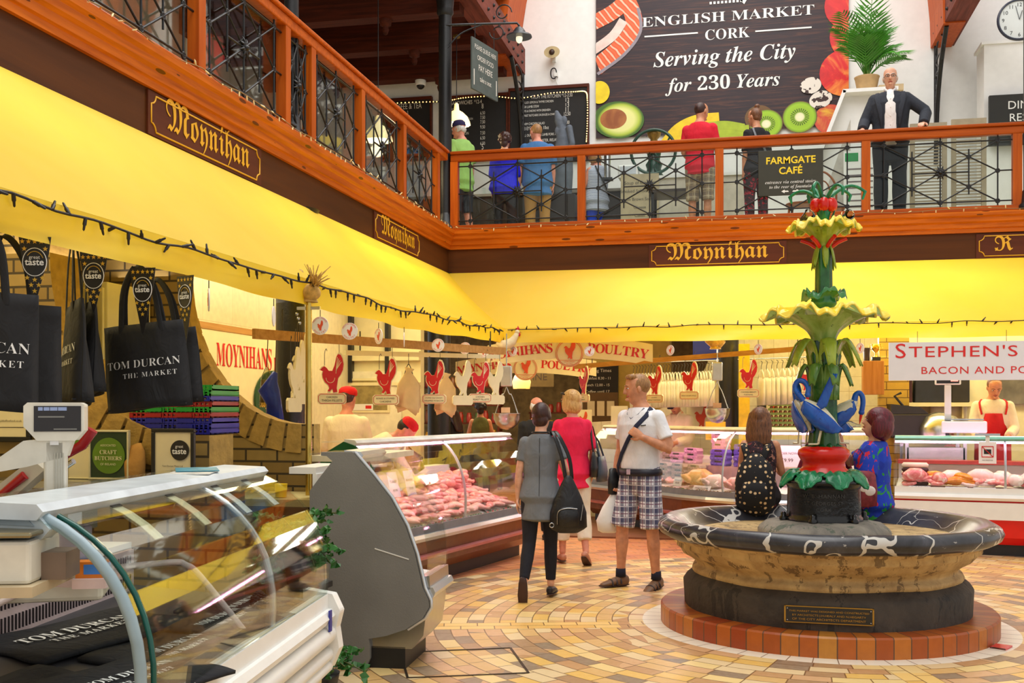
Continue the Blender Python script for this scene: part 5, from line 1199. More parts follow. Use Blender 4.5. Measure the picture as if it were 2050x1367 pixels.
def egg():
    t = NT('quail_egg_print'); v = t.co(); n = t.noise(v, 9, 3); return t.fin(t.ramp(n, [(.5, (236, 226, 214)), (.56, (60, 34, 28))], 'CONSTANT'), .5)
eg = egg()
disc(MB(), 1623, 171, 20, .8, rot=.2).build('egg_print', eg, t_); disc(MB(), 1643, 199, 22, .75, rot=.3).build('egg_print', eg, t_)
def avo():
    t = NT('avocado_print'); x, y, z = t.xyz(t.co('Generated')); dx, dz = t.ma('SUBTRACT', x, .5), t.ma('SUBTRACT', z, .5)
    r = t.ma('SQRT', t.ma('ADD', t.ma('MULTIPLY', dx, dx), t.ma('MULTIPLY', dz, dz)))
    return t.fin(t.ramp(r, [(.0, (246, 240, 170)), (.3, (240, 240, 150)), (.4, (190, 210, 70)), (.47, (70, 110, 30))]), .5)
disc(MB(), 1238, 240, 52, .72, rot=-.1).build('avocado_print', avo(), t_); disc(MB(), 1228, 238, 27, .75, y=-.034).build('avocado_stone_print', apple('avocado_stone_print', (150, 80, 30), (180, 110, 50), (200, 140, 80)), t_)
disc(MB(), 1200, 185, 21, 1.1).build('lemon_print', pr('lemon_print', (246, 214, 20)), t_)
ringband([(1336, 290), (1360, 262), (1395, 245), (1440, 240)], 15).build('banana_print', pr('banana_print', (244, 206, 20)), t_)
ringband([(1380, 292), (1440, 268), (1500, 262)], 12).build('banana_print', pr('green_banana_print', (170, 190, 40)), t_)
ringband([(1400, 255), (1450, 250), (1490, 256)], 8).build('banana_print', pr('green_banana_print', (170, 190, 40)), t_)

# menu boards
slate = mat('blackboard', (24, 22, 22), .7, amt=.2); chalk = mat('chalk', (226, 222, 214), .8, amt=.05); bulb = emis('warm_bulb', (255, 190, 90), 5)
def board(lab, px0, px1, py0, py1, lines, name='menu_board', frame=None):
    a, b = atY(px0, py0, BACK-.05), atY(px1, py1, BACK-.05); w, h = b.x-a.x, a.z-b.z
    t_ = thing(name, lab, 'menu board', ((a.x+b.x)/2, BACK-.05, b.z))
    MB().box(-w/2, w/2, -.02, .04, 0, h).build('board', slate, t_)
    fr = frame or wood('board_frame', (70, 28, 14), (96, 42, 22), 'x', .5, False)
    MB().box(-w/2-.03, w/2+.03, -.04, .04, h, h+.05).box(-w/2-.03, -w/2, -.04, .04, 0, h).box(w/2, w/2+.03, -.04, .04, 0, h).build('frame', fr, t_)
    for i, (s, px, py, pxw, al) in enumerate(lines):
        p = atY(px, py, BACK-.08); x = p.x-(a.x+b.x)/2; z = p.z-b.z
        tx(MB(), s, w=pxw*.0081, x=x, z=z, y=-.024, align=al, sx=.62).build('chalk_line', chalk, t_)
    return t_, w, h
b1, w, h = board('black menu board headed COFFEE and TEA, left of the iron column', 770, 862, 205, 320, [('COFFEE & TEA', 783, 220, 66, 'LEFT'), ('AMERICANO', 783, 229, 26, 'LEFT'), ('2.50  3', 808, 230, 20, 'CENTER'), ('CAPPUCCINO', 783, 241, 30, 'LEFT'), ('2.80', 808, 242, 9, 'CENTER'), ('LATTE', 783, 253, 16, 'LEFT')])
b2, w, h = board('black menu board headed SOUP and SANDWICHES with a price column', 888, 1014, 200, 320, [('SOUP & SANDWICHES  *12-4', 878, 212, 92, 'LEFT'), ('SOUP & ROLL', 890, 222, 24, 'LEFT'), ('TOASTED SPECIAL', 890, 231, 34, 'LEFT'), ('HAM & CHICKEN', 918, 241, 30, 'LEFT'), ('SALAD', 890, 275, 14, 'LEFT'), ('SIRLOIN', 921, 270, 18, 'LEFT'), ('OLIVE', 890, 291, 12, 'LEFT')]+[(p, 966, y, wd, 'CENTER') for p, y, wd in (('8', 217, 4), ('6.50', 229, 10), ('7.50', 238, 10), ('7.50', 247, 10), ('9.50', 257, 10), ('7.50', 269, 10), ('6.50', 279, 10), ('6.50', 290, 10), ('5', 299, 4))])
b3, w, h = board('black menu board headed FROM THE KITCHEN beside the banner', 1022, 1176, 184, 320, [('FROM THE KITCHEN *12-3:30', 1064, 198, 84, 'LEFT'), ('GRILLED LEMON & THYME CHICKEN', 1044, 208, 66, 'LEFT'), ('IRISH LAMB STEW', 1044, 217, 36, 'LEFT'), ('TRIPE & ONIONS WITH DRISHEEN', 1044, 225, 60, 'LEFT'), ('MARKET BUTCHERS SAUSAGES & CHAMP', 1044, 234, 72, 'LEFT'), ('WARM CHICKEN SALAD', 1044, 251, 48, 'LEFT'), ('RIB EYE STEAK   10oz', 1044, 261, 56, 'LEFT'), ('*ALL OUR CHICKEN LAMB PORK ARE FREE RANGE', 1044, 274, 104, 'LEFT'), ('FROM MUNSTER, IRELAND', 1060, 285, 62, 'LEFT')]+[(p, 1135, y, wd, 'CENTER') for p, y, wd in (('13', 206, 7), ('13', 214, 7), ('11', 223, 6), ('12.50', 231, 13), ('7.80', 248, 10), ('9.50', 259, 10))])
# lit rope light along the tops of the boards
t_ = thing('rope_light', 'string of warm lit bulbs running along the tops of the menu boards', 'rope light', (0, BACK-.12, 0))
pts = [atY(x, y, BACK-.12) for x, y in ((770, 208), (830, 205), (890, 203), (930, 196), (985, 193), (1040, 197), (1100, 187), (1150, 184), (1172, 184), (1176, 200), (1176, 245), (1174, 285))]
P = spl([(p.x, 0, p.z) for p in pts], 9); MB().tube(P, .012, 6).build('cable', black, t_)
bm_ = MB().ell((0, -.012, 0), .0095, 6, 4).mesh('bulb', bulb)
L = 0
for a, b in zip(P[:-1], P[1:]):
    o = bpy.data.objects.new('bulb', bm_); COL.objects.link(o); o.parent = t_; o.location = (a+b)/2
# pendant lamps
brassd = mat('aged_brass', (150, 120, 60), .35, .6)
def pendant(lab, px, py, D, top, r=.2):
    p = atD(px, py, D); t_ = thing('pendant_lamp', lab, 'lamp', p, group=None)
    h = top-p.z
    MB().tube([(0, 0, .2), (0, 0, h)], .006, 6).build('cord', black, t_)
    MB().lathe([(.05, 0), (.055, .03), (.02, .05)], 16, (0, 0, h-.05)).build('ceiling_rose', brassd, t_)
    MB().lathe([(r, 0), (r*.98, .03), (r*.8, .11), (r*.45, .18), (r*.2, .21), (r*.15, .3), (.01, .32)], 32, fn=lambda q, z, a, i: (q*(1+.03*cos(16*a)*(1 if i < 4 else 0)), z)).build('lamp_shade', emis('ribbed_glass_shade', (255, 214, 90), .9), t_)
    MB().ell((0, 0, .05), .05, 10, 8).build('bulb', bulb, t_)
    l = bpy.data.lights.new('pendant_light', 'POINT'); l.energy = 14; l.color = (1, .8, .45); l.shadow_soft_size = .08
    o = bpy.data.objects.new('pendant_light', l); COL.objects.link(o); o.location = p-V((0, 0, .12))
pendant('ribbed glass pendant lamp above the man in the green shirt', 914, 250, 15.6, 7.0)
pendant('glowing yellow pendant lamp seen through the left balcony railing', 757, 282, 13.4, 7.0, .18)
# hanging slate sign on an iron wall bracket, with the bracket lamp
t_ = thing('bracket_lamp', 'iron arm with a scrolled end and an enamel lamp, fixed to the iron column', 'lamp', (FX-.06, FY+.06, 6.0))
a = atD(893, 50, 14.0)-t_.location; b = atD(1035, 46, 14.2)-t_.location
MB().tube([a, b, b+V((.03, 0, -.04))], .016, 8).build('arm', iron, t_)
q = MB()
for cx, cz, r0, sg in ((.80, .14, .12, 1), (.72, -.11, .11, -1)):
    c0 = a+(b-a)*cx+V((0, 0, cz)); q.tube([c0+V((r0*(1-.5*k/14)*cos(k*.42)*sg, 0, r0*(1-.5*k/14)*sin(k*.42)*sg)) for k in range(15)], .009, 6)
q.tube(spl([a+V((0, 0, -.32)), a+(b-a)*.2+V((0, 0, -.12)), a+(b-a)*.5+V((0, 0, -.01))], 6), .011, 6)
q.build('scrollwork', iron, t_)
MB().lathe([(.17, -.02), (.165, 0), (.09, .03), (.08, .06), (.05, .1), (.02, .12)], 24, b+V((.03, 0, -.17))).build('lamp_shade', mat('dark_enamel', (44, 46, 50), .3), t_)
MB().ell(b+V((.03, 0, -.21)), (.045, .045, .06), 12, 8).build('bulb', emis('dim_bulb', (255, 240, 200), .8), t_)
# slate sign
c = atD(970, 135, 13.9)
t_ = sign('hanging_sign', 'grey slate sign hanging from the iron arm, lettered QUEUE HERE ORDER FOOD', 'sign', c, radians(12.2+62))
MB().box(-.34, .34, -.012, .012, -.36, .30).build('board', mat('grey_slate', (78, 88, 86), .6), t_, bevel=.004)
q = MB()
for s, z, w in (('PLEASE QUEUE HERE', .17, .56), ('ORDER FOOD', .04, .42), ('PAY HERE', -.09, .36), ('take a seat', -.22, .3)): tx(q, s, w=w, z=z, y=-.014, sx=.75)
q.box(-.3, -.285, -.016, -.012, -.3, -.1).box(.285, .3, -.016, -.012, -.3, -.1).build('lettering', chalk, t_)
for sx in (-.25, .25): MB().tube([(sx, 0, .3), (sx, 0, .52)], .006, 6).build('chain', iron, t_)
# loudspeaker, cable coil, dome camera
p = atY(1109, 112, BACK-.02)
t_ = thing('loudspeaker', 'small beige horn loudspeaker on the white wall left of the banner', 'loudspeaker', p)
MB().lathe([(.12, 0), (.115, .02), (.05, .1), (.045, .18), (.03, .2)], 24, M=Matrix.Rotation(pi/2, 4, 'X') @ Matrix.Diagonal((1.1, .8, -1, 1)) @ Matrix.Translation((0, 0, -.2))).build('horn', mat('beige_horn', (196, 176, 130), .5), t_)
MB().ell((0, -.19, 0), .05, 12, 8).build('horn_centre', mat('dark_horn', (60, 40, 30), .5), t_)
MB().box(-.03, .03, -.02, .02, -.1, .1).build('wall_plate', whitep, t_)
p = atY(1109, 148, BACK-.02)
t_ = thing('cable_coil', 'coil of black cable hanging from a white wall box', 'cable', p)
MB().tube([(.07*cos(a)*.7, -.03-.01*sin(3*a), .09*sin(a)) for a in [2*pi*k/20 for k in range(41)]], .01, 6).build('cable', black, t_)
MB().box(.01, .07, -.04, .015, -.05, .03).build('wall_box', whitep, t_)
MB().tube(spl([(.04, -.02, -.05), (.05, -.02, -.15), (.12, -.01, -.28)], 5), .006, 6).build('white_lead', whitep, t_)
p = atY(842, 142, 17.05); p.z = 6.915
t_ = thing('dome_camera', 'round white dome camera fixed under the dark roof timbers', 'camera', p)
MB().lathe([(.09, .08), (.09, .03), (.08, 0), (.06, -.01)], 20).build('housing', whitep, t_); MB().ell((0, 0, .0), (.07, .07, .065), 16, 10).build('dome', mat('dark_dome', (20, 20, 22), .1), t_)
# potted palm on the white stair wall
q0 = atY(1610, 270, 16.2); q1 = atY(1790, 270, 16.2)
t_ = thing('stair_wall', 'white boarded stair wall with a sloping edge carrying the palm', 'stair wall', (q0.x, 16.2, GZ))
zt = atY(1720, 190, 16.2).z-GZ; xt = atY(1688, 190, 16.2).x-q0.x; xe = q1.x-q0.x
MB().prism([(0, 0), (xe, 0), (xe, zt), (xt, zt), (.08, .9)], 0, .35, fix=True) if False else MB().prism([(0, 0), (xe, 0), (xe, zt), (xt, zt), (.08, .9)], 0, .35).build('wall', white, t_, fix=True)
MB().bar((.04, -.02, .92), (xt, -.02, zt+.02), .4, .05).bar((xt-.02, -.02, zt+.01), (xe+.03, -.02, zt+.01), .4, .05).build('capping', white, t_)
MB().prism([(.2, .55), (xt+.1, .55), (xt+.1, zt-.35)], -.012, 0).build('triangular_panel', mat('warm_grey_panel', (196, 190, 180), .7), t_, fix=True)
pc = atY(1735, 178, 16.35)
t_ = thing('potted_palm', 'tall green palm in a pot on top of the white stair wall', 'palm', (pc.x, 16.32, zt+GZ+.06))
MB().lathe([(.13, 0), (.17, .2), (.18, .22), (.16, .22)], 24).build('pot', mat('wicker_pot', (196, 160, 110), .8, bump=.5), t_)
def frond(a, L, el, droop, n=15):
    m = MB(); pts = []
    for i in range(n+1):
        t = i/n; r = L*t*cos(el)*(1-.1*t); z = L*t*sin(el)-droop*t*t*L; pts.append(V((r*cos(a), r*sin(a), .2+z)))
    m.tube(pts, [.009*(1-.7*i/n) for i in range(n+1)], 5)
    for i in range(4, n+1):
        t = i/n; d = (pts[i]-pts[i-1]).normalized(); sd = d.cross(V((0, 0, 1)));  sd = sd.normalized() if sd.length > .1 else V((1, 0, 0)); up = sd.cross(d)
        ll = .34*sin(pi*min(.95, .2+t*.72))
        for g in (-1, 1):
            o = pts[i]; e1 = o+(sd*g*.75+d*.65+up*.12)*ll*.55; e2 = o+(sd*g*.85+d*.95-up*.12-V((0, 0, .2)))*ll
            w = d*.018
            m.add([o-w*.4, o+w*.4, e1+w, e1-w, e2], [(0, 1, 2, 3), (3, 2, 4)], 0, True)
    return m
palm = mat('palm_green', (66, 138, 30), .45, amt=.35, sc=5)
rr = random.Random(3)
for k in range(24):
    L = rr.uniform(.7, 1.45); frond(rr.gauss(-.1, 1.6), L, rr.uniform(.8, 1.5), rr.uniform(.1, .5)).build('frond', palm, t_)
for k in range(7): MB().tube([(rr.uniform(-.05, .05), rr.uniform(-.05, .05), .2), (rr.uniform(-.1, .1), rr.uniform(-.1, .1), .7)], .014, 6).build('stem', mat('palm_stem', (110, 140, 60), .6), t_)
tag(MB().box(-.17, .17, -.1, .1, 0, .09).build('card_box', mat('kraft_card', (206, 180, 140), .8), None), 'brown card box on the stair wall beside the palm', 'box', loc=(pc.x+.32, 16.3, zt+GZ+.036))
# clock
p = atY(2040, 40, 16.6)
t_ = thing('wall_clock', 'round white wall clock cut off by the right edge column', 'clock', p)
MB().lathe([(.30, 0), (.30, .02), (.285, .03), (.27, .03), (.27, .0)], 48, M=Matrix.Rotation(pi/2, 4, 'X')).build('rim', mat('dark_clock_rim', (54, 58, 76), .3), t_)
MB().lathe([(.28, .0), (.28, .004)], 48, (0, 0, .012), M=Matrix.Rotation(pi/2, 4, 'X')).build('dial', mat('clock_dial', (226, 232, 232), .5, amt=.02), t_)
q = MB()
for i in range(1, 13):
    a = pi/2-2*pi*i/12; tx(q, str(i), size=.075, x=.215*cos(a), z=.215*sin(a)-.025, y=-.016)
q.build('numerals', black, t_)
MB().bar((0, -.02, 0), (-.05, -.02, .2), .012, .004).bar((0, -.022, 0), (.04, -.022, .13), .016, .004).build('hands', black, t_)
# white partition with the dining room sign, louvred shutters, green exit notice
p0 = atY(1970, 90, 16.62); p1 = atY(2060, 90, 16.62)
t_ = thing('white_partition', 'white boarded lobby wall behind the dining room sign', 'partition', (p0.x, 16.62, GZ))
MB().box(0, 1.6, 0, .5, 0, p0.z-GZ).build('wall', white, t_); MB().box(-.04, 1.6, -.03, .5, p0.z-GZ, p0.z-GZ+.04).build('capping', white, t_)
a, b = atY(1980, 192, 16.5), atY(2060, 246, 16.5)
t_ = sign('dining_sign', 'black sign lettered DINING RESERVED behind the right-hand railing', 'sign', (a.x, 16.5, b.z))
MB().box(0, 1.0, -.02, .05, -.3, a.z-b.z).build('board', mat('sign_black', (34, 32, 26), .5), t_)
q = MB(); tx(q, 'DINING', w=.56, x=.24, z=a.z-b.z-.21, y=-.022, align='LEFT'); tx(q, 'RESERVED', w=.70, x=.26, z=.03, y=-.022, align='LEFT'); q.build('lettering', ink, t_)
shut = mat('taupe_shutter', (168, 152, 124), .6)
for i, (x0, x1, lab) in enumerate(((1822, 1896, 'taupe louvred shutter door right behind the man in the suit'), (1905, 1975, 'taupe louvred shutter door nearest the dining room sign'))):
    a, b = atY(x0, 248, 14.9+.3*i), atY(x1, 248, 14.9+.3*i); w = b.x-a.x; h = a.z-GZ+(.0 if i == 0 else .06)
    t_ = thing('louvred_shutter', lab, 'shutter', (a.x, 14.9+.3*i, GZ), group=None)
    MB().box(0, .06, 0, .04, 0, h).box(w-.06, w, 0, .04, 0, h).box(.06, w-.06, 0, .04, 0, .1).box(.06, w-.06, 0, .04, h-.1, h).build('frame', shut, t_)
    q = MB(); n = int((h-.2)/.042)
    for j in range(n): q.bar((.06, .02, .12+j*.042), (w-.06, .02, .12+j*.042), .034, .008, up=(0, -.6, 1))
    q.build('louvres', shut, t_)
t_ = thing('notice_board', 'white notice with green header in the gallery behind the suited man', 'notice', atY(1718, 365, 16.0))
MB().box(-.2, .3, -.01, .01, -.7, .45).build('sheet', whitep, t_); MB().box(-.18, .0, -.014, -.01, .3, .42).build('green_header', mat('exit_green', (20, 140, 70), .5), t_)
q = MB()
for j in range(9): q.box(-.15, .2, -.013, -.01, .18-j*.09, .2-j*.09)
q.build('print', mat('grey_print', (120, 110, 110), .8), t_)
# cafe sign fixed on the railing
a, b = atY(1518, 303, FY-.02), atY(1648, 388, FY-.02); w, h = b.x-a.x, a.z-b.z
t_ = sign('cafe_sign', 'dark green-brown FARMGATE CAFÉ sign fixed on the far balcony railing', 'sign', ((a.x+b.x)/2, FY-.02, b.z))
MB().box(-w/2, w/2, -.01, .01, 0, h).build('board', mat('olive_black', (48, 46, 30), .5), t_, bevel=.003)
yl = mat('sign_yellow', (250, 214, 30), .5, amt=.03)
q = MB(); tx(q, 'FARMGATE', w=w*.76, z=h*.70, y=-.011, bold=.02); tx(q, 'CAFÉ', w=w*.36, z=h*.47, y=-.011, bold=.02); q.build('title', yl, t_)
q = MB(); tx(q, serifi('entrance via central stairs'), w=w*.78, z=h*.26, y=-.011, bold=-.012); tx(q, serifi('to the rear of fountain'), w=w*.65, z=h*.155, y=-.011, bold=-.012)
for g in (-1, 1): q.prism([(g*.02, h*.07), (g*.07, h*.07), (g*.07, h*.045), (g*.11, h*.085), (g*.07, h*.125), (g*.07, h*.10), (g*.03, h*.10)], -.013, -.011)
q.build('directions', ink, t_)
# cafe counters on the gallery
t_ = thing('cafe_counter', 'dark cafe serving counter behind the queue on the balcony', 'counter', (-3.1, 16.3, GZ))
MB().box(-2.2, 1.4, 0, .7, 0, 1.0).build('body', mat('dark_counter', (40, 32, 28), .5), t_); MB().box(-2.25, 1.45, -.05, .75, 1.0, 1.04).build('worktop', mat('counter_top', (140, 134, 126), .3), t_)
t_ = thing('cafe_counter', 'pale service counter under the banner carrying the green grinder', 'counter', (-.75, 15.9, GZ))
MB().box(-.9, .75, 0, .6, 0, 1.08).build('body', mat('pale_counter', (206, 198, 180), .5), t_); MB().box(-.93, .78, -.03, .63, 1.08, 1.12).build('worktop', whitep, t_)
# green grinder with the big wheel
p = atY(1300, 283, 15.3)
t_ = thing('coffee_grinder', 'antique green cast iron coffee grinder with a large wheel', 'grinder', (p.x, 16.1, GZ+1.12)); t_.scale = (1.05,)*3
grn = mat('dark_green_iron', (26, 66, 52), .3, amt=.2)
MB().tube([(.31*cos(a), -.12, .36+.31*sin(a)) for a in [2*pi*k/40 for k in range(40)]], .022, 8, closed=True).build('wheel_rim', grn, t_)
for k in range(3):
    a = .6+k*2*pi/3; MB().tube(spl([(0, -.12, .36), (.12*cos(a+.5), -.12, .36+.12*sin(a+.5)), (.22*cos(a), -.12, .36+.22*sin(a)), (.3*cos(a+.1), -.12, .36+.3*sin(a+.1))], 5), .014, 6).build('spoke', grn, t_)
MB().lathe([(.15, 0), (.16, .03), (.12, .06), (.1, .14), (.12, .2), (.08, .26), (.1, .36), (.06, .44)], 20).build('body', grn, t_)
MB().lathe([(.05, .44), (.06, .5), (.05, .56), (.09, .6), (.1, .66), (.08, .7), (.02, .72)], 20).build('hopper', brassd, t_)
# statue of a raised figure behind the railing
p = atY(1125, 290, 15.8)
t_ = thing('garden_statue', 'grey stone animal statue with lifted head on the cafe counter', 'statue', (p.x+.05, 15.6, GZ+.82)); t_.scale = (1.0, 1.0, 1.0)
st = MB()
st.loft([(0, 0, 0), (0, .0, .35), (0, .02, .65), (.0, 0, .85), (-.02, 0, 1.0)], [(.13, .12), (.15, .13), (.14, .12), (.1, .1), (.07, .07)], 16); st.loft([(-.02, 0, 1.0), (-.06, 0, 1.12), (-.1, 0, 1.25)], [(.075, .07), (.07, .065), (.03, .03)], 12)
st.loft([(.08, -.04, .5), (.15, -.08, .75), (.1, -.06, 1.0)], [(.05, .05), (.045, .045), (.05, .05)], 10).ell((.02, -.02, 1.1), (.05, .04, .08)).ell((-.08, -.03, .95), (.04, .04, .07))
fuse(st, 'figure', mat('grey_stone', (92, 100, 112), .7, amt=.2, bump=.4), t_, .012); MB().box(-.2, .2, -.16, .16, -.82, 0).build('base', mat('dark_counter', (40, 32, 28), .5), t_)
# little things on the cafe counters
b = MB().lathe([(.03, 0), (.035, .1), (.036, .12)], 12).build('drinking_glass', cglass); n = 0
for i in range(12):
    o = b if i == 0 else dup(b)
    tag(o, 'drinking glass in the cluster on the dark cafe counter', 'glass', 'glasses on the cafe counter', loc=(-4.0+.09*(i % 6), 16.4+.1*(i//6), GZ+1.04))
p = atY(1105, 375, 15.9)
t_ = sign('chalk_sign', 'small blackboard asking customers to order at the counter', 'sign', (p.x, 15.7, GZ+.55))
MB().box(-.2, .2, -.01, .01, 0, .48).build('board', slate, t_); q = MB()
for s, z in (('PLEASE ORDER', .33), ('PAY @', .2), ('COUNTER', .08)): tx(q, s, w=.3 if len(s) > 5 else .18, z=z, y=-.012)
q.build('lettering', chalk, t_); MB().tube([(0, .04, 0), (0, .04, -.55)], .02, 6).lathe([(.14, 0), (.02, .03)], 12, (0, .04, -.55)).build('stand', iron, t_)
p = atY(1280, 375, 15.8)
t_ = sign('menu_sheet', 'tall buff handwritten menu on the front of the pale counter', 'sign', (p.x, 15.86, GZ+.3))
MB().box(-.28, .28, -.01, .01, 0, .85).build('sheet', mat('buff_paper', (186, 172, 140), .8), t_); q = MB()
for i, s in enumerate(('Soup of the Day', 'Smoked Salmon Plate', 'on Brown Soda', 'Cheese', 'Cakes', 'Tarts')): tx(q, s, w=.03*len(s), z=.7-i*.12, y=-.012)
q.build('handwriting', mat('grey_ink', (90, 84, 76), .8), t_)
# coffee machine / till
p = atY(1215, 270, 16.0)
t_ = thing('water_boiler', 'slim steel dispenser on the pale counter in front of the avocado print', 'dispenser', (p.x, 16.05, GZ+1.12))
MB().lathe([(.05, 0), (.05, .4), (.04, .44), (.001, .45)], 16).build('body', steel, t_); MB().box(-.08, .08, -.08, .08, 0, .03).build('base', black, t_)
t_ = thing('till', 'small white till on the pale counter left of the grinder', 'till', (p.x+.32, 16.05, GZ+1.12))
MB().box(-.15, .15, -.1, .15, 0, .2).build('body', whitep, t_, bevel=.02); MB().box(-.12, .12, -.11, -.1, .06, .17).build('screen', mat('pale_screen', (200, 206, 214), .3), t_)
# bentwood chairs and table
woodc = wood('chair_wood', (120, 64, 26), (168, 98, 46), 'z', .45, False)
def chair(lab, loc, rz):
    t_ = thing('cafe_chair', lab, 'chair', loc, rz)
    MB().lathe([(.2, .43), (.21, .45), (.2, .46)], 20).build('seat', woodc, t_)
    for sx in (-1, 1):
        for sy in (-1, 1): MB().tube([(sx*.13, sy*.13, .44), (sx*.17, sy*.17, 0)], .016, 6).build('leg', woodc, t_)
    MB().tube(spl([(-.18, -.17, .44), (-.17, -.2, .75), (0, -.22, .92), (.17, -.2, .75), (.18, -.17, .44)], 6), .015, 6).tube(spl([(-.1, -.18, .44), (-.09, -.2, .7), (0, -.215, .8), (.09, -.2, .7), (.1, -.18, .44)], 6), .01, 6).build('backrest', woodc, t_)
chair('bentwood cafe chair under the white-haired diner', (-1.42, 16.5, GZ), radians(20)); chair('bentwood cafe chair behind the FARMGATE sign', (.75, 15.0, GZ), radians(80)); chair('bentwood cafe chair by the shutters', (1.15, 15.4, GZ), radians(-30))
t_ = thing('cafe_table', 'dark square cafe table in front of the white-haired diner', 'table', (-.95, 15.3, GZ))
MB().box(-.35, .35, -.3, .3, .7, .74).build('table_top', mat('dark_table', (58, 46, 40), .4), t_)
for sx in (-.3, .3):
    for sy in (-.25, .25): MB().box(sx-.02, sx+.02, sy-.02, sy+.02, 0, .7).build('leg', iron, t_)
# fairy lights on the cornices
wire = mat('pale_wire', (150, 120, 70), .6); fb = mat('cream_bulb', (250, 232, 170), .3)
fmesh = MB().lathe([(.004, 0), (.006, .01), (.007, .03), (.001, .045)], 7).mesh('bulb', fb)
def fairy(lab, pts, n, step, wm, bmsh, r=.004, seed=1, scale=1.0):
    t_ = thing('fairy_lights', lab, 'fairy lights', (0, 0, 0)); R_ = random.Random(seed)
    P = spl(pts, 3); MB().tube(P, r, 5).build('wire', wm, t_)
    for i in range(n):
        f = (i+.5)/n*(len(P)-1); j = int(f); p = P[j]+(P[min(j+1, len(P)-1)]-P[j])*(f-j)
        o = bpy.data.objects.new('bulb', bmsh); COL.objects.link(o); o.parent = t_; o.location = p; o.scale = (scale,)*3
        o.rotation_euler = (R_.uniform(-2.6, 2.6), R_.uniform(-.6, .6), R_.uniform(0, 6)) if R_.random() < .75 else (pi+R_.uniform(-.5, .5), 0, 0)
R_ = random.Random(2)
fairy('string of small cream bulbs along the left balcony cornice', [(FX+.10+R_.uniform(-.02, .02), 2.5+i*.27, 3.885+R_.uniform(-.006, .03)) for i in range(41)], 88, 0, wire, fmesh, seed=4)
fairy('string of small cream bulbs along the far balcony cornice', [(FX+.1+i*.27, FY-.10-R_.uniform(-.02, .02), 3.885+R_.uniform(-.01, .025)) for i in range(27)], 46, 0, wire, fmesh, seed=5)
dmesh = MB().lathe([(.008, 0), (.009, .03), (.006, .035), (.005, .055), (.001, .06)], 7).mesh('bulb', mat('dark_bulb', (30, 22, 18), .4))
fairy('string of dark bulbs along the edge of the left awning', [(AX+.035+wob((1.5+i*.27+1)/1.04), 1.5+i*.27, edge_z(1.5+i*.27)-.03+R_.uniform(-.02, .012)) for i in range(41)], 92, 0, mat('dark_wire', (34, 24, 18), .6), dmesh, .006, 6)
fairy('string of dark bulbs along the edge of the far awning', [(AX+.05+i*.27, AY-.03, 2.515+R_.uniform(-.018, .012)) for i in range(26)], 44, 0, mat('dark_wire', (34, 24, 18), .6), dmesh, .005, 7)
# lettered name boards on the fascias
boardm = wood('red_brown_board', (78, 36, 20), (104, 52, 28), 'x', .5, False, .3)
def nameboard(lab, loc, rotz, w, word, h=.285, tw=.74):
    t_ = sign('name_board', lab, 'sign', loc, rotz)
    MB().box(-w/2, w/2, -.014, 0, -h/2, h/2).build('board', boardm, t_)
    q = MB(); a, b, r = w/2-.035, h/2-.025, .055; pts = []
    for cx, cz, s0 in ((a, b, pi*1.5), (-a, b, 0), (-a, -b, pi/2), (a, -b, pi)):
        pts += [(cx+r*cos(s0-g*pi/10), cz+r*sin(s0-g*pi/10)) for g in range(6)]
    q.tube([(x, -.016, z) for x, z in pts], .006, 6, closed=True).build('border', goldp, t_)
    q = MB(); tx(q, frak(word), w=w*tw if word != 'R' else .2, z=-.055, y=-.016, res=5, x=0 if word != 'R' else -w/2+.3); q.build('lettering', goldp, t_)
nameboard('brown board lettered Moynihan in gold, nearest on the left fascia', (FX+.001, 7.1, 3.475), pi/2, 1.66, 'Moynihan')
nameboard('brown board lettered Moynihan in gold, farther along the left fascia', (FX+.001, 11.4, 3.475), pi/2, 1.6, 'Moynihan')
nameboard('brown board lettered Moynihan in gold on the far fascia', (-.33, FY-.001, 3.47), 0, 1.67, 'Moynihan')
nameboard('gold-bordered board with an ornate R cut by the photo edge', (3.5, FY-.001, 3.47), 0, 1.67, 'R')

# windows of the left gallery, seen through its railing
for i, (y0, y1) in enumerate(((5.5, 7.2), (8.2, 9.9), (10.9, 12.6))):
    o = struct(MB().box(-8.0, -7.95, y0, y1, 4.7, 4.8).box(-8.0, -7.95, y0, y1, 6.5, 6.6).box(-8.0, -7.95, y0, y0+.08, 4.8, 6.5).box(-8.0, -7.95, y1-.08, y1, 4.8, 6.5).box(-8.0, -7.95, (y0+y1)/2-.03, (y0+y1)/2+.03, 4.8, 6.5).build('window_%d' % (i+1), white))
    MB().box(-7.99, -7.98, y0+.08, y1-.08, 4.8, 6.5).build('pane', mat('window_pane_grey', (120, 126, 130), .1), o)

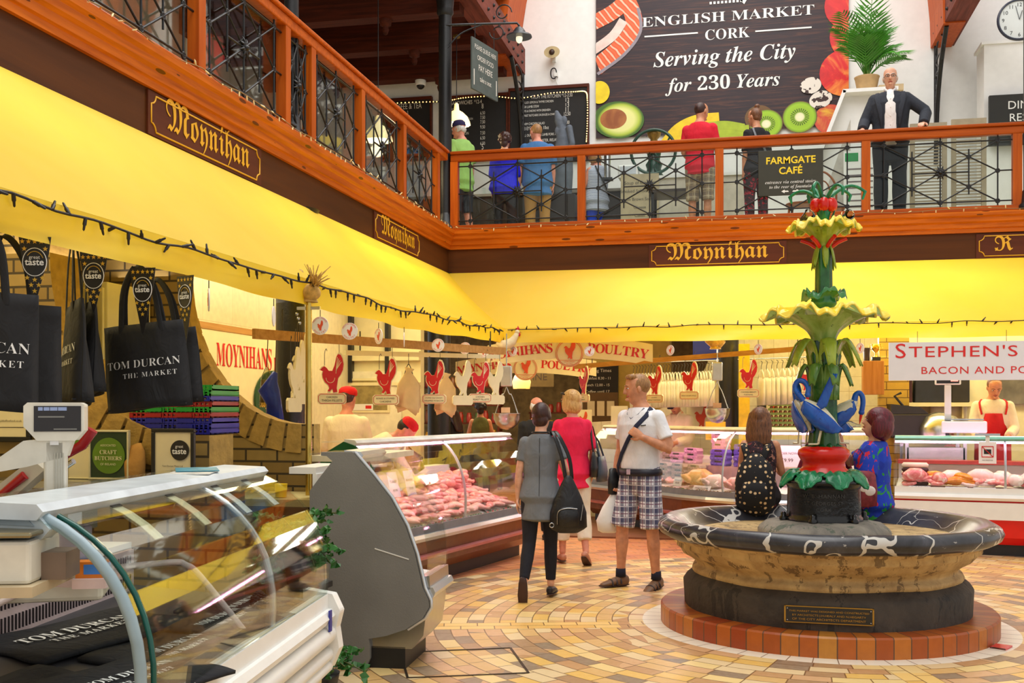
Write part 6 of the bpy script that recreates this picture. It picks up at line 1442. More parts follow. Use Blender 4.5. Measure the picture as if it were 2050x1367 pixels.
# ---------------------------------------------------------------- the stalls: bags, signs, goods
bagblk = cloth('black_canvas', (22, 22, 26), .8); inkw = mat('white_print', (240, 240, 240), .6, amt=.02)
def tote(lab, p, rotz, w, h, hl, roll=0, sag=.02, text=True, deep=.07):
    t_ = thing('tote_bag', lab, 'bag', p, rot=(0, roll, rotz), group=None)
    def f(side):
        def g(u, v):
            x = (u-.5)*w*(1-.06*v); z = -h*(1-v)
            b = deep*(1-v*.75)*sin(pi*u)**.5; return (x, side*b-.006*sin(u*14+v*5), z+sag*sin(pi*u)*(-1 if v < .2 else 0)*.5-.01*(1-v)*cos(u*6))
        return g
    m = MB(); m.grid(14, 10, f(-1)); m.grid(14, 10, f(1))
    o = m.build('bag_body', bagblk, t_, fix=False); s_ = o.modifiers.new('t', 'SOLIDIFY'); s_.thickness = .006
    MB().box(-w*.46, w*.46, -deep*.55, deep*.55, -h-.002, -h+.006).build('bag_base', bagblk, t_)
    for sd in (-1, 1):
        P = spl([(-w*.24, sd*.02, -.05), (-w*.23, sd*.02, .0), (-w*.17, sd*.012, hl*.62), (0, 0, hl), (w*.17, sd*.012, hl*.62), (w*.23, sd*.02, .0), (w*.24, sd*.02, -.05)], 5)
        MB().loft(P, [(.014, .003)]*len(P), 8, ref=(0, 1, 0) if False else (.9, .1, .3)).build('handle', bagblk, t_)
    if text:
        q = MB(); tx(q, serif('TOM DURCAN'), w=w*.86, z=-h*.52, y=-deep-.004, bold=-.012); tx(q, serif('THE MARKET'), w=w*.62, z=-h*.64, y=-deep-.004, sp=1.25, bold=-.012, x=w*.08)
        # wrap the print to the bulged front
        q.v = [(x, -deep*(1-max(0, min(1, (z+h)/h))*.75)*max(0, sin(pi*max(0, min(1, x/(w*(1-.06*(z+h)/h))+.5))))**.5-.006-.012*abs(sin(0)), z) for x, y, z in q.v]
        q.build('printed_name', inkw, t_)
    return t_
tote('large black tote bag at the left photo edge, its print ending in AN', atD(-52, 582, 4.2), radians(12+20), .49, .46, .30, .04)
tote('black tote bag behind the leftmost one, only its side showing', atD(5, 606, 4.5), radians(12+25), .48, .44, .28, .03, text=False)
tote('black tote bag seen at an angle with long upright handles', atD(148, 610, 5.0), radians(12-60), .44, .46, .33, -.08)
tote('black tote bag tucked behind the angled one', atD(176, 612, 5.2), radians(12-62), .42, .42, .3, -.06, text=False)
tote('black tote bag with TOM DURCAN THE MARKET in full view above the crates', atD(285, 648, 5.36), radians(12-8), .445, .42, .29, -.1)
tote('black tote bag behind the fully lettered one, its edge beside the crates', atD(322, 662, 5.6), radians(12-14), .42, .38, .27, -.1, text=False)
t_ = thing('hanging_rail', 'steel rail under the left awning carrying the black tote bags', 'rail', (0, 0, 0))
MB().tube([atD(-60, 412, 4.2), atD(430, 540, 6.1)], .01, 8).build('bar', steel, t_)
for px, py, D in ((-60, 412, 4.2), (430, 540, 6.1)): p = atD(px, py, D); MB().tube([p, p+V((-.3, 0, .35))], .006, 6).build('hanger', steel, t_)
# pennants
penb = mat('black_pennant', (26, 24, 24), .4); star = mat('gold_star', (214, 170, 50), .35, amt=.1)
def stars(q, x, z, r, y=-.004):
    pts = [(x+(r if k % 2 == 0 else r*.42)*sin(pi*k/5), z+(r if k % 2 == 0 else r*.42)*cos(pi*k/5)) for k in range(10)]
    q.prism(pts, y, y+.002)
for px, py, D, hh, rz, lab in ((70, 474, 4.45, .27, .1, 'great taste pennant nearest the left photo edge'), (188, 506, 4.9, .27, -.05, 'great taste pennant between the long handles and the white cabinet'), (286, 536, 5.2, .32, -.15, 'great taste pennant hanging in front of the fully lettered tote bag'), (371, 552, 5.5, .36, -.6, 'great taste pennant farthest right, against the brick pillar')):
    t_ = thing('pennant', lab, 'pennant', atD(px, py, D), radians(12)+rz); w = .065
    MB().prism([(-w, 0), (w, 0), (w*.86, -hh*.25), (.004, -hh), (-.004, -hh), (-w*.86, -hh*.25)], -.002, .002).build('flag', penb, t_, fix=True)
    q = MB()
    for x in (-.05, -.025, 0, .025, .05): stars(q, x, -.02, .011)
    for x, z in ((-.042, -.05), (.042, -.05), (-.03, -.17), (.03, -.17), (0, -.178), (-.014, -.2), (.016, -.2), (0, -.225)): stars(q, x, z, .011)
    q.build('stars', star, t_)
    q = MB(); q.tube([(.048*cos(a), -.005, -.105+.058*sin(a)) for a in [2*pi*k/28 for k in range(28)]], .0018, 5, closed=True)
    q.build('circle', inkw, t_)
    q = MB(); tx(q, 'great', w=.044, z=-.092, y=-.005); tx(q, 'taste', w=.076, z=-.118, y=-.005, bold=.02); q.build('lettering', inkw, t_)
    MB().tube([(.036*cos(a), -.005, -.105+.044*sin(a)) for a in [pi*k/12+.4 for k in range(9)]], .0015, 5).build('gold_arc', star, t_)
# goods at the near stall
def frame(name, lab, cat, p, rotz, w, h, fm, paper, tilt=0, b=.03):
    t_ = thing(name, lab, cat, p, rot=(tilt, 0, rotz))
    MB().box(-w/2, w/2, -.012, .012, 0, b).box(-w/2, w/2, -.012, .012, h-b, h).box(-w/2, -w/2+b, -.012, .012, b, h-b).box(w/2-b, w/2, -.012, .012, b, h-b).build('frame', fm, t_, bevel=.003)
    MB().box(-w/2+b, w/2-b, -.004, .01, b, h-b).build('sheet', paper, t_); return t_
paperm = mat('aged_paper', (228, 216, 180), .7, amt=.04); blkf = mat('black_frame', (20, 18, 18), .35)
PY = 5.72
p = atY(10, 884, PY-.02); t_ = frame('framed_certificate', 'black framed certificate on the brick pillar at the left edge', 'certificate', p, 0, .36, .30, blkf, paperm)
q = MB(); tx(q, 'www.guildoffinefood.co.uk', w=.2, z=.12, y=-.006, x=.02); tx(q, serifi('Certificate'), w=.16, z=.2, y=-.006); q.box(-.13, .13, -.006, -.004, .085, .089).build('print', mat('brown_ink', (70, 60, 50), .7), t_)
p = atY(219, 962, PY-.1); p.z = 1.142; t_ = frame('butchers_sign', 'green CRAFT BUTCHERS board leaning on the bricks', 'sign', p, 0, .26, .29, mat('cream_edge', (214, 206, 170), .5), mat('bottle_green', (26, 52, 26), .4), b=.012)
MB().lathe([(.105, .0), (.105, .003)], 36, M=Matrix.Translation((0, -.006, .14)) @ Matrix.Rotation(pi/2, 4, 'X')).build('badge', mat('olive_green_badge', (92, 128, 30), .4), t_)
q = MB(); tx(q, 'ASSOCIATED', w=.1, z=.195, y=-.012); tx(q, serif('CRAFT'), w=.11, z=.15, y=-.012); tx(q, serif('BUTCHERS'), w=.175, z=.115, y=-.012); tx(q, 'OF IRELAND', w=.1, z=.085, y=-.012); q.build('lettering', mat('cream_letters', (220, 216, 180), .6), t_)
p = atY(347, 958, PY-.1); p.z = 1.142; t_ = frame('framed_award', 'black framed great taste award leaning on the bricks', 'award', p, 0, .27, .30, blkf, paperm, b=.022)
q = MB(); q.lathe([(.058, 0), (.058, .002)], 32, M=Matrix.Translation((.045, -.008, .175)) @ Matrix.Rotation(pi/2, 4, 'X')).build('roundel', penb, t_)
q = MB(); tx(q, 'great', w=.05, z=.19, y=-.012, x=.045); tx(q, 'taste', w=.09, z=.155, y=-.012, x=.045, bold=.02); q.build('lettering', inkw, t_)
q = MB(); tx(q, 'Tom Durcan Meats Ltd', w=.13, z=.08, y=-.008); q.build('print', mat('brown_ink', (70, 60, 50), .7), t_)
p = atY(160, 950, PY-.06); p.z = 1.142; t_ = frame('leaflet_board', 'cream and green leaflet board half hidden behind the scale post', 'notice', p, 0, .16, .26, mat('cream_edge', (214, 206, 170), .5), paperm, b=.006); MB().box(-.07, .07, -.008, -.004, .19, .25).build('green_header', mat('olive_green_badge', (92, 128, 30), .4), t_)
p = atY(268, 960, PY-.08); p.z = 1.142
t_ = thing('paper_bag', 'crumpled brown paper bag between the green board and the award', 'bag', p)
q = MB(); q.loft([(0, 0, 0), (0, 0, .1), (.01, 0, .17), (.0, 0, .2)], [(.07, .03), (.075, .032), (.062, .02), (.05, .01)], 14); q.build('bag', mat('kraft_paper', (190, 140, 70), .8, bump=.6, bsc=20), t_)
p = atY(278, 905, PY-.02); t_ = thing('round_sticker', 'peeling black round sticker on the brick coping', 'sticker', p)
MB().lathe([(.042, 0), (.042, .002)], 24, M=Matrix.Rotation(pi/2, 4, 'X')).build('sticker', penb, t_); MB().prism([(.012, -.035), (.03, -.04), (.03, .03), (.012, .045)], -.01, -.004).build('peeled_edge', inkw, t_)
# folded crates
def crate(m):
    b = MB(); L, Wd, h = .53, .36, .031
    b.box(-L/2, L/2, -Wd/2, Wd/2, 0, .008)
    for x in (-L/2, L/2-.012): b.box(x, x+.012, -Wd/2, Wd/2, .0, h)
    for y in (-Wd/2, Wd/2-.012): b.box(-L/2, L/2, y, y+.012, 0, .012).box(-L/2, L/2, y, y+.012, .022, h)
    for i in range(18):
        x = -L/2+.015+i*.029
        for y in (-Wd/2-.003, Wd/2-.009): b.box(x, x+.01, y, y+.012, .0, h)
    for x in (-.15, .05): b.box(x, x+.1, -Wd/2-.008, -Wd/2, .004, .026)
    return b.mesh('crate', m)
gc, bc, rc = (crate(mat(n, c, .35)) for n, c in (('green_crate_plastic', (20, 150, 50)), ('blue_crate_plastic', (24, 30, 150)), ('red_crate_plastic', (160, 20, 24))))
cp = atY(372, 858, 5.93); ztop = 1.405
seq = [(bc, 'blue', 'bottom of the stack'), (bc, 'blue', 'second from the bottom'), (bc, 'blue', 'third from the bottom, under the red one'), (rc, 'red', 'in the lower half of the stack, on three blue crates'), (gc, 'green', 'in the middle between two red crates'), (rc, 'red', 'in the upper half of the stack'), (bc, 'blue', 'just under the two green ones at the top'), (gc, 'green', 'second from the top'), (gc, 'green', 'topmost of the stack')]
for i, (m, c, l) in enumerate(seq):
    o = bpy.data.objects.new('folded_crate', m); COL.objects.link(o)
    tag(o, 'folded %s plastic crate, %s' % (c, l), 'crate', 'folded crates on the brick partition', loc=(cp.x-.02, 5.96, ztop+i*.0325), rotz=.02*((i*7) % 3-1))
# white weighing scales with a tilted display on a post
p = nearc.at(.55, -.62, .86)
p = atD(112, 965, 3.75); t_ = thing('counter_scales', 'white counter scales with a tall post and dark display', 'scales', (p.x, p.y, .9), radians(12+14))
ivory = mat('ivory_plastic', (226, 222, 208), .35)
S_ = 3.75/2150
MB().box(-.036, .036, -.03, .03, .12, (1.55-(880-820)*S_)-.9).build('post', ivory, t_, bevel=.01)
for i in range(4): MB().box(.0+.009*i, .003+.009*i, -.034, -.03, .12, .5).build('post_rib', mat('ivory_shadow_line', (190, 186, 172), .5), t_)
zb = 1.55-(870-820)*S_-.9
MB().prism([(-.085, zb+.015), (-.055, zb-.02), (.07, zb-.02), (.098, zb+.015), (.098, zb+.105), (.085, zb+.112), (-.085, zb+.112), (-.098, zb+.1), (-.098, zb+.03)], -.04, .05).build('display_head', ivory, t_, bevel=.008, fix=True)
MB().box(-.064, .088, -.044, -.038, zb+.012, zb+.1).build('display', mat('dark_display', (32, 26, 26), .2), t_)
for i, (a, c) in enumerate(((-.05, -.035), (-.032, -.014), (-.012, .012), (.014, .042))): MB().box(a, c, -.046, -.043, zb+.084, zb+.096).build('blue_tab', mat('blue_tab', (150, 170, 216), .5), t_)
MB().box(-.05, .035, -.046, -.043, zb+.06, zb+.065).box(.0, .075, -.046, -.043, zb+.018, zb+.022).build('pale_bar', mat('pale_bar', (130, 130, 126), .5), t_)
MB().prism([(-.05, zb-.015), (.06, zb-.015), (.04, zb-.075), (-.09, zb-.11), (-.20, zb-.13), (-.215, zb-.105), (-.1, zb-.02)], -.03, .04).build('printer_arm', ivory, t_, bevel=.006, fix=True)
MB().box(-.014, .014, -.034, -.03, zb-.035, zb-.015).build('label', inkw, t_)
MB().box(-.17, .17, -.14, .14, 0, .12).build('scale_body', ivory, t_, bevel=.015); MB().box(-.16, .16, -.13, .13, .13, .142).build('pan', steel, t_, bevel=.004)
# the second scales at the left edge
p = atD(28, 1150, 3.15)
t_ = thing('counter_scales', 'cream bench scales with a steel pan at the left edge inside the chiller', 'scales', (p.x-.05, p.y, 1.55-(1160-820)*3.15/2150), radians(12+5))
MB().box(-.19, .13, -.12, .14, 0, .125).build('scale_body', ivory, t_, bevel=.012); MB().box(-.2, .14, -.14, .15, .135, .15).build('pan', mat('dull_steel_pan', (150, 140, 110), .3, .8), t_, bevel=.006)
MB().box(.13, .2, -.03, .1, .0, .08).build('junction_box', mat('brown_box', (120, 100, 84), .6), t_); MB().box(-.19, .15, -.16, .3, -.03, 0).build('white_shelf', mat('pale_wood_shelf', (206, 186, 150), .5), t_)
# slicer and red-handled knives behind the post
p = atD(70, 955, 4.1); t_ = thing('meat_slicer', 'worn pale slicer with red grips behind the scale post', 'slicer', p, radians(12))
MB().prism([(-.22, -.1), (.0, .07), (.05, .03), (-.12, -.12)], -.03, .06).build('guard', mat('worn_plastic', (190, 182, 160), .5), t_, fix=True, bevel=.01)
redg = mat('red_grip', (160, 16, 24), .35)
MB().tube([(-.12, -.04, -.07), (-.02, -.04, .01)], [.012, .018], 10).build('grip', redg, t_); MB().tube([(.06, .05, .06), (.16, .05, .12), (.20, .05, .18)], [.014, .02, .022], 10).build('grip', redg, t_); MB().tube([(.04, .05, .0), (.14, .02, .06)], .012, 8).build('blade_arm', steel, t_)
MB().box(-.25, .2, -.05, .1, -.2, -.1).build('base', steel, t_)
p = atY(560, 966, 6.4)
tag(MB().lathe([(.036, 0), (.04, .08), (.042, .085), (.036, .085), (.034, .01)], 20).build('mug', mat('yellow_mug', (246, 206, 30), .3), None), 'small yellow mug on the ledge by the brick partition', 'mug', loc=(p.x, 6.42, .99))
t_ = thing('back_ledge', 'plain ledge along the brick partition behind the chiller counter', 'ledge', (0, 0, 0))
MB().box(-3.6, -2.55, 6.3, 6.94, .94, .985).build('shelf', mat('buff_ledge', (206, 190, 130), .5), t_); MB().box(-3.5, -2.6, 6.4, 6.9, 0, .94).build('cupboard', brickf, t_)
t_ = thing('back_ledge', 'steel worktop below the framed notices behind the chiller counter', 'ledge', (0, 0, 0))
MB().box(-4.5, -2.7, 5.45, 5.74, 1.10, 1.14).build('shelf', steel, t_); MB().box(-4.4, -2.8, 5.5, 5.7, 0, 1.1).build('cupboard', brickf, t_)
# leaflets and price strips on the near counter
for i, (s, d, c, l) in enumerate(((1.35, -.45, (90, 170, 190), 'turquoise leaflet lying lowest on the white counter top'), (1.5, -.43, (216, 214, 206), 'pale leaflet lying on the turquoise ones on the counter top'), (1.62, -.46, (80, 150, 170), 'turquoise leaflet at the far end of the pile on the counter top'))):
    p = nearc.at(s, d, 1.272+.006*i); tag(MB().box(-.14, .14, -.09, .09, 0, .004).build('leaflet', mat('leaflet_%d' % i, c, .4, amt=.4, sc=14), None), l, 'leaflet', 'leaflets on the near counter', loc=p, rotz=nearc.ang(0)+.2*i)
ylab = mat('yellow_label', (250, 232, 190), .4); wl = mat('white_label', (240, 238, 230), .4)
gA = garc(.31, .66, 1.232)
for i, (s, l) in enumerate(((.50, 'first price strip from the scales end under the top bar'), (.95, 'second price strip, above the bent white tube'), (1.42, 'third price strip, right of the glazing bar'), (1.8, 'last price strip, nearest the far end of the counter'))):
    t_ = thing('price_strip', l, 'price strip', (0, 0, 0), group='price strips inside the near counter glass'); 
    pts = [nearc.at(s, d-.016, z) for d, z in gA[-4:]][::-1]; u = V((cos(nearc.ang(0)), sin(nearc.ang(0)), 0))
    m = MB(); vs = []
    for p in pts: vs += [p-u*.035, p+u*.035]
    vs = [q+V((-.0, 0, 0)) for q in vs]; m.add(vs, [(2*j, 2*j+1, 2*j+3, 2*j+2) for j in range(len(pts)-1)]); solid(m.build('strip', ylab if i < 2 else wl, t_), .002)
    m = MB(); a = pts[0]; b = pts[0]+(pts[1]-pts[0])*.4; m.add([a-u*.036+V((.003, 0, .003)), a+u*.036+V((.003, 0, .003)), b+u*.036+V((.003, 0, .003)), b-u*.036+V((.003, 0, .003))], [(0, 1, 2, 3)]); solid(m.build('strip_header', penb, t_), .002)
# folded T-shirts on the deck
tsh = cloth('black_jersey', (18, 18, 24), .9)
def tshirt(lab, s, d, rz, z=0, w=.5, h=.42):
    p = nearc.at(s, d, .632+z+.05*(-d)); t_ = thing('folded_t_shirt', lab, 'T-shirt', p, rz, 'black T-shirts in the near chiller'); t_.rotation_euler = (.06, 0, rz)
    m = MB().grid(12, 10, lambda u, v: ((u-.5)*w*(1+.03*sin(v*9)), (v-.5)*h, .010+.005*sin(u*7+v*4)*sin(v*5)-.004*(abs(u-.5)*2)**6)); o = m.build('shirt', tsh, t_); solid(o, .012)
    q = MB(); tx(q, serif('TOM DURCAN'), w=w*.72, z=.01); tx(q, serif('THE MARKET'), w=w*.5, z=-.05, sp=1.2); q.v = [(x, zz, .018+.005*sin((x/w+.5)*7+(zz/h+.5)*4)*sin((zz/h+.5)*5)) for x, y, zz in q.v]
    q.build('print', inkw, t_)
ra = nearc.ang(0)
tshirt('black T-shirt folded nearest the arched glass end', .18, -.42, ra-pi/2+1.35, 0, .6, .5); tshirt('black T-shirt folded beside the arched end, nearer the glass', .42, -.2, ra-.35, .02, .52, .4)
tshirt('black T-shirt folded in the front middle of the chiller', 0.92, -.26, ra-.15, .0, .56, .46); tshirt('black T-shirt folded farther along beside the bent white tube', 1.38, -.25, ra-.1, .02, .5, .44); tshirt('black T-shirt folded at the far end by the cone', 1.8, -.3, ra-.05, 0, .5, .46); tshirt('black T-shirt folded at the back under the vents', 1.0, -.66, ra-.3, .02, .8, .4)
t_ = thing('bent_tube', 'bent white tube frame standing inside the chiller counter', 'tube frame', (0, 0, 0))
MB().tube(spl([nearc.at(.25, -.75, .84), nearc.at(.42, -.62, .93), nearc.at(.52, -.5, .98), nearc.at(.62, -.42, .99), nearc.at(1.1, -.36, .95), nearc.at(1.17, -.33, .93), nearc.at(1.2, -.28, .88), nearc.at(1.24, -.1, .64)], 5), .012, 8).build('tube', mat('pinkish_white_tube', (232, 214, 214), .3), t_)
p = nearc.at(.42, -.55, .66)
p = atD(186, 1135, 3.35); t_ = thing('carton', 'small orange and blue carton inside the chiller counter', 'box', p-V((0, 0, .03)), radians(20)); MB().box(-.045, .045, -.03, .03, -.0, .05).build('carton', mat('orange_card', (232, 130, 30), .5), t_); MB().box(-.02, .046, -.032, .031, .012, .042).build('blue_label', mat('blue_label', (60, 130, 220), .5), t_)
MB().box(-.05, .05, -.05, .05, -.03, 0).build('ledge', mt, t_)
p = atD(150, 1090, 3.7); t_ = thing('paper_roll', 'lilac-white roll of paper towel inside the chiller counter', 'paper roll', p-V((0, 0, .10)), 0)
MB().lathe([(.05, 0), (.055, .005), (.055, .16), (.05, .165), (.02, .165)], 24).build('roll', mat('lilac_paper', (200, 196, 226), .8), t_); MB().box(-.12, .12, -.1, .1, -.03, 0).build('ledge', mt, t_)
p = nearc.at(1.75, -.22, .645); t_ = thing('pine_cone', 'dark pine cone at the far end of the chiller deck', 'cone', p); t_.scale = (.6,)*3; q = MB()
for i in range(70):
    z = .012+.13*i/70; r = .06*sin(pi*min(1, .15+.85*i/70))**.8; a = i*2.4; q.ell((r*cos(a), r*sin(a), z), (.017, .017, .008), 6, 4)
q.build('scales', mat('dark_cone', (50, 36, 28), .7), t_)
# green plants between the counters
ivy = mat('ivy_leaf', (44, 104, 34), .5, amt=.4, sc=7)
def plant(lab, c, r, n, seed, base):
    t_ = thing('leafy_plant', lab, 'plant', c); R_ = random.Random(seed); m = MB(); st = MB()
    for k in range(n):
        a = R_.uniform(0, 2*pi); L = R_.uniform(.4, 1)*r; el = R_.uniform(-.6, 1.1); P = spl([(0, 0, base), (L*.4*cos(a), L*.4*sin(a), base+L*.5*sin(el)+.05), (L*cos(a), L*sin(a), base+L*sin(el)-.05)], 4)
        st.tube(P, .004, 5)
        for p in P[3:]:
            for g in range(2):
                s = R_.uniform(.03, .055); d = V((R_.uniform(-1, 1), R_.uniform(-1, 1), R_.uniform(-.3, .6))).normalized(); sd = d.orthogonal().normalized(); up = d.cross(sd)
                pts = [p, p+d*s*.4+sd*s*.55, p+d*s*.7+sd*s*.25, p+d*s*1.0+sd*s*.4, p+d*s*1.3, p+d*s*1.0-sd*s*.4, p+d*s*.7-sd*s*.25, p+d*s*.4-sd*s*.55]
                m.add([q+up*s*.12*((i % 3)-1) for i, q in enumerate(pts)], [(0, 1, 2, 3, 4, 5, 6, 7)])
    st.build('stems', mat('plant_stem', (80, 90, 40), .6), t_); m.build('foliage', ivy, t_, kind='stuff')
    MB().lathe([(.07, 0), (.1, .16), (.105, .18), (.09, .18)], 20).build('pot', mat('dark_pot', (40, 40, 40), .5), t_)
p = atD(602, 1010, 5.75); plant('leafy green plant rising between the ivory counter and the grey panel', (p.x, p.y, .62), .30, 26, 3, .2)
p = atD(640, 1340, 5.6); plant('low leafy plant on the floor at the foot of the grey panel', (p.x+.0, p.y, 0), .34, 26, 5, .15)
t_ = thing('plant_stand', 'black stand holding the leafy plant between the counters', 'stand', (atD(602, 1010, 5.75).x, atD(602, 1010, 5.75).y, 0)); MB().box(-.11, .11, -.11, .11, 0, .61).build('column', black, t_); MB().box(-.13, .13, -.13, .13, .59, .62).build('top', black, t_)
# brass pole with hen ornament
p = atX(618, 900, AX); pz = edge_z(p.y)-.13
t_ = thing('brass_pole', 'polished brass pole holding up the corner of the left awning', 'pole', (AX, p.y, 0))
MB().tube([(0, 0, 0), (0, 0, pz)], .021, 16).build('tube', mat('polished_brass', (206, 176, 90), .2, .9), t_); MB().lathe([(.05, 0), (.05, .02), (.03, .04)], 20).build('base', brassd, t_); MB().bar((-.08, 0, pz-.06), (.08, 0, pz-.06), .02, .02).build('clamp', steel, t_)
for k in range(3): MB().ell((-.07+.01*k, -.03, pz-.1-.03*k), .012, 8, 6).build('clamp_screw', steel, t_)
straw = mat('straw', (206, 166, 90), .8, amt=.3, sc=30); hencream = mat('hen_cream', (232, 214, 170), .8, amt=.1, bump=.4); comb = mat('comb_red', (206, 24, 40), .5)
def hen(lab, p, rz, back=False, sc=1.0):
    t_ = thing('straw_hen', lab, 'ornament', p, rz); t_.scale = (sc,)*3; R_ = random.Random(int(abs(p[0])*100))
    q = MB(); q.loft([(-.09, 0, .06), (-.05, 0, .04), (.02, 0, .045), (.07, 0, .08), (.1, 0, .13), (.115, 0, .16)], [(.02, .02), (.06, .05), (.065, .055), (.045, .045), (.03, .03), (.022, .024)], 14, ref=(0, 1, 0)).ell((.118, 0, .175), (.026, .022, .026), 12, 8); q.build('body', straw if back else hencream, t_)
    if not back: MB().loft([(.11, 0, .205), (.12, 0, .22), (.135, 0, .2)], [(.02, .006), (.024, .008), (.01, .005)], 8).ell((.14, 0, .15), (.012, .01, .022), 8, 6).build('comb', comb, t_)
    MB().tube([(.14, 0, .178), (.165, 0, .17)], [.008, .002], 6).build('beak', mat('beak_yellow', (226, 170, 60), .5), t_)
    s = MB()
    for k in range(46):
        a = R_.uniform(-.6, .6); e = R_.uniform(.3, 1.5); L = R_.uniform(.08, .17); s.tube([(-.06, R_.uniform(-.03, .03), .06), (-.06-L*cos(e)*.6, L*sin(a)*.5, .06+L*sin(e)*.6), (-.06-L*cos(e), L*sin(a), .06+L*sin(e)*.9)], [.005, .004, .002], 4)
    s.build('straw_tail', straw, t_, kind='stuff')
    MB().lathe([(.06, -.02), (.05, 0), (.03, .02)], 12).build('stand', straw, t_)
hen('straw hen ornament topping the brass pole, tail up', (AX, p.y, pz-.0), radians(180-40), True, 1.05)
pr_ = atY(1012, 690, AY-.08); hen('straw rooster ornament with red comb at the awning corner', (pr_.x, AY-.06, pr_.z-.05), radians(10), False, 1.15)
pr_ = atD(1432, 690, 13.25); hen('straw hen ornament above the right-hand steel scale', (pr_.x, pr_.y, pr_.z-.03), radians(190), True, 1.2)
# round hanging discs
discm = mat('white_disc', (240, 234, 226), .5, amt=.03); orange = mat('orange_red_print', (222, 80, 40), .5); redpt = mat('red_print', (206, 26, 30), .45)
HEN = [(-.30, .29), (-.25, .36), (-.18, .40), (-.12, .35), (-.06, .27), (.03, .27), (.09, .42), (.14, .66), (.19, .74), (.26, .72), (.31, .62), (.34, .46), (.32, .3), (.26, .17), (.19, .07), (.17, -.06), (.15, -.2), (.17, -.31), (.06, -.33), (.03, -.22), (-.04, -.3), (-.1, -.29), (-.05, -.2), (-.08, -.12), (-.17, -.04), (-.23, .08), (-.24, .18), (-.22, .26)]
def henp(s, ox=0, oz=0, grow=1.0): return [(ox+((x-.03)*grow+.03)*s, oz+((z-.18)*grow+.18)*s) for x, z in HEN]
def disc_(lab, p, rz, r=.062):
    t_ = thing('hanging_disc', lab, 'disc', p, rz, 'round poultry discs hanging from the awnings')
    MB().lathe([(r, -.003), (r, .003)], 32, M=Matrix.Rotation(pi/2, 4, 'X')).build('disc', discm, t_)
    MB().prism(henp(r*1.05, 0, -.012), -.006, -.003).build('printed_hen', orange, t_, fix=True)
    q = MB()
    for s, up in (('MOYNIHANS', 1), ('POULTRY', -1)):
        n = len(s)
        for i, ch in enumerate(s):
            a = (pi/2-(i-(n-1)/2)*.26) if up > 0 else (-pi/2+(i-(n-1)/2)*.3); rr = r*.77 if up > 0 else r*.9
            tx(q, ch, size=r*.3, x=rr*cos(a), z=rr*sin(a), y=-.004, rot=(a-pi/2) if up > 0 else (a+pi/2))
    q.build('lettering', orange, t_)
    MB().tube([(0, 0, r), (0, 0, r+.045)], .003, 5).build('hook', mat('dark_hook', (50, 44, 36), .5), t_)
F0 = radians(12)
for px, py, rz, l in ((418, 600, 1.25, 'round white hen disc nearly edge-on beside the brick pillar'), (548, 633, 1.5, 'round white hen disc edge-on before the black column'), (641, 652, .25, 'round white hen disc just right of the brass pole'), (700, 663, .2, 'round white hen disc second from the brass pole'), (758, 673, .95, 'round white hen disc third from the brass pole, half turned'), (809, 680, 1.5, 'round white hen disc edge-on above the hanging paper bags'), (877, 691, .3, 'round white hen disc above the third red chicken sign'), (931, 697, .3, 'round white hen disc left of the pair by the rooster'), (967, 704, .25, 'round white hen disc closest left of the rooster')):
    disc_(l, atX(px, py, AX+.005), F0-rz)
for px, py, rz, l in ((1026, 703, .5, 'round white hen disc below the rooster'), (1180, 703, .2, 'round white hen disc in front of the word POULTRY'), (1342, 701, .9, 'round white hen disc above the row of white bags'), (1518, 699, .95, 'round white hen disc left of the fountain stem'), (1722, 697, 1.1, 'round white hen disc right of the fountain beside the trophy')):
    disc_(l, atY(px, py, AY-.005), F0-rz, .06)
# chicken shaped price signs
creamb = mat('cream_board', (238, 224, 178), .5, amt=.04); inkd = mat('dark_ink', (60, 44, 36), .6); hookm = mat('dark_hook', (50, 44, 36), .5)
def chick(lab, p, rz, s, l1, l2, cm=None, group=None, hook=.14, plain=False):
    t_ = thing('chicken_sign', lab, 'sign', p, rz, group)
    MB().prism(henp(s, 0, 0, 1.09), -.008, .008).build('board', cm or creamb, t_, fix=True)
    w, h = s*.40, s*.155; zc = -s*.5; oc = lambda w, h, c: [(-w+c, h), (w-c, h), (w, h-c), (w, -h+c), (w-c, -h), (-w+c, -h), (-w, -h+c), (-w, h-c)]
    MB().prism([(x+.02*s, zc+z) for x, z in oc(w, h, .06*s)], -.01, .01).build('plate', cm or creamb, t_, fix=True)
    if not plain:
        MB().prism(henp(s, 0, 0), -.011, -.008).build('red_hen', redpt, t_, fix=True)
        q = MB()
        for a in (.0, .09, .18, .27): q.bar((s*(.1+.03), -.012, s*(.2+a*.3)), (s*(.17+a*.4), -.012, s*(.66-a*.5)), .002, .004)
        q.tube([(s*(-.02+.12*cos(a)), -.012, s*(.08+.14*sin(a))) for a in [pi+pi*k/10 for k in range(11)]], .002, 5); q.build('feather_lines', creamb, t_)
        q = MB(); pts = [(x+.02*s, -.011, zc+z) for x, z in oc(w*.92, h*.84, .06*s)]; q.tube(pts, .0022, 5, closed=True); q.build('border', redpt, t_)
        q = MB()
        if l2: tx(q, l1, w=min(w*1.4, .013*len(l1)), x=.02*s, z=zc+h*.12, y=-.0115); tx(q, l2, w=min(w*1.6, .013*len(l2)), x=.02*s, z=zc-h*.5, y=-.0115)
        else: tx(q, l1, w=w*1.5, x=.02*s, z=zc-h*.2, y=-.0115)
        q.build('lettering', inkd, t_)
    for x, z in ((-.18, .42), (.22, .74)): MB().tube(spl([(x*s, 0, z*s), (x*s, .0, z*s+hook*.7), (x*s+.012, 0, z*s+hook), (x*s+.02, 0, z*s+hook-.02)], 4), .0025, 5).build('hook', hookm, t_)
ma = meatc.ang(.1)
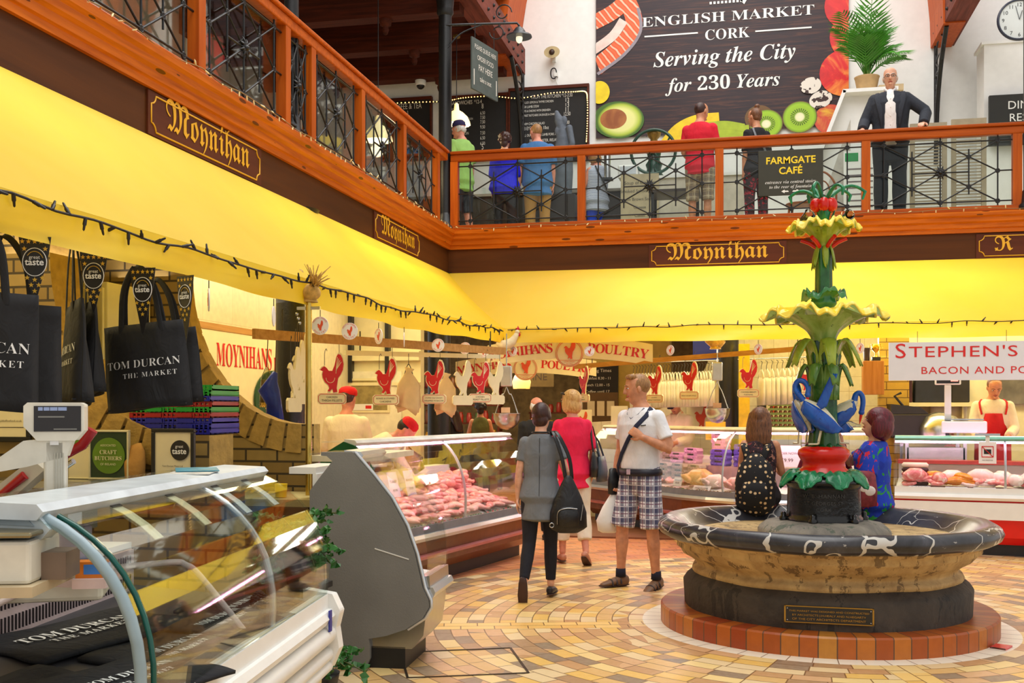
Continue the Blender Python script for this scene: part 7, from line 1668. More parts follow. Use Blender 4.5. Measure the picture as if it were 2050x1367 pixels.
for px, py, D, rz, a, b, l in ((663, 762, 8.95, .15, 'CHICKEN', 'THIGH FILLETS', 'red chicken sign nearest the brass pole, CHICKEN THIGH FILLETS'), (771, 767, 9.7, -.1, 'BONED & STUFFED', 'CHICKENS', 'red chicken sign left of the paper bags, BONED & STUFFED CHICKENS'), (868, 768, 10.5, -.15, 'STUFFED HALF CHICKEN', 'WRAPPED IN BACON', 'red chicken sign right of the paper bags, STUFFED HALF CHICKEN'), (960, 768, 11.2, .1, 'CHICKEN', 'BREAST FILLETS', 'red chicken sign beside the left steel scale, CHICKEN BREAST FILLETS')):
    chick(l, atD(px, py, D), F0+rz, .30, a, b)
for px, py, D, rz, a, b, l in ((1168, 772, 14.05, -1.05, 'DUCK', 'BREASTS', 'red chicken sign turned almost edge-on in front of the opening hours board'), (1310, 772, 13.62, -.75, 'GOURMET', 'BREAST PORTIONS', 'red chicken sign right of the white T-shirt man'), (1379, 765, 13.43, -.6, 'FRESH CHICKEN WINGS', '', 'red chicken sign over the cap of the man behind the eggs'), (1497, 760, 13.1, -.1, 'CHICKEN BREAST', 'PORTIONS', 'red chicken sign over the girl with the rucksack'), (1612, 765, 12.8, .1, 'MARINATED', 'CHICKEN', 'red chicken sign mostly hidden by the fountain stem')):
    chick(l, atD(px, py, D), F0+rz, .33, a, b)
for i, (px, py, D, l) in enumerate(((588, 765, 8.0, 'cream chicken board seen edge-on, lowest beside the brass pole'), (597, 750, 8.15, 'cream chicken board seen edge-on, middle of the three by the brass pole'), (606, 735, 8.3, 'cream chicken board seen edge-on, highest beside the brass pole'))):
    chick(l, atD(px, py, D), F0+1.4, .34, '', '', plain=True, group='edge-on boards by the brass pole', hook=.2)
for px, py, D, l in ((925, 770, 11.0, 'plain cream chicken board hanging behind the fourth red one'), (990, 770, 11.5, 'plain cream chicken board hanging right of CHICKEN BREAST FILLETS')):
    chick(l, atD(px, py, D), F0+.7, .32, '', '', plain=True)
# battens and rails carrying the signs
timb = wood('pale_batten', (170, 120, 60), (200, 150, 84), 'x', .6, False)
for a, b, w, l, mm in ((atD(508, 668, 7.9), atD(1010, 703, 11.6), .075, 'timber batten above the meat counter carrying the chicken signs', timb), (atD(690, 706, 9.6), atD(1000, 714, 12.2), .045, 'cream metal rail behind the timber batten', cream), (atD(1150, 734, 14.1), atD(1640, 695, 12.7), .06, 'timber batten above the row of white carrier bags', timb)):
    t_ = thing('hanging_batten', l, 'batten', a); MB().bar((0, 0, 0), b-a, .03, w).build('batten', mm, t_)
    for f in (.08, .92): p = (b-a)*f; MB().tube([p, p+V((0, 0, .2))], .006, 6).build('hanger', hookm, t_)
# arched POULTRY boards
def archboard(lab, p, rz, w, h, s1, s2, chn=.3):
    t_ = sign('arched_sign', lab, 'sign', p, rz)
    up = lambda x: h*.5+.10*w*(1-(2*x/w)**2)*.5; n = 20
    top = [(-w/2+w*i/n, up(-w/2+w*i/n)) for i in range(n+1)]; bot = [(x, z-h*(.82 if abs(x) > w*.42 else 1)) for x, z in top]
    MB().prism(top+bot[::-1], -.012, .012).build('board', creamb, t_, fix=True)
    MB().lathe([(.17, -.008), (.17, .0)], 36, M=Matrix.Translation((0, -.014, h*.12)) @ Matrix.Rotation(pi/2, 4, 'X')).build('roundel', creamb, t_)
    q = MB(); 
    for r in (.165, .15): q.tube([(r*cos(a), -.024, h*.12+r*sin(a)) for a in [2*pi*k/36 for k in range(36)]], .003, 5, closed=True)
    q.bar((-.13, -.024, h*.12-.085), (.13, -.024, h*.12-.085), .003, .004); tx(q, 'CORCAIGH', w=.13, z=h*.12-.112, y=-.024); tx(q, 'AD 1932', w=.08, z=h*.12-.138, y=-.024); q.build('ring', orange, t_)
    MB().prism(henp(.22, 0, h*.12+.0), -.028, -.02).build('printed_hen', orange, t_, fix=True)
    q = MB()
    for s, x0, x1 in ((s1, -w*.47, -.2), (s2, .21, w*.47)):
        n = len(s)
        for i, ch in enumerate(s):
            x = x0+(x1-x0)*(i+.5)/n; sl = -.10*w*.5*8*x/w/w; tx(q, serif(ch), size=h*.62, x=x, z=up(x)-h*.72, y=-.014, rot=math.atan(sl))
    q.build('lettering', redpt, t_)
    for x in (-w*.4, w*.4): MB().tube([(x, 0, up(x)), (x, 0, up(x)+chn)], .004, 5).build('chain', hookm, t_)
archboard('arched cream MOYNIHANS POULTRY board below the awning corner', atD(1140, 712, 13.0), F0-.12, 2.0, .26, 'MOYNIHANS', 'POULTRY')
archboard('second arched cream POULTRY board hanging farther back', atD(1052, 742, 15.2), F0-.1, 2.0, .26, 'MOYNIHANS', 'POULTRY', .95)
# hanging spring scales with bowls
def hscale(lab, px, ptop, pb, D, rzb):
    p = atD(px, pb, D); k = D/2150; zt = (pb-ptop)*k
    t_ = thing('hanging_scales', lab, 'scales', p)
    MB().lathe([(.0001, -.18), (.07, -.165), (.12, -.12), (.145, -.06), (.152, 0), (.16, .005), (.148, .003), (.138, -.06), (.11, -.12), (.0001, -.17)], 32).build('bowl', steel, t_)
    MB().box(-.062, .062, -.03, .03, zt-.26, zt-.03).build('dial_box', mat('aluminium_case', (190, 190, 186), .3, .6), t_, bevel=.012)
    MB().tube([(0, 0, zt-.03), (0, 0, 2.4-p.z)], .007, 8).build('top_hook', steel, t_)
    for sx in (-1, 1): MB().tube(spl([(0, 0, zt-.26), (sx*.03, 0, zt-.34), (sx*.06, 0, .2), (sx*.13, 0, 0)], 5), .006, 6).build('bowl_wire', steel, t_)
    MB().box(-.05, .05, -.05, -.045, .01, .07).build('price_card', mat('peach_card', (240, 190, 150), .6), t_)
hscale('hanging scales with steel bowl in front of the bald man', 1014, 727, 828, 12.0, 0); hscale('hanging scales with steel bowl above the girl sitting at the fountain', 1436, 720, 818, 13.2, 0)
# carrier bags
kraft = mat('cream_paper_bag', (228, 196, 140), .8, amt=.08, bump=.3, bsc=16)
for px, py, D, w, l in ((818, 778, 10.4, .24, 'bunch of cream paper carrier bags hanging left of the STUFFED HALF CHICKEN sign'), (893, 786, 11.0, .22, 'bunch of cream paper carrier bags hanging right of the STUFFED HALF CHICKEN sign')):
    t_ = thing('paper_bags', l, 'bag', atD(px, py, D), F0+.2)
    for i in range(4): MB().loft([(.012*(i-2), .022*i, -.19), (.008*(i-2), .022*i, -.18), (.004*i, .02*i, .04), (0, .012*i, .1), (0, .008*i, .16), (.01, .004*i, .2)], [(w*.5, .02), (w*.5, .022), (w*.44, .02), (w*.3, .016), (w*.12, .014), (w*.2, .01)], 14, round_=.02).build('bag', kraft, t_)
    MB().tube(spl([(-.04, 0, .14), (0, 0, .24), (.04, 0, .14)], 5), .004, 5).tube([(0, 0, .23), (0, 0, .34)], .003, 5).build('hook', hookm, t_)
plas = mat('white_plastic_bag', (236, 230, 206), .4, amt=.05, bump=.35, bsc=18)
def pb():
    m = MB(); m.loft([(0, 0, -.36), (0, .01, -.2), (0, .0, -.05), (0, 0, .0)], [(.03, .10), (.034, .11), (.024, .10), (.012, .085)], 12, round_=.05)
    for s in (-1, 1): m.loft([(0, s*.06, -.01), (0, s*.045, .06), (0, s*.01, .11)], [(.012, .03), (.008, .02), (.004, .006)], 8)
    return m.mesh('bag', plas)
pbm = pb(); hm_ = MB().tube(spl([(0, 0, .1), (0, 0, .15), (.015, 0, .2), (.0, .02, .22)], 4), .004, 5).mesh('hook', hookm)
def pbag(lab, p, rz, g):
    t_ = thing('carrier_bag', lab, 'bag', p, rz, g)
    for nm, m in (('bag', pbm), ('hook', hm_)): o = bpy.data.objects.new(nm, m); COL.objects.link(o); o.parent = t_
for i in range(27): pbag('white plastic carrier bag hanging in the long row above the man in the cap', atD(1268+i*6.0, 764-i*.2, 14.7-i*.017), F0+.3+.1*sin(i*2.3), 'white carrier bags in the long row')
for i in range(11): pbag('white plastic carrier bag hanging in the short row behind the fountain', atD(1524+i*10.5, 756-i*.5, 14.02-i*.025), F0+.25+.2*sin(i*1.7), 'white carrier bags behind the fountain')

t_ = thing('bag_rail', 'thin steel rail carrying the white plastic carrier bags', 'rail', (0, 0, 0)); MB().tube([atD(1255, 727, 14.72), atD(1640, 714, 13.75)], .008, 6).build('bar', steel, t_)
for px, py, D in ((1262, 727, 14.7), (1450, 721, 14.22), (1636, 714, 13.75)): a = atD(px, py, D); MB().tube([a, V((a.x, a.y, 3.34))], .006, 5).build('hanger', hookm, t_)
# stall wall dressing
wy = -4.98
a, b = atX(412, 700, wy), atX(556, 700, wy); zt_ = atX(480, 668, wy).z; L_ = b.y-a.y
t_ = sign('wall_board', 'cream wall board lettered MOYNIHANS in red behind the brick partition', 'sign', (wy, a.y-.3, 1.2), pi/2)
MB().box(0, L_+.7, -.012, .01, 0, zt_-1.2).build('board', creamb, t_); MB().box(0, L_+.7, -.02, .01, zt_-1.2, zt_-1.14).build('trim', timb, t_)
q = MB(); y1_, y2_ = atX(430, 700, wy).y, atX(541, 700, wy).y; tx(q, serif('MOYNIHANS'), w=y2_-y1_, x=.3+y1_-a.y, z=zt_-1.2-.34, y=-.014, align='LEFT', sx=.62); tx(q, serif('P'), size=.2, x=.36+y2_-a.y, z=zt_-1.2-.34, y=-.014, align='LEFT', sx=.7); q.build('lettering', redpt, t_)
c = atX(548, 800, wy+.03)
t_ = sign('oval_sign', 'green oval sign with yellow lettering on the cream wall board', 'sign', c, pi/2)
MB().lathe([(.40, -.008), (.40, .012)], 40, M=Matrix.Rotation(pi/2, 4, 'X') @ Matrix.Diagonal((1.15, .78, 1, 1))).build('board', mat('sign_green', (20, 70, 40), .5), t_)
q = MB(); tx(q, serif('Shannon Vale'), w=.6, z=.14, y=-.014, x=.0); tx(q, serif('Moynihan Family'), w=.76, z=-.08, y=-.014); q.build('lettering', goldp, t_)
q = MB(); tx(q, 'CLONAKILTY', w=.28, z=.07, y=-.014); tx(q, 'SUPPLYING', w=.26, z=.015, y=-.014); tx(q, 'FOR 3 GENERATIONS', w=.4, z=-.16, y=-.014); q.build('small_lettering', inkw, t_)
p = atD(551, 745, 8.3); t_ = thing('blue_apron', 'blue plastic apron hanging by the black column', 'apron', p, F0)
MB().loft([(0, 0, 0), (-.02, 0, -.06), (-.05, 0, -.14), (-.01, 0, -.24), (.0, 0, -.42)], [(.02, .012), (.04, .02), (.085, .028), (.06, .03), (.075, .03)], 12, round_=.2).build('apron', mat('blue_polythene', (20, 50, 170), .3, amt=.25, bump=.5, bsc=14), t_); MB().tube([(0, 0, 0), (.01, 0, .29)], .004, 5).build('hook', hookm, t_)
p = atD(534, 735, 8.5); t_ = thing('clear_bag', 'translucent white bag of cards hanging beside the blue apron', 'bag', p, F0)
MB().loft([(0, 0, 0), (0, 0, -.08), (-.01, 0, -.3)], [(.01, .008), (.045, .02), (.05, .025)], 12, round_=.1).build('bag', glass('milky_plastic', (226, 226, 210), .12), t_); MB().box(-.045, .03, -.004, .004, -.28, -.1).build('cards', paperm, t_); MB().tube([(0, 0, 0), (.01, 0, .25)], .004, 5).build('hook', hookm, t_)
# white cabinet behind the bags
a, b = atY(190, 500, 8.2), atY(402, 650, 8.2)
t_ = thing('cold_cabinet', 'tall white cold cabinet behind the black tote bags', 'cabinet', (-4.55, 6.6, 0)); MB().box(-.4, .42, -.2, .33, 0, 2.4).build('body', cream, t_, bevel=.01); MB().box(-.38, .40, -.225, -.2, .1, 1.3).build('door', cream, t_, bevel=.006); MB().box(-.38, .40, -.225, -.2, 1.32, 2.36).build('door', cream, t_, bevel=.006)
# door with a glazed panel in the white stall wall
a, b = atY(706, 755, 13.18), atY(808, 870, 13.18); z0_, z1_ = atY(760, 821, 13.18).z, atY(760, 762, 13.18).z
o = MB().box(a.x-.14, b.x-.02, 13.14, 13.2, 0, z1_+.12).build('door_1', mat('white_door', (236, 230, 204), .5)); struct(o)
MB().box(a.x, b.x-.2, 13.128, 13.14, z0_, z1_).build('door_pane', mat('planked_view', (150, 134, 84), .5, amt=.4), o); MB().box(a.x-.03, b.x-.17, 13.122, 13.145, z1_, z1_+.03).box(a.x-.03, b.x-.17, 13.122, 13.145, z0_-.03, z0_).box(a.x-.03, a.x, 13.122, 13.145, z0_, z1_).box(b.x-.2, b.x-.17, 13.122, 13.145, z0_, z1_).build('door_frame', cream, o)
MB().box(a.x+.02, a.x+.3, 13.115, 13.124, z0_-.0, z0_+.08).build('door_notice', whitep, o); MB().box(a.x+.2, a.x+.28, 13.112, 13.116, z0_+.02, z0_+.06).build('red_mark', redpt, o)
struct(MB().box(-5.2, -4.05, 13.12, 13.2, 2.18, 2.3).build('trim_5', cream)); struct(MB().box(-5.2, -4.05, 13.12, 13.2, 1.86, 1.9).build('trim_6', cream))
for x in (-5.0, -4.5): struct(MB().box(x, x+.05, 13.1, 13.2, 1.9, 3.3).build('trim_7', black))
# deli shelves deep in the passage
goods = [mat('jar_%d' % i, c, .4) for i, c in enumerate(((150, 40, 24), (200, 150, 40), (70, 90, 40), (190, 180, 150), (120, 70, 30), (220, 120, 40)))]
gm = [MB().lathe([(.05, 0), (.055, .02), (.055, .14), (.04, .16), (.042, .19), (.001, .19)], 10).mesh('jar', g) for g in goods]
R_ = random.Random(11)
for si, (x0, x1, y, z) in enumerate(((-7.2, -4.6, 20.2, .95), (-7.2, -4.6, 20.2, 1.3), (-7.2, -4.6, 20.2, 1.65), (-7.2, -4.6, 20.2, 2.0), (-4.3, -2.6, 21.5, 1.1), (-4.3, -2.6, 21.5, 1.5))):
    t_ = thing('deli_shelf', 'dark timber deli shelf, %s' % ('left bay, lowest', 'left bay, second up', 'left bay, third up', 'left bay, topmost', 'right bay, lower', 'right bay, upper')[si], 'shelf', (0, 0, 0), group='deli shelves'); MB().box(x0, x1, y, y+.3, z-.03, z).build('board', beam, t_)
    for x in (x0+.02, x1-.06): MB().box(x, x+.04, y+.02, y+.28, 0 if si in (0, 4) else z-.38, z-.03).build('upright', beam, t_)
    n = int((x1-x0)/.17)
    for i in range(n):
        o = bpy.data.objects.new('jar', R_.choice(gm)); COL.objects.link(o); tag(o, 'jar or packet standing on the dark deli shelves', 'jar', 'jars on the deli shelves', loc=(x0+.1+i*.168, y+.12, z)); o.scale = (1, 1, R_.uniform(.8, 1.3))
p = atD(1070, 752, 19.5); t_ = sign('wine_sign', 'dim brown WINE board in the deli beyond the aisle', 'sign', p, F0); MB().box(-.35, .35, -.02, .02, -.2, .2).build('board', mat('dim_brown_board', (100, 80, 40), .6), t_); q = MB(); tx(q, 'WINE', w=.46, z=-.08, y=-.022); q.build('lettering', inkd, t_)
for i in range(3): MB().tube([(-.3+.3*i, 0, .2), (-.3+.3*i, 0, 3.32-p.z)], .006, 5).build('chain', hookm, t_)
for px, py, D, l in ((1044, 764, 18.2, 'amber glass lamp glowing in the deli beneath the arched boards'), (1060, 740, 20.5, 'amber lamp farther back in the deli')):
    p = atD(px, py, D); t_ = thing('deli_lamp', l, 'lamp', p); MB().lathe([(.14, -.12), (.16, 0), (.12, .1), (.05, .16), (.03, .2)], 24).build('shade', emis('amber_shade', (255, 170, 40), 1.2), t_); MB().lathe([(.08, -.1), (.11, .0), (.05, .1)], 20, (0, 0, -.03)).build('reflector', black, t_); MB().tube([(0, 0, .2), (0, 0, 3.3-p.z)], .008, 5).build('cord', black, t_)
p = atY(1196, 762, 17.38); t_ = sign('opening_hours_board', 'black Opening Hours board on the ochre wall behind the poultry stall', 'sign', p); MB().box(-.3, .34, -.02, .02, -.3, .28).build('board', slate, t_)
q = MB()
for s, z, w in (('Opening Times', .14, .46), ('Breakfast 8.30 - 11', .02, .44), ('Lunch 12.00 - 15', -.09, .4), ('Coffee until 17', -.2, .4)): tx(q, s, w=w, z=z, y=-.022)
q.build('lettering', chalk, t_)
p = atY(1196, 820, 17.38); t_ = thing('notice_case', 'brown notice case with pale cards below the opening hours board', 'notice', p); MB().box(-.24, .34, -.03, .02, -.3, .28).build('case', mat('brown_case', (96, 70, 34), .6), t_)
for i in range(3): MB().box(-.16+.16*i, -.04+.16*i, -.04, -.03, -.1, .14).build('card', paperm, t_)
# stickers and posters on the tiles
for px, py, Y, w, h, l in ((1167, 838, 15.28, .13, .13, 'tile printed with a small red hen beside the blonde woman'), (1403, 835, 15.28, .2, .2, 'printed red hen and NIHAN lettering behind the man in the cap'), (1549, 812, 15.28, .14, .16, 'faded hen picture on the tiles above the girl')):
    p = atY(px, py, Y); t_ = sign('hen_print', l, 'print', p); MB().box(-w, w, -.006, .004, -h, h).build('tile', creamb, t_); MB().prism(henp(w*1.5, 0, -.04), -.009, -.006).build('printed_hen', orange, t_, fix=True)
p = atY(1436, 864, 15.28); t_ = sign('cctv_sign', 'yellow CCTV sign under the right-hand steel scale', 'sign', p+V((0, -.9, .03))); MB().box(-.13, .13, -.004, .004, -.12, .12).build('plate', mat('warning_yellow', (240, 200, 40), .5), t_); q = MB(); tx(q, 'CCTV', w=.2, z=-.04, y=-.006, bold=.02); q.build('lettering', penb, t_)
p = atY(1240, 835, 15.27); t_ = thing('paper_notice', 'sheet of small print on the tiles left of the white T-shirt man', 'notice', p); MB().box(-.12, .12, -.004, .004, -.26, .16).build('sheet', paperm, t_)
p = atY(1525, 820, 15.27); t_ = thing('soap_dispenser', 'black soap dispenser on the tiles above the girl', 'dispenser', p); MB().box(-.06, .06, -.07, .02, -.1, .1).build('case', black, t_, bevel=.02)
t_ = thing('yellow_post', 'yellow wrapped post beside the black column at the poultry stall', 'post', (.0, 14.25, 0)); MB().box(-.07, .07, -.07, .07, 0, 2.4).build('post', mat('yellow_wrap', (226, 190, 20), .4, amt=.2, bump=.3), t_)
p = atY(1412, 795, 15.1); t_ = thing('carton', 'brown carton on a wall bracket behind the white bags', 'box', p); MB().box(-.22, .22, -.14, .14, -.1, .1).build('carton', mat('kraft_card', (206, 180, 140), .8), t_)
p = atY(1420, 692, 14.9); t_ = thing('wall_heater', 'blue panel high on the wall behind the straw hen', 'panel', p); MB().box(-.22, .22, -.03, .02, -.2, .2).build('panel', mat('deep_blue_panel', (20, 40, 130), .4), t_)

# ---------------------------------------------------------------- goods in the counters
def meatmat(name, c1, c2, c3):
    t = NT(name); n = t.noise(t.mapn(t.co(), (1, 2.2, 1)), 14, 4, .6, 1); t.bump(n, .3, .004); return t.fin(t.ramp(n, [(.3, c1), (.5, c2), (.68, c3)]), .25)
MP = [meatmat('raw_chicken', (236, 150, 140), (246, 180, 166), (250, 208, 190)), meatmat('raw_pork', (216, 96, 96), (232, 140, 132), (250, 220, 206)), meatmat('raw_beef', (150, 26, 36), (180, 44, 48), (226, 150, 140)), meatmat('breaded_orange', (214, 110, 20), (232, 140, 30), (240, 170, 60)), meatmat('pale_fat', (240, 206, 190), (246, 222, 208), (252, 236, 226))]
def lump(kind, m, seed):
    R_ = random.Random(seed); b = MB()
    if kind == 'fillet': b.loft([(-.09, 0, .02), (-.05, .01, .026), (.0, .0, .03), (.06, -.01, .022), (.1, -.02, .012)], [(.03, .016), (.048, .024), (.05, .026), (.034, .018), (.012, .008)], 14, ref=(0, 1, 0))
    if kind == 'leg': b.loft([(-.07, 0, .03), (-.02, 0, .034), (.03, 0, .026), (.07, .01, .02), (.1, .012, .02), (.112, .014, .02)], [(.03, .026), (.042, .034), (.03, .026), (.014, .014), (.013, .013), (.016, .016)], 14, ref=(0, 1, 0))
    if kind == 'steak': b.lathe([(.06, 0), (.07, .008), (.07, .02), (.06, .026), (.0001, .027)], 20, fn=lambda r, z, a, i: (r*(1+.18*cos(2*a+1)+.07*cos(3*a)), z))
    if kind == 'joint': b.loft([(-.08, 0, .045), (-.03, 0, .055), (.04, 0, .055), (.09, 0, .045)], [(.04, .036), (.062, .054), (.062, .054), (.04, .036)], 16, ref=(0, 1, 0))
    b.v = [(x+.005*mnoise.noise(V((x*30+seed, y*30, z*30))), y+.005*mnoise.noise(V((x*30, y*30+seed, z*30))), max(.0, z+.004*mnoise.noise(V((x*25, y*25, z*25+seed))))) for x, y, z in b.v]
    return b.mesh(kind, m)
lib = {k: [lump(k[0], MP[k[1]], i) for i in range(2)] for k in (('fillet', 0), ('leg', 0), ('steak', 1), ('fillet', 1), ('joint', 1), ('fillet', 3), ('steak', 2), ('joint', 4), ('steak', 4), ('leg', 4))}
def put(c, key, s, d, dz=0, rz=0, sc=1.0, lab='', grp='', name='meat_piece', rx=0):
    o = bpy.data.objects.new(name, random.choice(lib[key])); COL.objects.link(o)
    tag(o, lab, 'meat', grp, loc=c.at(s, d)+V((0, 0, dz))); o.rotation_euler = (rx, 0, c.ang(s)+rz); o.scale = (sc,)*3
    return o
cardm = mat('price_card', (240, 236, 236), .5, amt=.02)
def card(c, s, d, dz, lab, w=.07, h=.05, tilt=.5, l1='', post=0, grp=None):
    p = c.at(s, d)+V((0, 0, dz)); t_ = thing('price_card', lab, 'price card', p, rot=(-tilt, 0, c.ang(s)), group=grp)
    MB().box(-w, w, -.002, .002, 0, h*2).build('card', cardm, t_)
    q = MB(); tx(q, l1, w=w*1.5, z=h*1.15, y=-.003); tx(q, '€9.99', w=w*.9, z=h*.45, y=-.003); q.build('print', inkd, t_)
    if post: MB().tube([(0, .004, 0), (0, .004, -post)], .003, 5).build('pin', steel, t_)
trayb = mat('black_tray', (26, 26, 28), .35); garn = mat('green_garnish', (30, 120, 50), .6, amt=.3)
def tray(c, s, d, w, l, lab):
    p = c.at(s, d); t_ = thing('meat_tray', lab, 'tray', p, c.ang(s)); MB().box(-w/2, w/2, -l/2, l/2, .0, .008).box(-w/2, w/2, -l/2, -l/2+.008, 0, .03).box(-w/2, w/2, l/2-.008, l/2, 0, .03).box(-w/2, -w/2+.008, -l/2, l/2, 0, .03).box(w/2-.008, w/2, -l/2, l/2, 0, .03).build('tray', trayb if 'black' in lab else steel, t_)
# meat counter: rows of chicken and pork under the pink light
G1_ = 'raw chicken pieces in the meat counter'; R_ = random.Random(4)
for r, d in enumerate((-.16, -.28, -.40, -.52, -.66)):
    n = 21
    for i in range(n):
        s = .12+i*(meatc.len-.25)/n+R_.uniform(-.02, .02)
        k = ('leg', 0) if r == 4 and i > 10 else R_.choice([('fillet', 0), ('fillet', 0), ('steak', 1), ('leg', 0), ('fillet', 1)])
        put(meatc, k, s, d, .01, R_.uniform(0, 6), R_.uniform(.95, 1.3), 'raw pink chicken piece laid out in the meat counter', G1_)
for i in range(26): put(meatc, ('leg', 0), 1.75+R_.uniform(0, 1.1), -.62-R_.uniform(0, .16), .05+R_.uniform(0, .07), R_.uniform(0, 6), 1.15, 'raw pink chicken piece laid out in the meat counter', G1_, rx=R_.uniform(-.5, .5))
t_ = thing('garnish_strip', 'strip of green plastic garnish with red dots along the front of the meat counter', 'garnish', (0, 0, 0)); q = MB(); q2 = MB()
for i in range(150):
    p = meatc.at(.1+i*.019, -.085, .515+.012*sin(i*2.2)); (q2 if i % 6 in (0, 1) else q).ell(p, (.014, .011, .02), 6, 4)
q.build('green_sprigs', garn, t_, kind='stuff'); q2.build('red_dots', mat('garnish_red', (206, 40, 36), .5), t_, kind='stuff')
for i, (s, l) in enumerate(((.55, 'white price card leaning at the near end of the meat counter garnish'), (1.0, 'second white price card along the meat counter garnish'), (2.3, 'white price card far along the meat counter garnish by the grey-topped woman'))): card(meatc, s, -.10, -.02, l, .075, .055, .9, 'CHICKEN')
for i, (s, l) in enumerate(((.35, 'tall pink-lit price card nearest the green end panel'), (.72, 'tall pink-lit price card second from the green end panel'), (1.2, 'tall pink-lit price card third from the green end panel'), (1.5, 'tall pink-lit price card just before the glazing bar'))): card(meatc, s, -.56, .06, l, .085, .12, .25, ('BREAST', 'FILLETS', 'TURKEY', 'BURGERS')[i], .08)
for i, (s, d, l) in enumerate(((.3, -1.0, 'white paper roll lying nearest the green end panel on the meat counter worktop'), (.75, -1.0, 'white paper roll lying in the middle of the meat counter worktop'), (1.7, -1.02, 'white paper roll lying past the glazing bar on the meat counter worktop'))):
    p = meatc.at(s, d, .985); a = meatc.ang(s); u = V((cos(a), sin(a), 0)); tag(MB().tube([-u*.19, u*.19], .034, 16).build('paper_roll', whitep, None), l, 'paper roll', 'paper rolls on the meat counter worktop', loc=p)
p = meatc.at(1.35, -1.06, .95); t_ = thing('spray_bottle', 'pinkish plastic bottle on the meat counter worktop', 'bottle', p); MB().lathe([(.035, 0), (.04, .02), (.04, .13), (.015, .17), (.015, .2), (.018, .2), (.018, .22), (.001, .222)], 16).build('bottle', mat('pink_plastic', (236, 160, 190), .3), t_)
p = meatc.at(1.6, -1.02, .95); t_ = thing('black_weighing_pan', 'black tray and scoop on the meat counter worktop', 'tray', p, meatc.ang(1)); MB().lathe([(.12, 0), (.16, .05), (.165, .05), (.12, .01)], 24).build('tray', trayb, t_); MB().box(-.14, .14, -.08, .08, -.0, .03).build('base', trayb, t_)
p = meatc.at(2.2, -1.03, .95); t_ = thing('bag_stack', 'stack of plastic wrapped packs at the far end of the meat counter', 'packs', p); MB().loft([(0, 0, 0), (0, 0, .12), (0, 0, .2)], [(.2, .12), (.18, .1), (.06, .04)], 14).build('packs', glass('cling_film', (240, 220, 230), .2), t_)
# poultry counter: egg boxes, whole birds, garnish
def eggbox(m):
    b = MB(); b.loft([(0, 0, .0), (0, 0, .03), (0, 0, .034), (0, 0, .06)], [(.13, .05), (.148, .056), (.148, .056), (.13, .046)], 4, round_=0) if False else b.prism([(-.14, .03), (-.125, 0), (.125, 0), (.14, .03)], -.05, .05).prism([(-.14, .032), (.14, .032), (.12, .066), (-.12, .066)], -.05, .05)
    for i in range(5): b.ell((-.1+i*.05, -.05, .018), (.02, .008, .016), 8, 6)
    return b.mesh('egg_box', m)
egm = {'purple': eggbox(mat('purple_pulp', (104, 86, 190), .8)), 'pink': eggbox(mat('pink_pulp', (226, 170, 206), .8)), 'grey': eggbox(mat('grey_pulp', (172, 150, 140), .8))}
elab = MB().box(-.06, .06, -.052, -.0505, .04, .06).mesh('label', mat('dark_box_label', (54, 44, 40), .5))
def eggs(col, s, d, z, n, lab, grp, step=.066):
    for i in range(n):
        o = bpy.data.objects.new('egg_box', egm[col]); COL.objects.link(o); tag(o, lab, 'egg box', grp, loc=farc.at(s, d, z+i*step), rotz=farc.ang(s)+.06*((i*5) % 3-1)); l = bpy.data.objects.new('label', elab); COL.objects.link(l); l.parent = o
def far_s(px):
    return min((abs((lambda q: 1025+FPX*((q.x*_c+q.y*_s)/(-q.x*_s+q.y*_c)))(farc.at(i*.02, -.35))-px), i*.02) for i in range(int(farc.len/.02)))[1]
t_ = thing('display_step', 'raised shelf inside the poultry counter carrying the egg boxes', 'shelf', (0, 0, 0))
a, b = far_s(1225), far_s(1600); MB().sweep([(farc.at(a+(b-a)*i/6, 0).x, farc.at(a+(b-a)*i/6, 0).y) for i in range(7)], [(-.9, .60), (-.55, .60), (-.55, .86), (-.9, .86)]).build('shelf', mat('pink_grey_step', (176, 150, 150), .4), t_, fix=True)
for px, n, c, d, l in ((1412, 3, 'purple', -.62, 'purple egg box in the left-hand purple stack'), (1440, 4, 'purple', -.8, 'purple egg box in the tall purple stack at the back'), (1466, 2, 'purple', -.62, 'purple egg box in the low purple stack on the right'), (1352, 3, 'pink', -.64, 'pink egg box in the stack left of the glazing bar'), (1382, 6, 'pink', -.82, 'pink egg box in the tall pink stack'), (1326, 2, 'pink', -.62, 'pink egg box in the low pink stack by the plaid shorts')): eggs(c, far_s(px), d, .862, n, l, l.replace('egg box in', 'boxes of'))
for px, n, d, l in ((1322, 4, -.42, 'grey egg box in the stack beside the plaid shorts'), (1352, 4, -.44, 'grey egg box in the middle grey stack'), (1380, 4, -.46, 'grey egg box in the stack at the glazing bar'), (1300, 6, -.7, 'grey egg box in the tall stack behind the white T-shirt man')): eggs('grey', far_s(px), d, .6, n, l, l.replace('egg box in', 'boxes of'))
def bird(lab, s, d, m, sc=1.0):
    t_ = thing('whole_chicken', lab, 'chicken', farc.at(s, d), farc.ang(s)+.6); t_.scale = (sc,)*3; b = MB(); b.loft([(-.12, 0, .06), (-.05, 0, .08), (.05, 0, .085), (.12, 0, .07)], [(.04, .035), (.085, .075), (.09, .08), (.045, .05)], 16, ref=(0, 1, 0))
    fuse(b, 'body', m, t_, .008)
    for g in (-1, 1): MB().loft([(-.06, g*.07, .06), (-.11, g*.08, .09), (-.15, g*.05, .1)], [(.03, .035), (.026, .028), (.01, .01)], 10).build('leg', m, t_); MB().loft([(.05, g*.085, .07), (.02, g*.11, .05), (.06, g*.105, .03)], [(.02, .02), (.016, .016), (.008, .008)], 8).build('wing', m, t_)
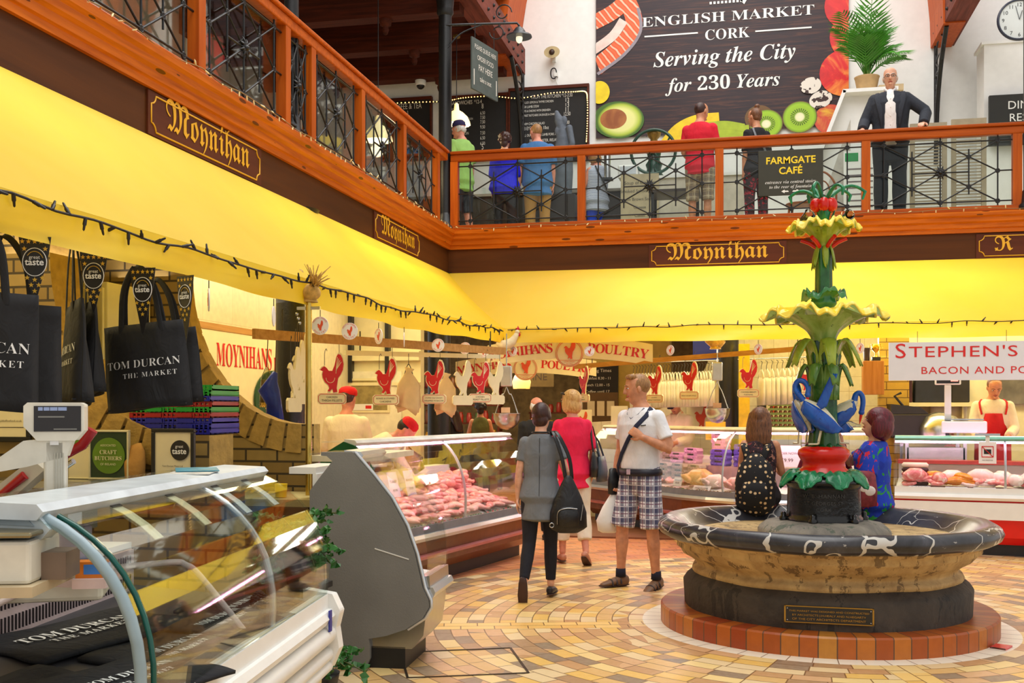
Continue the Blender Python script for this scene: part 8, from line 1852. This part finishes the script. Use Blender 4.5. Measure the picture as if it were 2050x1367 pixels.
ybird = meatmat('yellow_chicken', (226, 170, 90), (240, 196, 120), (248, 216, 156))
bird('plump yellow whole chicken behind a white card in the poultry counter', far_s(1398), -.36, ybird, 1.35); bird('pale whole chicken right of the yellow one in the poultry counter', far_s(1432), -.34, MP[4], 1.05); bird('pale whole chicken beside the rucksack in the poultry counter', far_s(1478), -.3, MP[0], 1.0); bird('pale whole chicken at the right end of the poultry display', far_s(1505), -.3, MP[0], 1.0)
card(farc, far_s(1374), -.2, .02, 'small white card before the yellow chicken in the poultry counter', .09, .055, .35, 'FREE RANGE'); card(farc, far_s(1430), -.1, -.02, 'large white card at the front of the poultry counter', .14, .055, .6, 'HAND PLUCKED'); card(farc, far_s(1575), -.5, .25, 'white sheets standing in the poultry counter by the rucksack', .16, .13, .3, 'ORDER NOW')
t_ = thing('garnish_strip', 'strip of nuts and green garnish along the front of the poultry counter', 'garnish', (0, 0, 0)); q = MB(); q2 = MB()
for i in range(240):
    s = .3+(farc.len-.5)*i/240; p = farc.at(s, -.09-.05*R_.random(), .565+.02*R_.random()); (q if i % 5 else q2).ell(p, .013+.006*R_.random(), 6, 4)
q.build('nuts', mat('nut_brown', (130, 90, 44), .7), t_, kind='stuff'); q2.build('green_sprigs', garn, t_, kind='stuff')
for i in range(14): put(farc, ('fillet', 0), .3+i*.11, -.3-.1*(i % 3), .02, R_.uniform(0, 6), 1.1, 'raw poultry piece at the left end of the poultry counter', 'poultry pieces at the left end')
# egg trays on the wall shelf
p = atY(1575, 840, 14.9)
eggt = MB()
for i in range(6):
    for j in range(4): eggt.ell((-.15+.06*i, -.09+.06*j, .035), (.022, .022, .028), 8, 6)
em = eggt.mesh('eggs', mat('brown_egg', (206, 140, 96), .5)); tm_ = MB().box(-.19, .19, -.13, .13, 0, .03).mesh('tray', mat('green_pulp', (130, 150, 80), .8))
for k in range(6):
    t_ = thing('egg_tray', 'tray of brown eggs in the stack behind the girl and the herons', 'egg tray', (p.x-.05, 14.9, 1.3+k*.06), 0, 'stacked egg trays'); o = bpy.data.objects.new('tray', tm_); COL.objects.link(o); o.parent = t_; o = bpy.data.objects.new('eggs', em); COL.objects.link(o); o.parent = t_; o['kind'] = 'stuff'
t_ = thing('egg_table', 'steel table carrying the stacked egg trays', 'table', (p.x-.05, 14.9, 0)); MB().box(-.3, .3, -.2, .25, 1.26, 1.3).build('table_top', steel, t_)
for sx in (-.26, .26): MB().box(sx-.02, sx+.02, -.15, .2, 0, 1.26).build('leg', steel, t_)
# bacon counter goods
G2_ = 'cuts of pork and bacon in the flat glass counter'
for i in range(46):
    s = .08+R_.uniform(0, 1.9); put(bacon, R_.choice([('steak', 1), ('joint', 4), ('fillet', 1), ('joint', 1), ('steak', 4)]), s, -.16-.34*R_.random(), .02+.05*R_.random(), R_.uniform(0, 6), R_.uniform(1.0, 1.5), 'pink cut of pork laid out in the bacon counter', G2_, rx=R_.uniform(-.3, .3))
for i in range(16): put(bacon, ('fillet', 3), .36+R_.uniform(0, .36), -.2-.3*R_.random(), .03+.07*R_.random(), R_.uniform(-.5, .5), 1.4, 'orange breaded fillet heaped in the bacon counter', 'orange breaded fillets', name='breaded_fillet')
for i, (s, l, w) in enumerate(((.25, 'white label lying lowest left in the bacon counter', 'PUDDINGS'), (.62, 'white label before the orange breaded fillets', 'BREADED FILLETS'), (.9, 'white label before the pale joints in the bacon counter', 'PORK FILLETS'), (1.42, 'white label at the right photo edge in the bacon counter', 'BACON'))): card(bacon, s, -.1, -.03, l, .11, .035, .3, w)
for i in range(5):
    a = bacon.ang(0); u = V((cos(a), sin(a), 0)); tag(MB().tube([-u*.14, -u*.12, u*.12, u*.14], [.008, .03, .03, .008], 12).build('pudding_roll', mat('pudding_%d' % (i % 3), ((60, 30, 26), (226, 216, 190), (150, 40, 50))[i % 3], .4), None), 'wrapped pudding roll stacked at the left of the bacon counter', 'pudding', 'stacked pudding rolls', loc=bacon.at(.2, -.3)+V((0, 0, .04+.05*i)))
p = bacon.at(.98, -.14, 1.27); t_ = thing('price_scales', 'white price scales with red digits on a post on the bacon counter', 'scales', p, bacon.ang(0))
p_ = atD(1905, 870, 11.7); t_.location = (p_.x, p_.y+.25, 1.265)
MB().box(-.06, .40, -.18, .16, .03, .16).build('scale_body', whitep, t_, bevel=.015); MB().box(-.03, .37, -.16, .14, .17, .185).build('pan', steel, t_); MB().box(-.03, .04, -.12, -.06, .03, .56).build('post', whitep, t_, bevel=.01); MB().box(-.13, .14, -.13, -.05, .56, .70).build('display_head', whitep, t_, bevel=.01); MB().box(-.11, .12, -.134, -.13, .575, .685).build('display', mat('dark_display', (32, 26, 26), .2), t_)
for x, z in ((-.03, .655), (.07, .655), (.07, .61)): MB().box(x-.035, x+.04, -.138, -.134, z-.014, z+.014).build('red_digits', emis('red_led', (255, 20, 20), 1.2), t_)
for x in (0, .34): MB().box(x-.02, x+.02, -.1, .1, 0, .03).build('foot', black, t_)
p = atD(1977, 905, 11.25); t_ = sign('no_photo_sign', 'white no photographs sign clipped to the glass of the bacon counter', 'sign', p, bacon.ang(0)); MB().box(-.085, .085, -.006, 0, -.12, .11).build('card', cardm, t_)
q = MB(); 
for a, b in (((-.055, -.05), (.055, -.05)), ((.055, -.05), (.055, .06)), ((.055, .06), (-.055, .06)), ((-.055, .06), (-.055, -.05)), ((-.055, .06), (.055, -.05))): q.bar((a[0], -.009, a[1]), (b[0], -.009, b[1]), .006, .007)
q.build('red_frame', redpt, t_); MB().box(-.035, .035, -.008, -.006, -.02, .03).build('camera_picture', penb, t_); q = MB(); tx(q, 'NO PHOTOS', w=.1, z=-.09, y=-.007); q.build('lettering', inkd, t_); MB().box(-.02, .02, -.006, 0, .11, .17).build('clip', whitep, t_); MB().box(-.12, .12, -.02, .02, .17, .195).build('bracket', steel, t_)
# bacon stall: banner, shelf, coat, mixer
a, b = atY(1779, 686, 12.45), atY(2120, 760, 12.45)
t_ = sign('stall_banner', "white banner lettered STEPHEN'S BACON AND PORK in red under the far awning", 'sign', (a.x, 12.45, b.z), radians(-2)); h = a.z-b.z; w = b.x-a.x+.4
MB().box(0, w, -.006, .006, 0, h).build('banner', mat('banner_white', (226, 226, 228), .5, amt=.02), t_); q = MB(); rdb = mat('banner_red', (214, 30, 26), .5, amt=.03)
tx(q, 'S', size=.23, x=.06, z=h*.59, y=-.007, align='LEFT', sx=1.2)
tx(q, "TEPHEN'S", w=1.10, x=.205, z=h*.61, y=-.007, align='LEFT', sx=1.45, sp=1.08)
tx(q, 'BACON AND PORK', w=1.26, x=.33, z=h*.17, y=-.007, align='LEFT', sx=1.2, sp=1.1)
q.loft([(1.41, -.009, h*.70), (1.46, -.009, h*.73), (1.56, -.009, h*.73), (1.66, -.009, h*.72), (1.70, -.009, h*.70)], [(.05, .003), (.085, .003), (.09, .003), (.085, .003), (.04, .003)], 12, ref=(0, 0, 1))
for xx in (1.44, 1.49, 1.60, 1.65): q.box(xx, xx+.025, -.011, -.007, h*.48, h*.68)
q.build('lettering', rdb, t_)
for xx in (.3, 1.2): MB().tube([(xx, 0, h), (xx, 0, h+.12)], .003, 5).build('cord', hookm, t_)
p = atY(1800, 806, 14.9); t_ = thing('wall_shelf', 'long cream shelf on the wall of the bacon stall', 'shelf', (p.x-.15, 14.9, p.z)); MB().box(-.1, 1.05, -.2, .1, -.05, 0).build('board', cream, t_); MB().box(0, .02, -.15, .1, -.2, -.05).build('bracket', cream, t_); MB().box(.9, .92, -.15, .1, -.2, -.05).build('bracket', cream, t_)
for i, (x0, x1, hh, c, l) in enumerate(((.02, .3, .3, (60, 14, 18), 'dark red box on the bacon stall shelf'), (.33, .75, .42, (26, 30, 44), 'dark blue machine on the bacon stall shelf'), (.78, 1.0, .34, (34, 30, 28), 'black box at the right end of the bacon stall shelf'))): tag(MB().box(x0, x1, -.12, .08, 0, hh).build('box', mat('shelf_box_%d' % i, c, .5, amt=.3), None, bevel=.015), l, 'box', loc=(p.x-.15, 14.9, p.z))
p = atY(1893, 760, 14.95); t_ = thing('hanging_coat', 'white butcher coat hanging on the wall behind the scales', 'coat', p); MB().loft([(0, -.05, .12), (0, -.06, .0), (0, -.06, -.3), (.02, -.06, -.8)], [(.07, .03), (.16, .05), (.2, .06), (.22, .05)], 14).build('coat', cloth('white_coat', (226, 216, 196)), t_); MB().loft([(.15, -.06, -.02), (.2, -.07, -.3), (.2, -.07, -.55)], [(.05, .04), (.055, .045), (.05, .04)], 10).build('sleeve', cloth('white_coat', (226, 216, 196)), t_); MB().tube([(0, 0, .14), (0, -.05, .16)], .008, 5).build('hook', steel, t_)
p = atY(1905, 930, 14.9); t_ = thing('hanging_apron', 'dark red apron hanging below the white coat', 'apron', p); MB().loft([(0, -.05, .25), (0, -.05, 0), (0, -.05, -.3)], [(.10, .03), (.14, .04), (.15, .03)], 12).build('apron', cloth('dark_red_apron', (130, 14, 30)), t_); MB().tube([(0, .05, .26), (0, -.05, .28)], .008, 5).build('hook', steel, t_)
p = atD(1820, 840, 13.4); t_ = thing('food_machine', 'dark slicing machine with a lever on the bacon stall bench', 'machine', (p.x, p.y, 1.2), .1); MB().box(-.25, .25, -.15, .15, 0, .3).build('body', mat('dark_machine', (40, 38, 40), .4), t_, bevel=.02); MB().prism([(-.25, .3), (.2, .3), (.1, .38), (-.25, .42)], -.14, .14).build('hood', mat('dark_machine', (40, 38, 40), .4), t_, fix=True); MB().tube([(-.1, -.1, .4), (-.2, -.1, .52), (-.12, -.1, .56)], .016, 8).build('lever', black, t_)
p = atD(1860, 870, 13.3); t_ = thing('steel_bowl', 'large polished steel mixing hood beside the dark machine', 'hood', (p.x+.12, p.y, 1.2), 0); MB().lathe([(.26, 0), (.27, .12), (.2, .26), (.05, .32), (.001, .32)], 28).build('hood', steel, t_)
t_ = thing('steel_bench', 'steel work bench with drawers in the bacon stall', 'bench', (2.4, 13.75, 0)); MB().box(-.55, .2, -.25, .3, 1.15, 1.2).build('table_top', steel, t_)
for x in (-.5, .15):
    for y in (-.2, .25): MB().box(x-.02, x+.02, y-.02, y+.02, 0, 1.15).build('leg', steel, t_)
MB().box(-.5, .15, -.22, .2, .85, 1.1).build('drawer', steel, t_)
p = atY(2045, 790, 14.95); t_ = thing('wall_poster', 'grey photograph poster on the wall right of the butcher', 'poster', p); MB().box(-.3, .4, -.01, .02, -.12, .55).build('poster', mat('grey_photo', (110, 104, 92), .5, amt=.5, sc=4), t_); MB().box(-.34, -.3, -.02, .02, -.15, .58).build('frame', whitep, t_)
p = atY(1748, 790, 14.1); t_ = thing('wooden_box', 'small wooden wall box carrying the gold trophy', 'box', (p.x, 14.1, p.z)); MB().box(-.13, .12, -.1, .09, 0, .42).build('box', wood('plain_pine_box', (170, 110, 50), (200, 140, 76), 'z', .5, False), t_, bevel=.005); MB().box(-.03, .03, .09, .1, .1, .3).build('wall_plate', steel, t_)
p2 = V((p.x+.03, 14.08, p.z+.42)); t_ = thing('trophy', 'small gold trophy cup on a black base on the wooden box', 'trophy', p2); gold = mat('gold_metal', (226, 180, 60), .2, .9); MB().lathe([(.03, .05), (.012, .07), (.012, .1), (.05, .14), (.06, .21), (.05, .21), (.04, .15), (.001, .13)], 20).build('cup', gold, t_); MB().box(-.05, .05, -.05, .05, 0, .05).build('base', black, t_)
for g in (-1, 1): MB().tube([(g*.055, 0, .2), (g*.085, 0, .19), (g*.08, 0, .15), (g*.045, 0, .14)], .005, 6).build('handle', gold, t_)
tag(MB().lathe([(.035, 0), (.045, .16), (.047, .165), (.001, .166)], 16).build('paper_cup', mat('dark_paper_cup', (60, 44, 36), .5), None), 'dark paper cup beside the gold trophy', 'cup', loc=p2+V((-.11, 0, 0)))
# ---------------------------------------------------------------- bags and bottle carried by people
bb = mat('black_leather', (22, 22, 26), .35, amt=.2, bump=.2, bsc=30)
def strap(pts, t_, m=bb, w=.016, ref=(1, 0, 0)): MB().loft(spl(pts, 4), [(w, .003)]*(4*(len(pts)-1)+1), 8, ref=ref).build('strap', m, t_)
b = W1; o = b.P+b.R @ V((.235, -.10, -.03)); t_ = thing('shoulder_bag', 'black nylon shoulder bag with zip pockets hanging from the woman in grey', 'bag', V(FL(1082, 1196))+Matrix.Rotation(radians(6), 3, 'Z') @ o, radians(6)+.2)
MB().loft([(0, 0, -.24), (0, 0, -.22), (0, 0, -.1), (0, .0, .02), (0, 0, .13), (0, 0, .19)], [(.13, .055), (.155, .075), (.15, .075), (.11, .06), (.06, .035), (.03, .02)], 18).build('bag_body', cloth('black_nylon', (20, 20, 24), .5), t_)
MB().loft([(-.01, -.07, -.2), (-.01, -.085, -.12), (-.01, -.07, -.06)], [(.085, .02), (.088, .022), (.07, .015)], 14).build('pocket', cloth('black_nylon', (20, 20, 24), .5), t_)
MB().tube(spl([(-.1, -.075, -.19), (-.095, -.085, -.09), (-.03, -.092, -.06), (.06, -.092, -.065)], 5), .004, 5).tube([(.09, -.08, -.16), (.11, -.075, -.03)], .004, 5).build('zip', steel, t_); MB().tube([(-.14+.018*cos(a), -.04, -.2+.018*sin(a)) for a in [2*pi*k/12 for k in range(12)]], .005, 5, closed=True).build('ring', steel, t_)
for dx in (-.02, .03): strap([(dx, 0, .17), (dx*1.2-.03, -.02, .34), (-.09+dx*.8, -.02, .5), (-.115+dx*.5, .06, .56), (-.10+dx*.5, .16, .52)], t_, ref=(1, .2, 0))
b = W2; Rz = Matrix.Rotation(radians(14), 3, 'Z')
for k, (dx, dy, w, h, c, l) in enumerate(((.235, -.03, .12, .2, bb, 'black leather handbag on the shoulder of the woman in pink'), (.30, .03, .14, .2, mat('blue_grey_bag', (52, 64, 78), .4), 'dark blue-grey shopping bag behind the black handbag of the woman in pink'))):
    o = b.P+b.R @ V((dx, dy, .16-.05*k)); t_ = thing('handbag', l, 'bag', V(FL(1146, 1128))+Rz @ o, radians(14)+1.15+.1*k)
    MB().loft([(0, 0, -h), (0, 0, -h*.5), (0, 0, 0), (0, 0, .05)], [(w*1.15, .05), (w*1.12, .055), (w, .035), (w*.95, .02)], 16, round_=.1).build('bag_body', c, t_)
    strap([(-w*.7, 0, .04), (-w*.5, .03+.02*k, .2), (0, .045+.03*k, .31-.06*k), (w*.5, .03+.02*k, .2), (w*.7, 0, .04)], t_, c, .01, ref=(0, 1, 0))
b = M1; Rz = Matrix.Rotation(radians(146), 3, 'Z'); base = V(FL(1282, 1176)); sh, el, wr, fd, hd = b.AR['R']
hp_ = base+Rz @ (wr+hd*.1); t_ = thing('carrier_bag', 'bulging white plastic carrier bag held by the man in plaid shorts', 'bag', hp_, F0)
MB().loft([(0, 0, 0), (-.01, 0, -.05), (-.03, 0, -.16), (-.05, 0, -.28), (-.05, 0, -.36)], [(.014, .012), (.03, .022), (.075, .05), (.11, .07), (.095, .06)], 18, round_=.3).build('bag', mat('white_carrier', (240, 238, 234), .4, amt=.03, bump=.7, bsc=12), t_)
o = b.sp(-.04, 1.35, .09); t_ = thing('waist_bag', 'small black cross-body pouch at the hip of the man in the white T-shirt', 'bag', base+Rz @ o, radians(146)+1.3); MB().loft([(0, 0, -.12), (0, 0, 0), (0, 0, .1)], [(.07, .03), (.075, .035), (.06, .025)], 14, round_=.3).build('pouch', bb, t_)
# rucksack with pale spots
def dots():
    t = NT('spotted_canvas'); v = t.co(); d = t.vor(v, 24, 'F1', 0, .35); c = t.mix(t.ma('LESS_THAN', d, .30), lin((22, 20, 24)), t.mix(t.ma('LESS_THAN', d, .13), lin((226, 190, 140)), lin((236, 226, 210)))); return t.fin(c, .8)
dm = dots(); b = G1; o = V((.13, 9.17, 0))+Matrix.Rotation(radians(4), 3, 'Z') @ (b.sp(.12, pi+.25, .10)); t_ = thing('rucksack', 'black rucksack with pale spots on the back of the seated girl', 'bag', o, radians(4)-.15)
MB().loft([(0, 0, -.24), (0, -.01, -.18), (0, -.015, 0), (0, 0, .14), (0, .02, .21)], [(.12, .07), (.16, .1), (.165, .105), (.13, .085), (.06, .05)], 20, round_=.4).build('bag_body', dm, t_); MB().loft([(0, -.10, -.18), (0, -.125, -.08), (0, -.105, .0)], [(.10, .025), (.11, .03), (.09, .02)], 16).build('pocket', dm, t_)
for g in (-1, 1): MB().loft(spl([(g*.06, .02, .19), (g*.09, .05, .28), (g*.1, .13, .31)], 4), [(.028, .006)]*9, 8).build('strap', dm, t_)
# bottle at the lips of the drinking woman
b = W3; Rz = Matrix.Rotation(radians(72), 3, 'Z'); base = V((1.03, 9.16, 0)); mp = base+Rz @ b.hp(0, .115, -.06); hh = b.AR['R']; hw = base+Rz @ (hh[2]+hh[4]*.08)
t_ = thing('water_bottle', 'clear plastic water bottle held to the mouth of the drinking woman', 'bottle', mp); d = V((-.96, -.12, .1)).normalized(); q_ = V((0, 0, 1)).rotation_difference(d).to_matrix().to_4x4()
MB().lathe([(.010, .0), (.012, .03), (.016, .045), (.032, .08), (.034, .12), (.031, .15), (.034, .18), (.034, .25), (.026, .262), (.001, .255)], 18, M=q_).build('bottle', glass('bottle_plastic', (236, 244, 248), .16), t_); MB().lathe([(.0345, .12), (.0345, .165)], 18, M=q_).build('label', mat('red_white_label', (226, 190, 190), .4, amt=.3, sc=40), t_)
o = base+V((-.12, -.26, .93)); t_ = thing('handbag', 'red handbag printed with a pale cat beside the drinking woman', 'bag', o-V((0, 0, .0)), radians(12)); catm = mat('dark_red_print', (130, 40, 50), .6, amt=.5, sc=22)
MB().loft([(0, 0, -.14), (0, 0, -.02), (0, 0, .1), (0, .01, .13)], [(.12, .05), (.125, .055), (.11, .04), (.09, .02)], 16, round_=.2).build('bag_body', catm, t_); MB().ell((0, -.05, .0), (.035, .012, .03), 12, 8).ell((.045, -.047, -.02), (.05, .012, .04), 12, 8).ell((-.022, -.05, .035), (.01, .008, .014), 8, 6).ell((.02, -.05, .035), (.01, .008, .014), 8, 6).ell((-.04, -.05, -.06), (.014, .01, .035), 8, 6).build('printed_animal', mat('pale_print', (236, 222, 214), .6), t_); strap([(-.09, 0, .12), (-.06, .05, .25), (.02, .1, .3), (.09, .03, .12)], t_, catm, .01, ref=(0, 1, 0))
# inspection cover in the floor and red tile by the step
a = [atZ(x, y, .001) for x, y in ((801, 1306), (1022, 1297), (1058, 1347), (816, 1357))]
t_ = thing('inspection_cover', 'brick-filled inspection cover with a thin metal frame in the floor', 'cover', (0, 0, .001)); q = MB()
for i in range(4): q.bar(a[i], a[(i+1) % 4], .014, .006)
q.build('frame', mat('tarnished_frame', (70, 58, 48), .4, .6), t_)
a = a0+1.12; t_ = thing('red_tile', 'glossy red curved tile set in the white ring right of the brick step', 'tile', FC+V((0, 0, .0))); q = MB(); n = 8
q.lathe([(1.185, .001), (1.185, .012), (1.285, .012), (1.285, .001)], 120); keep = lambda f: all(abs((atan2(q.v[i][1], q.v[i][0])-a+pi) % (2*pi)-pi) < .10 for i in f)
q2 = MB(); q2.add(q.v, [f for f in q.f if len(f) == 4 and keep(f)]); q2.build('tile', redp, t_)
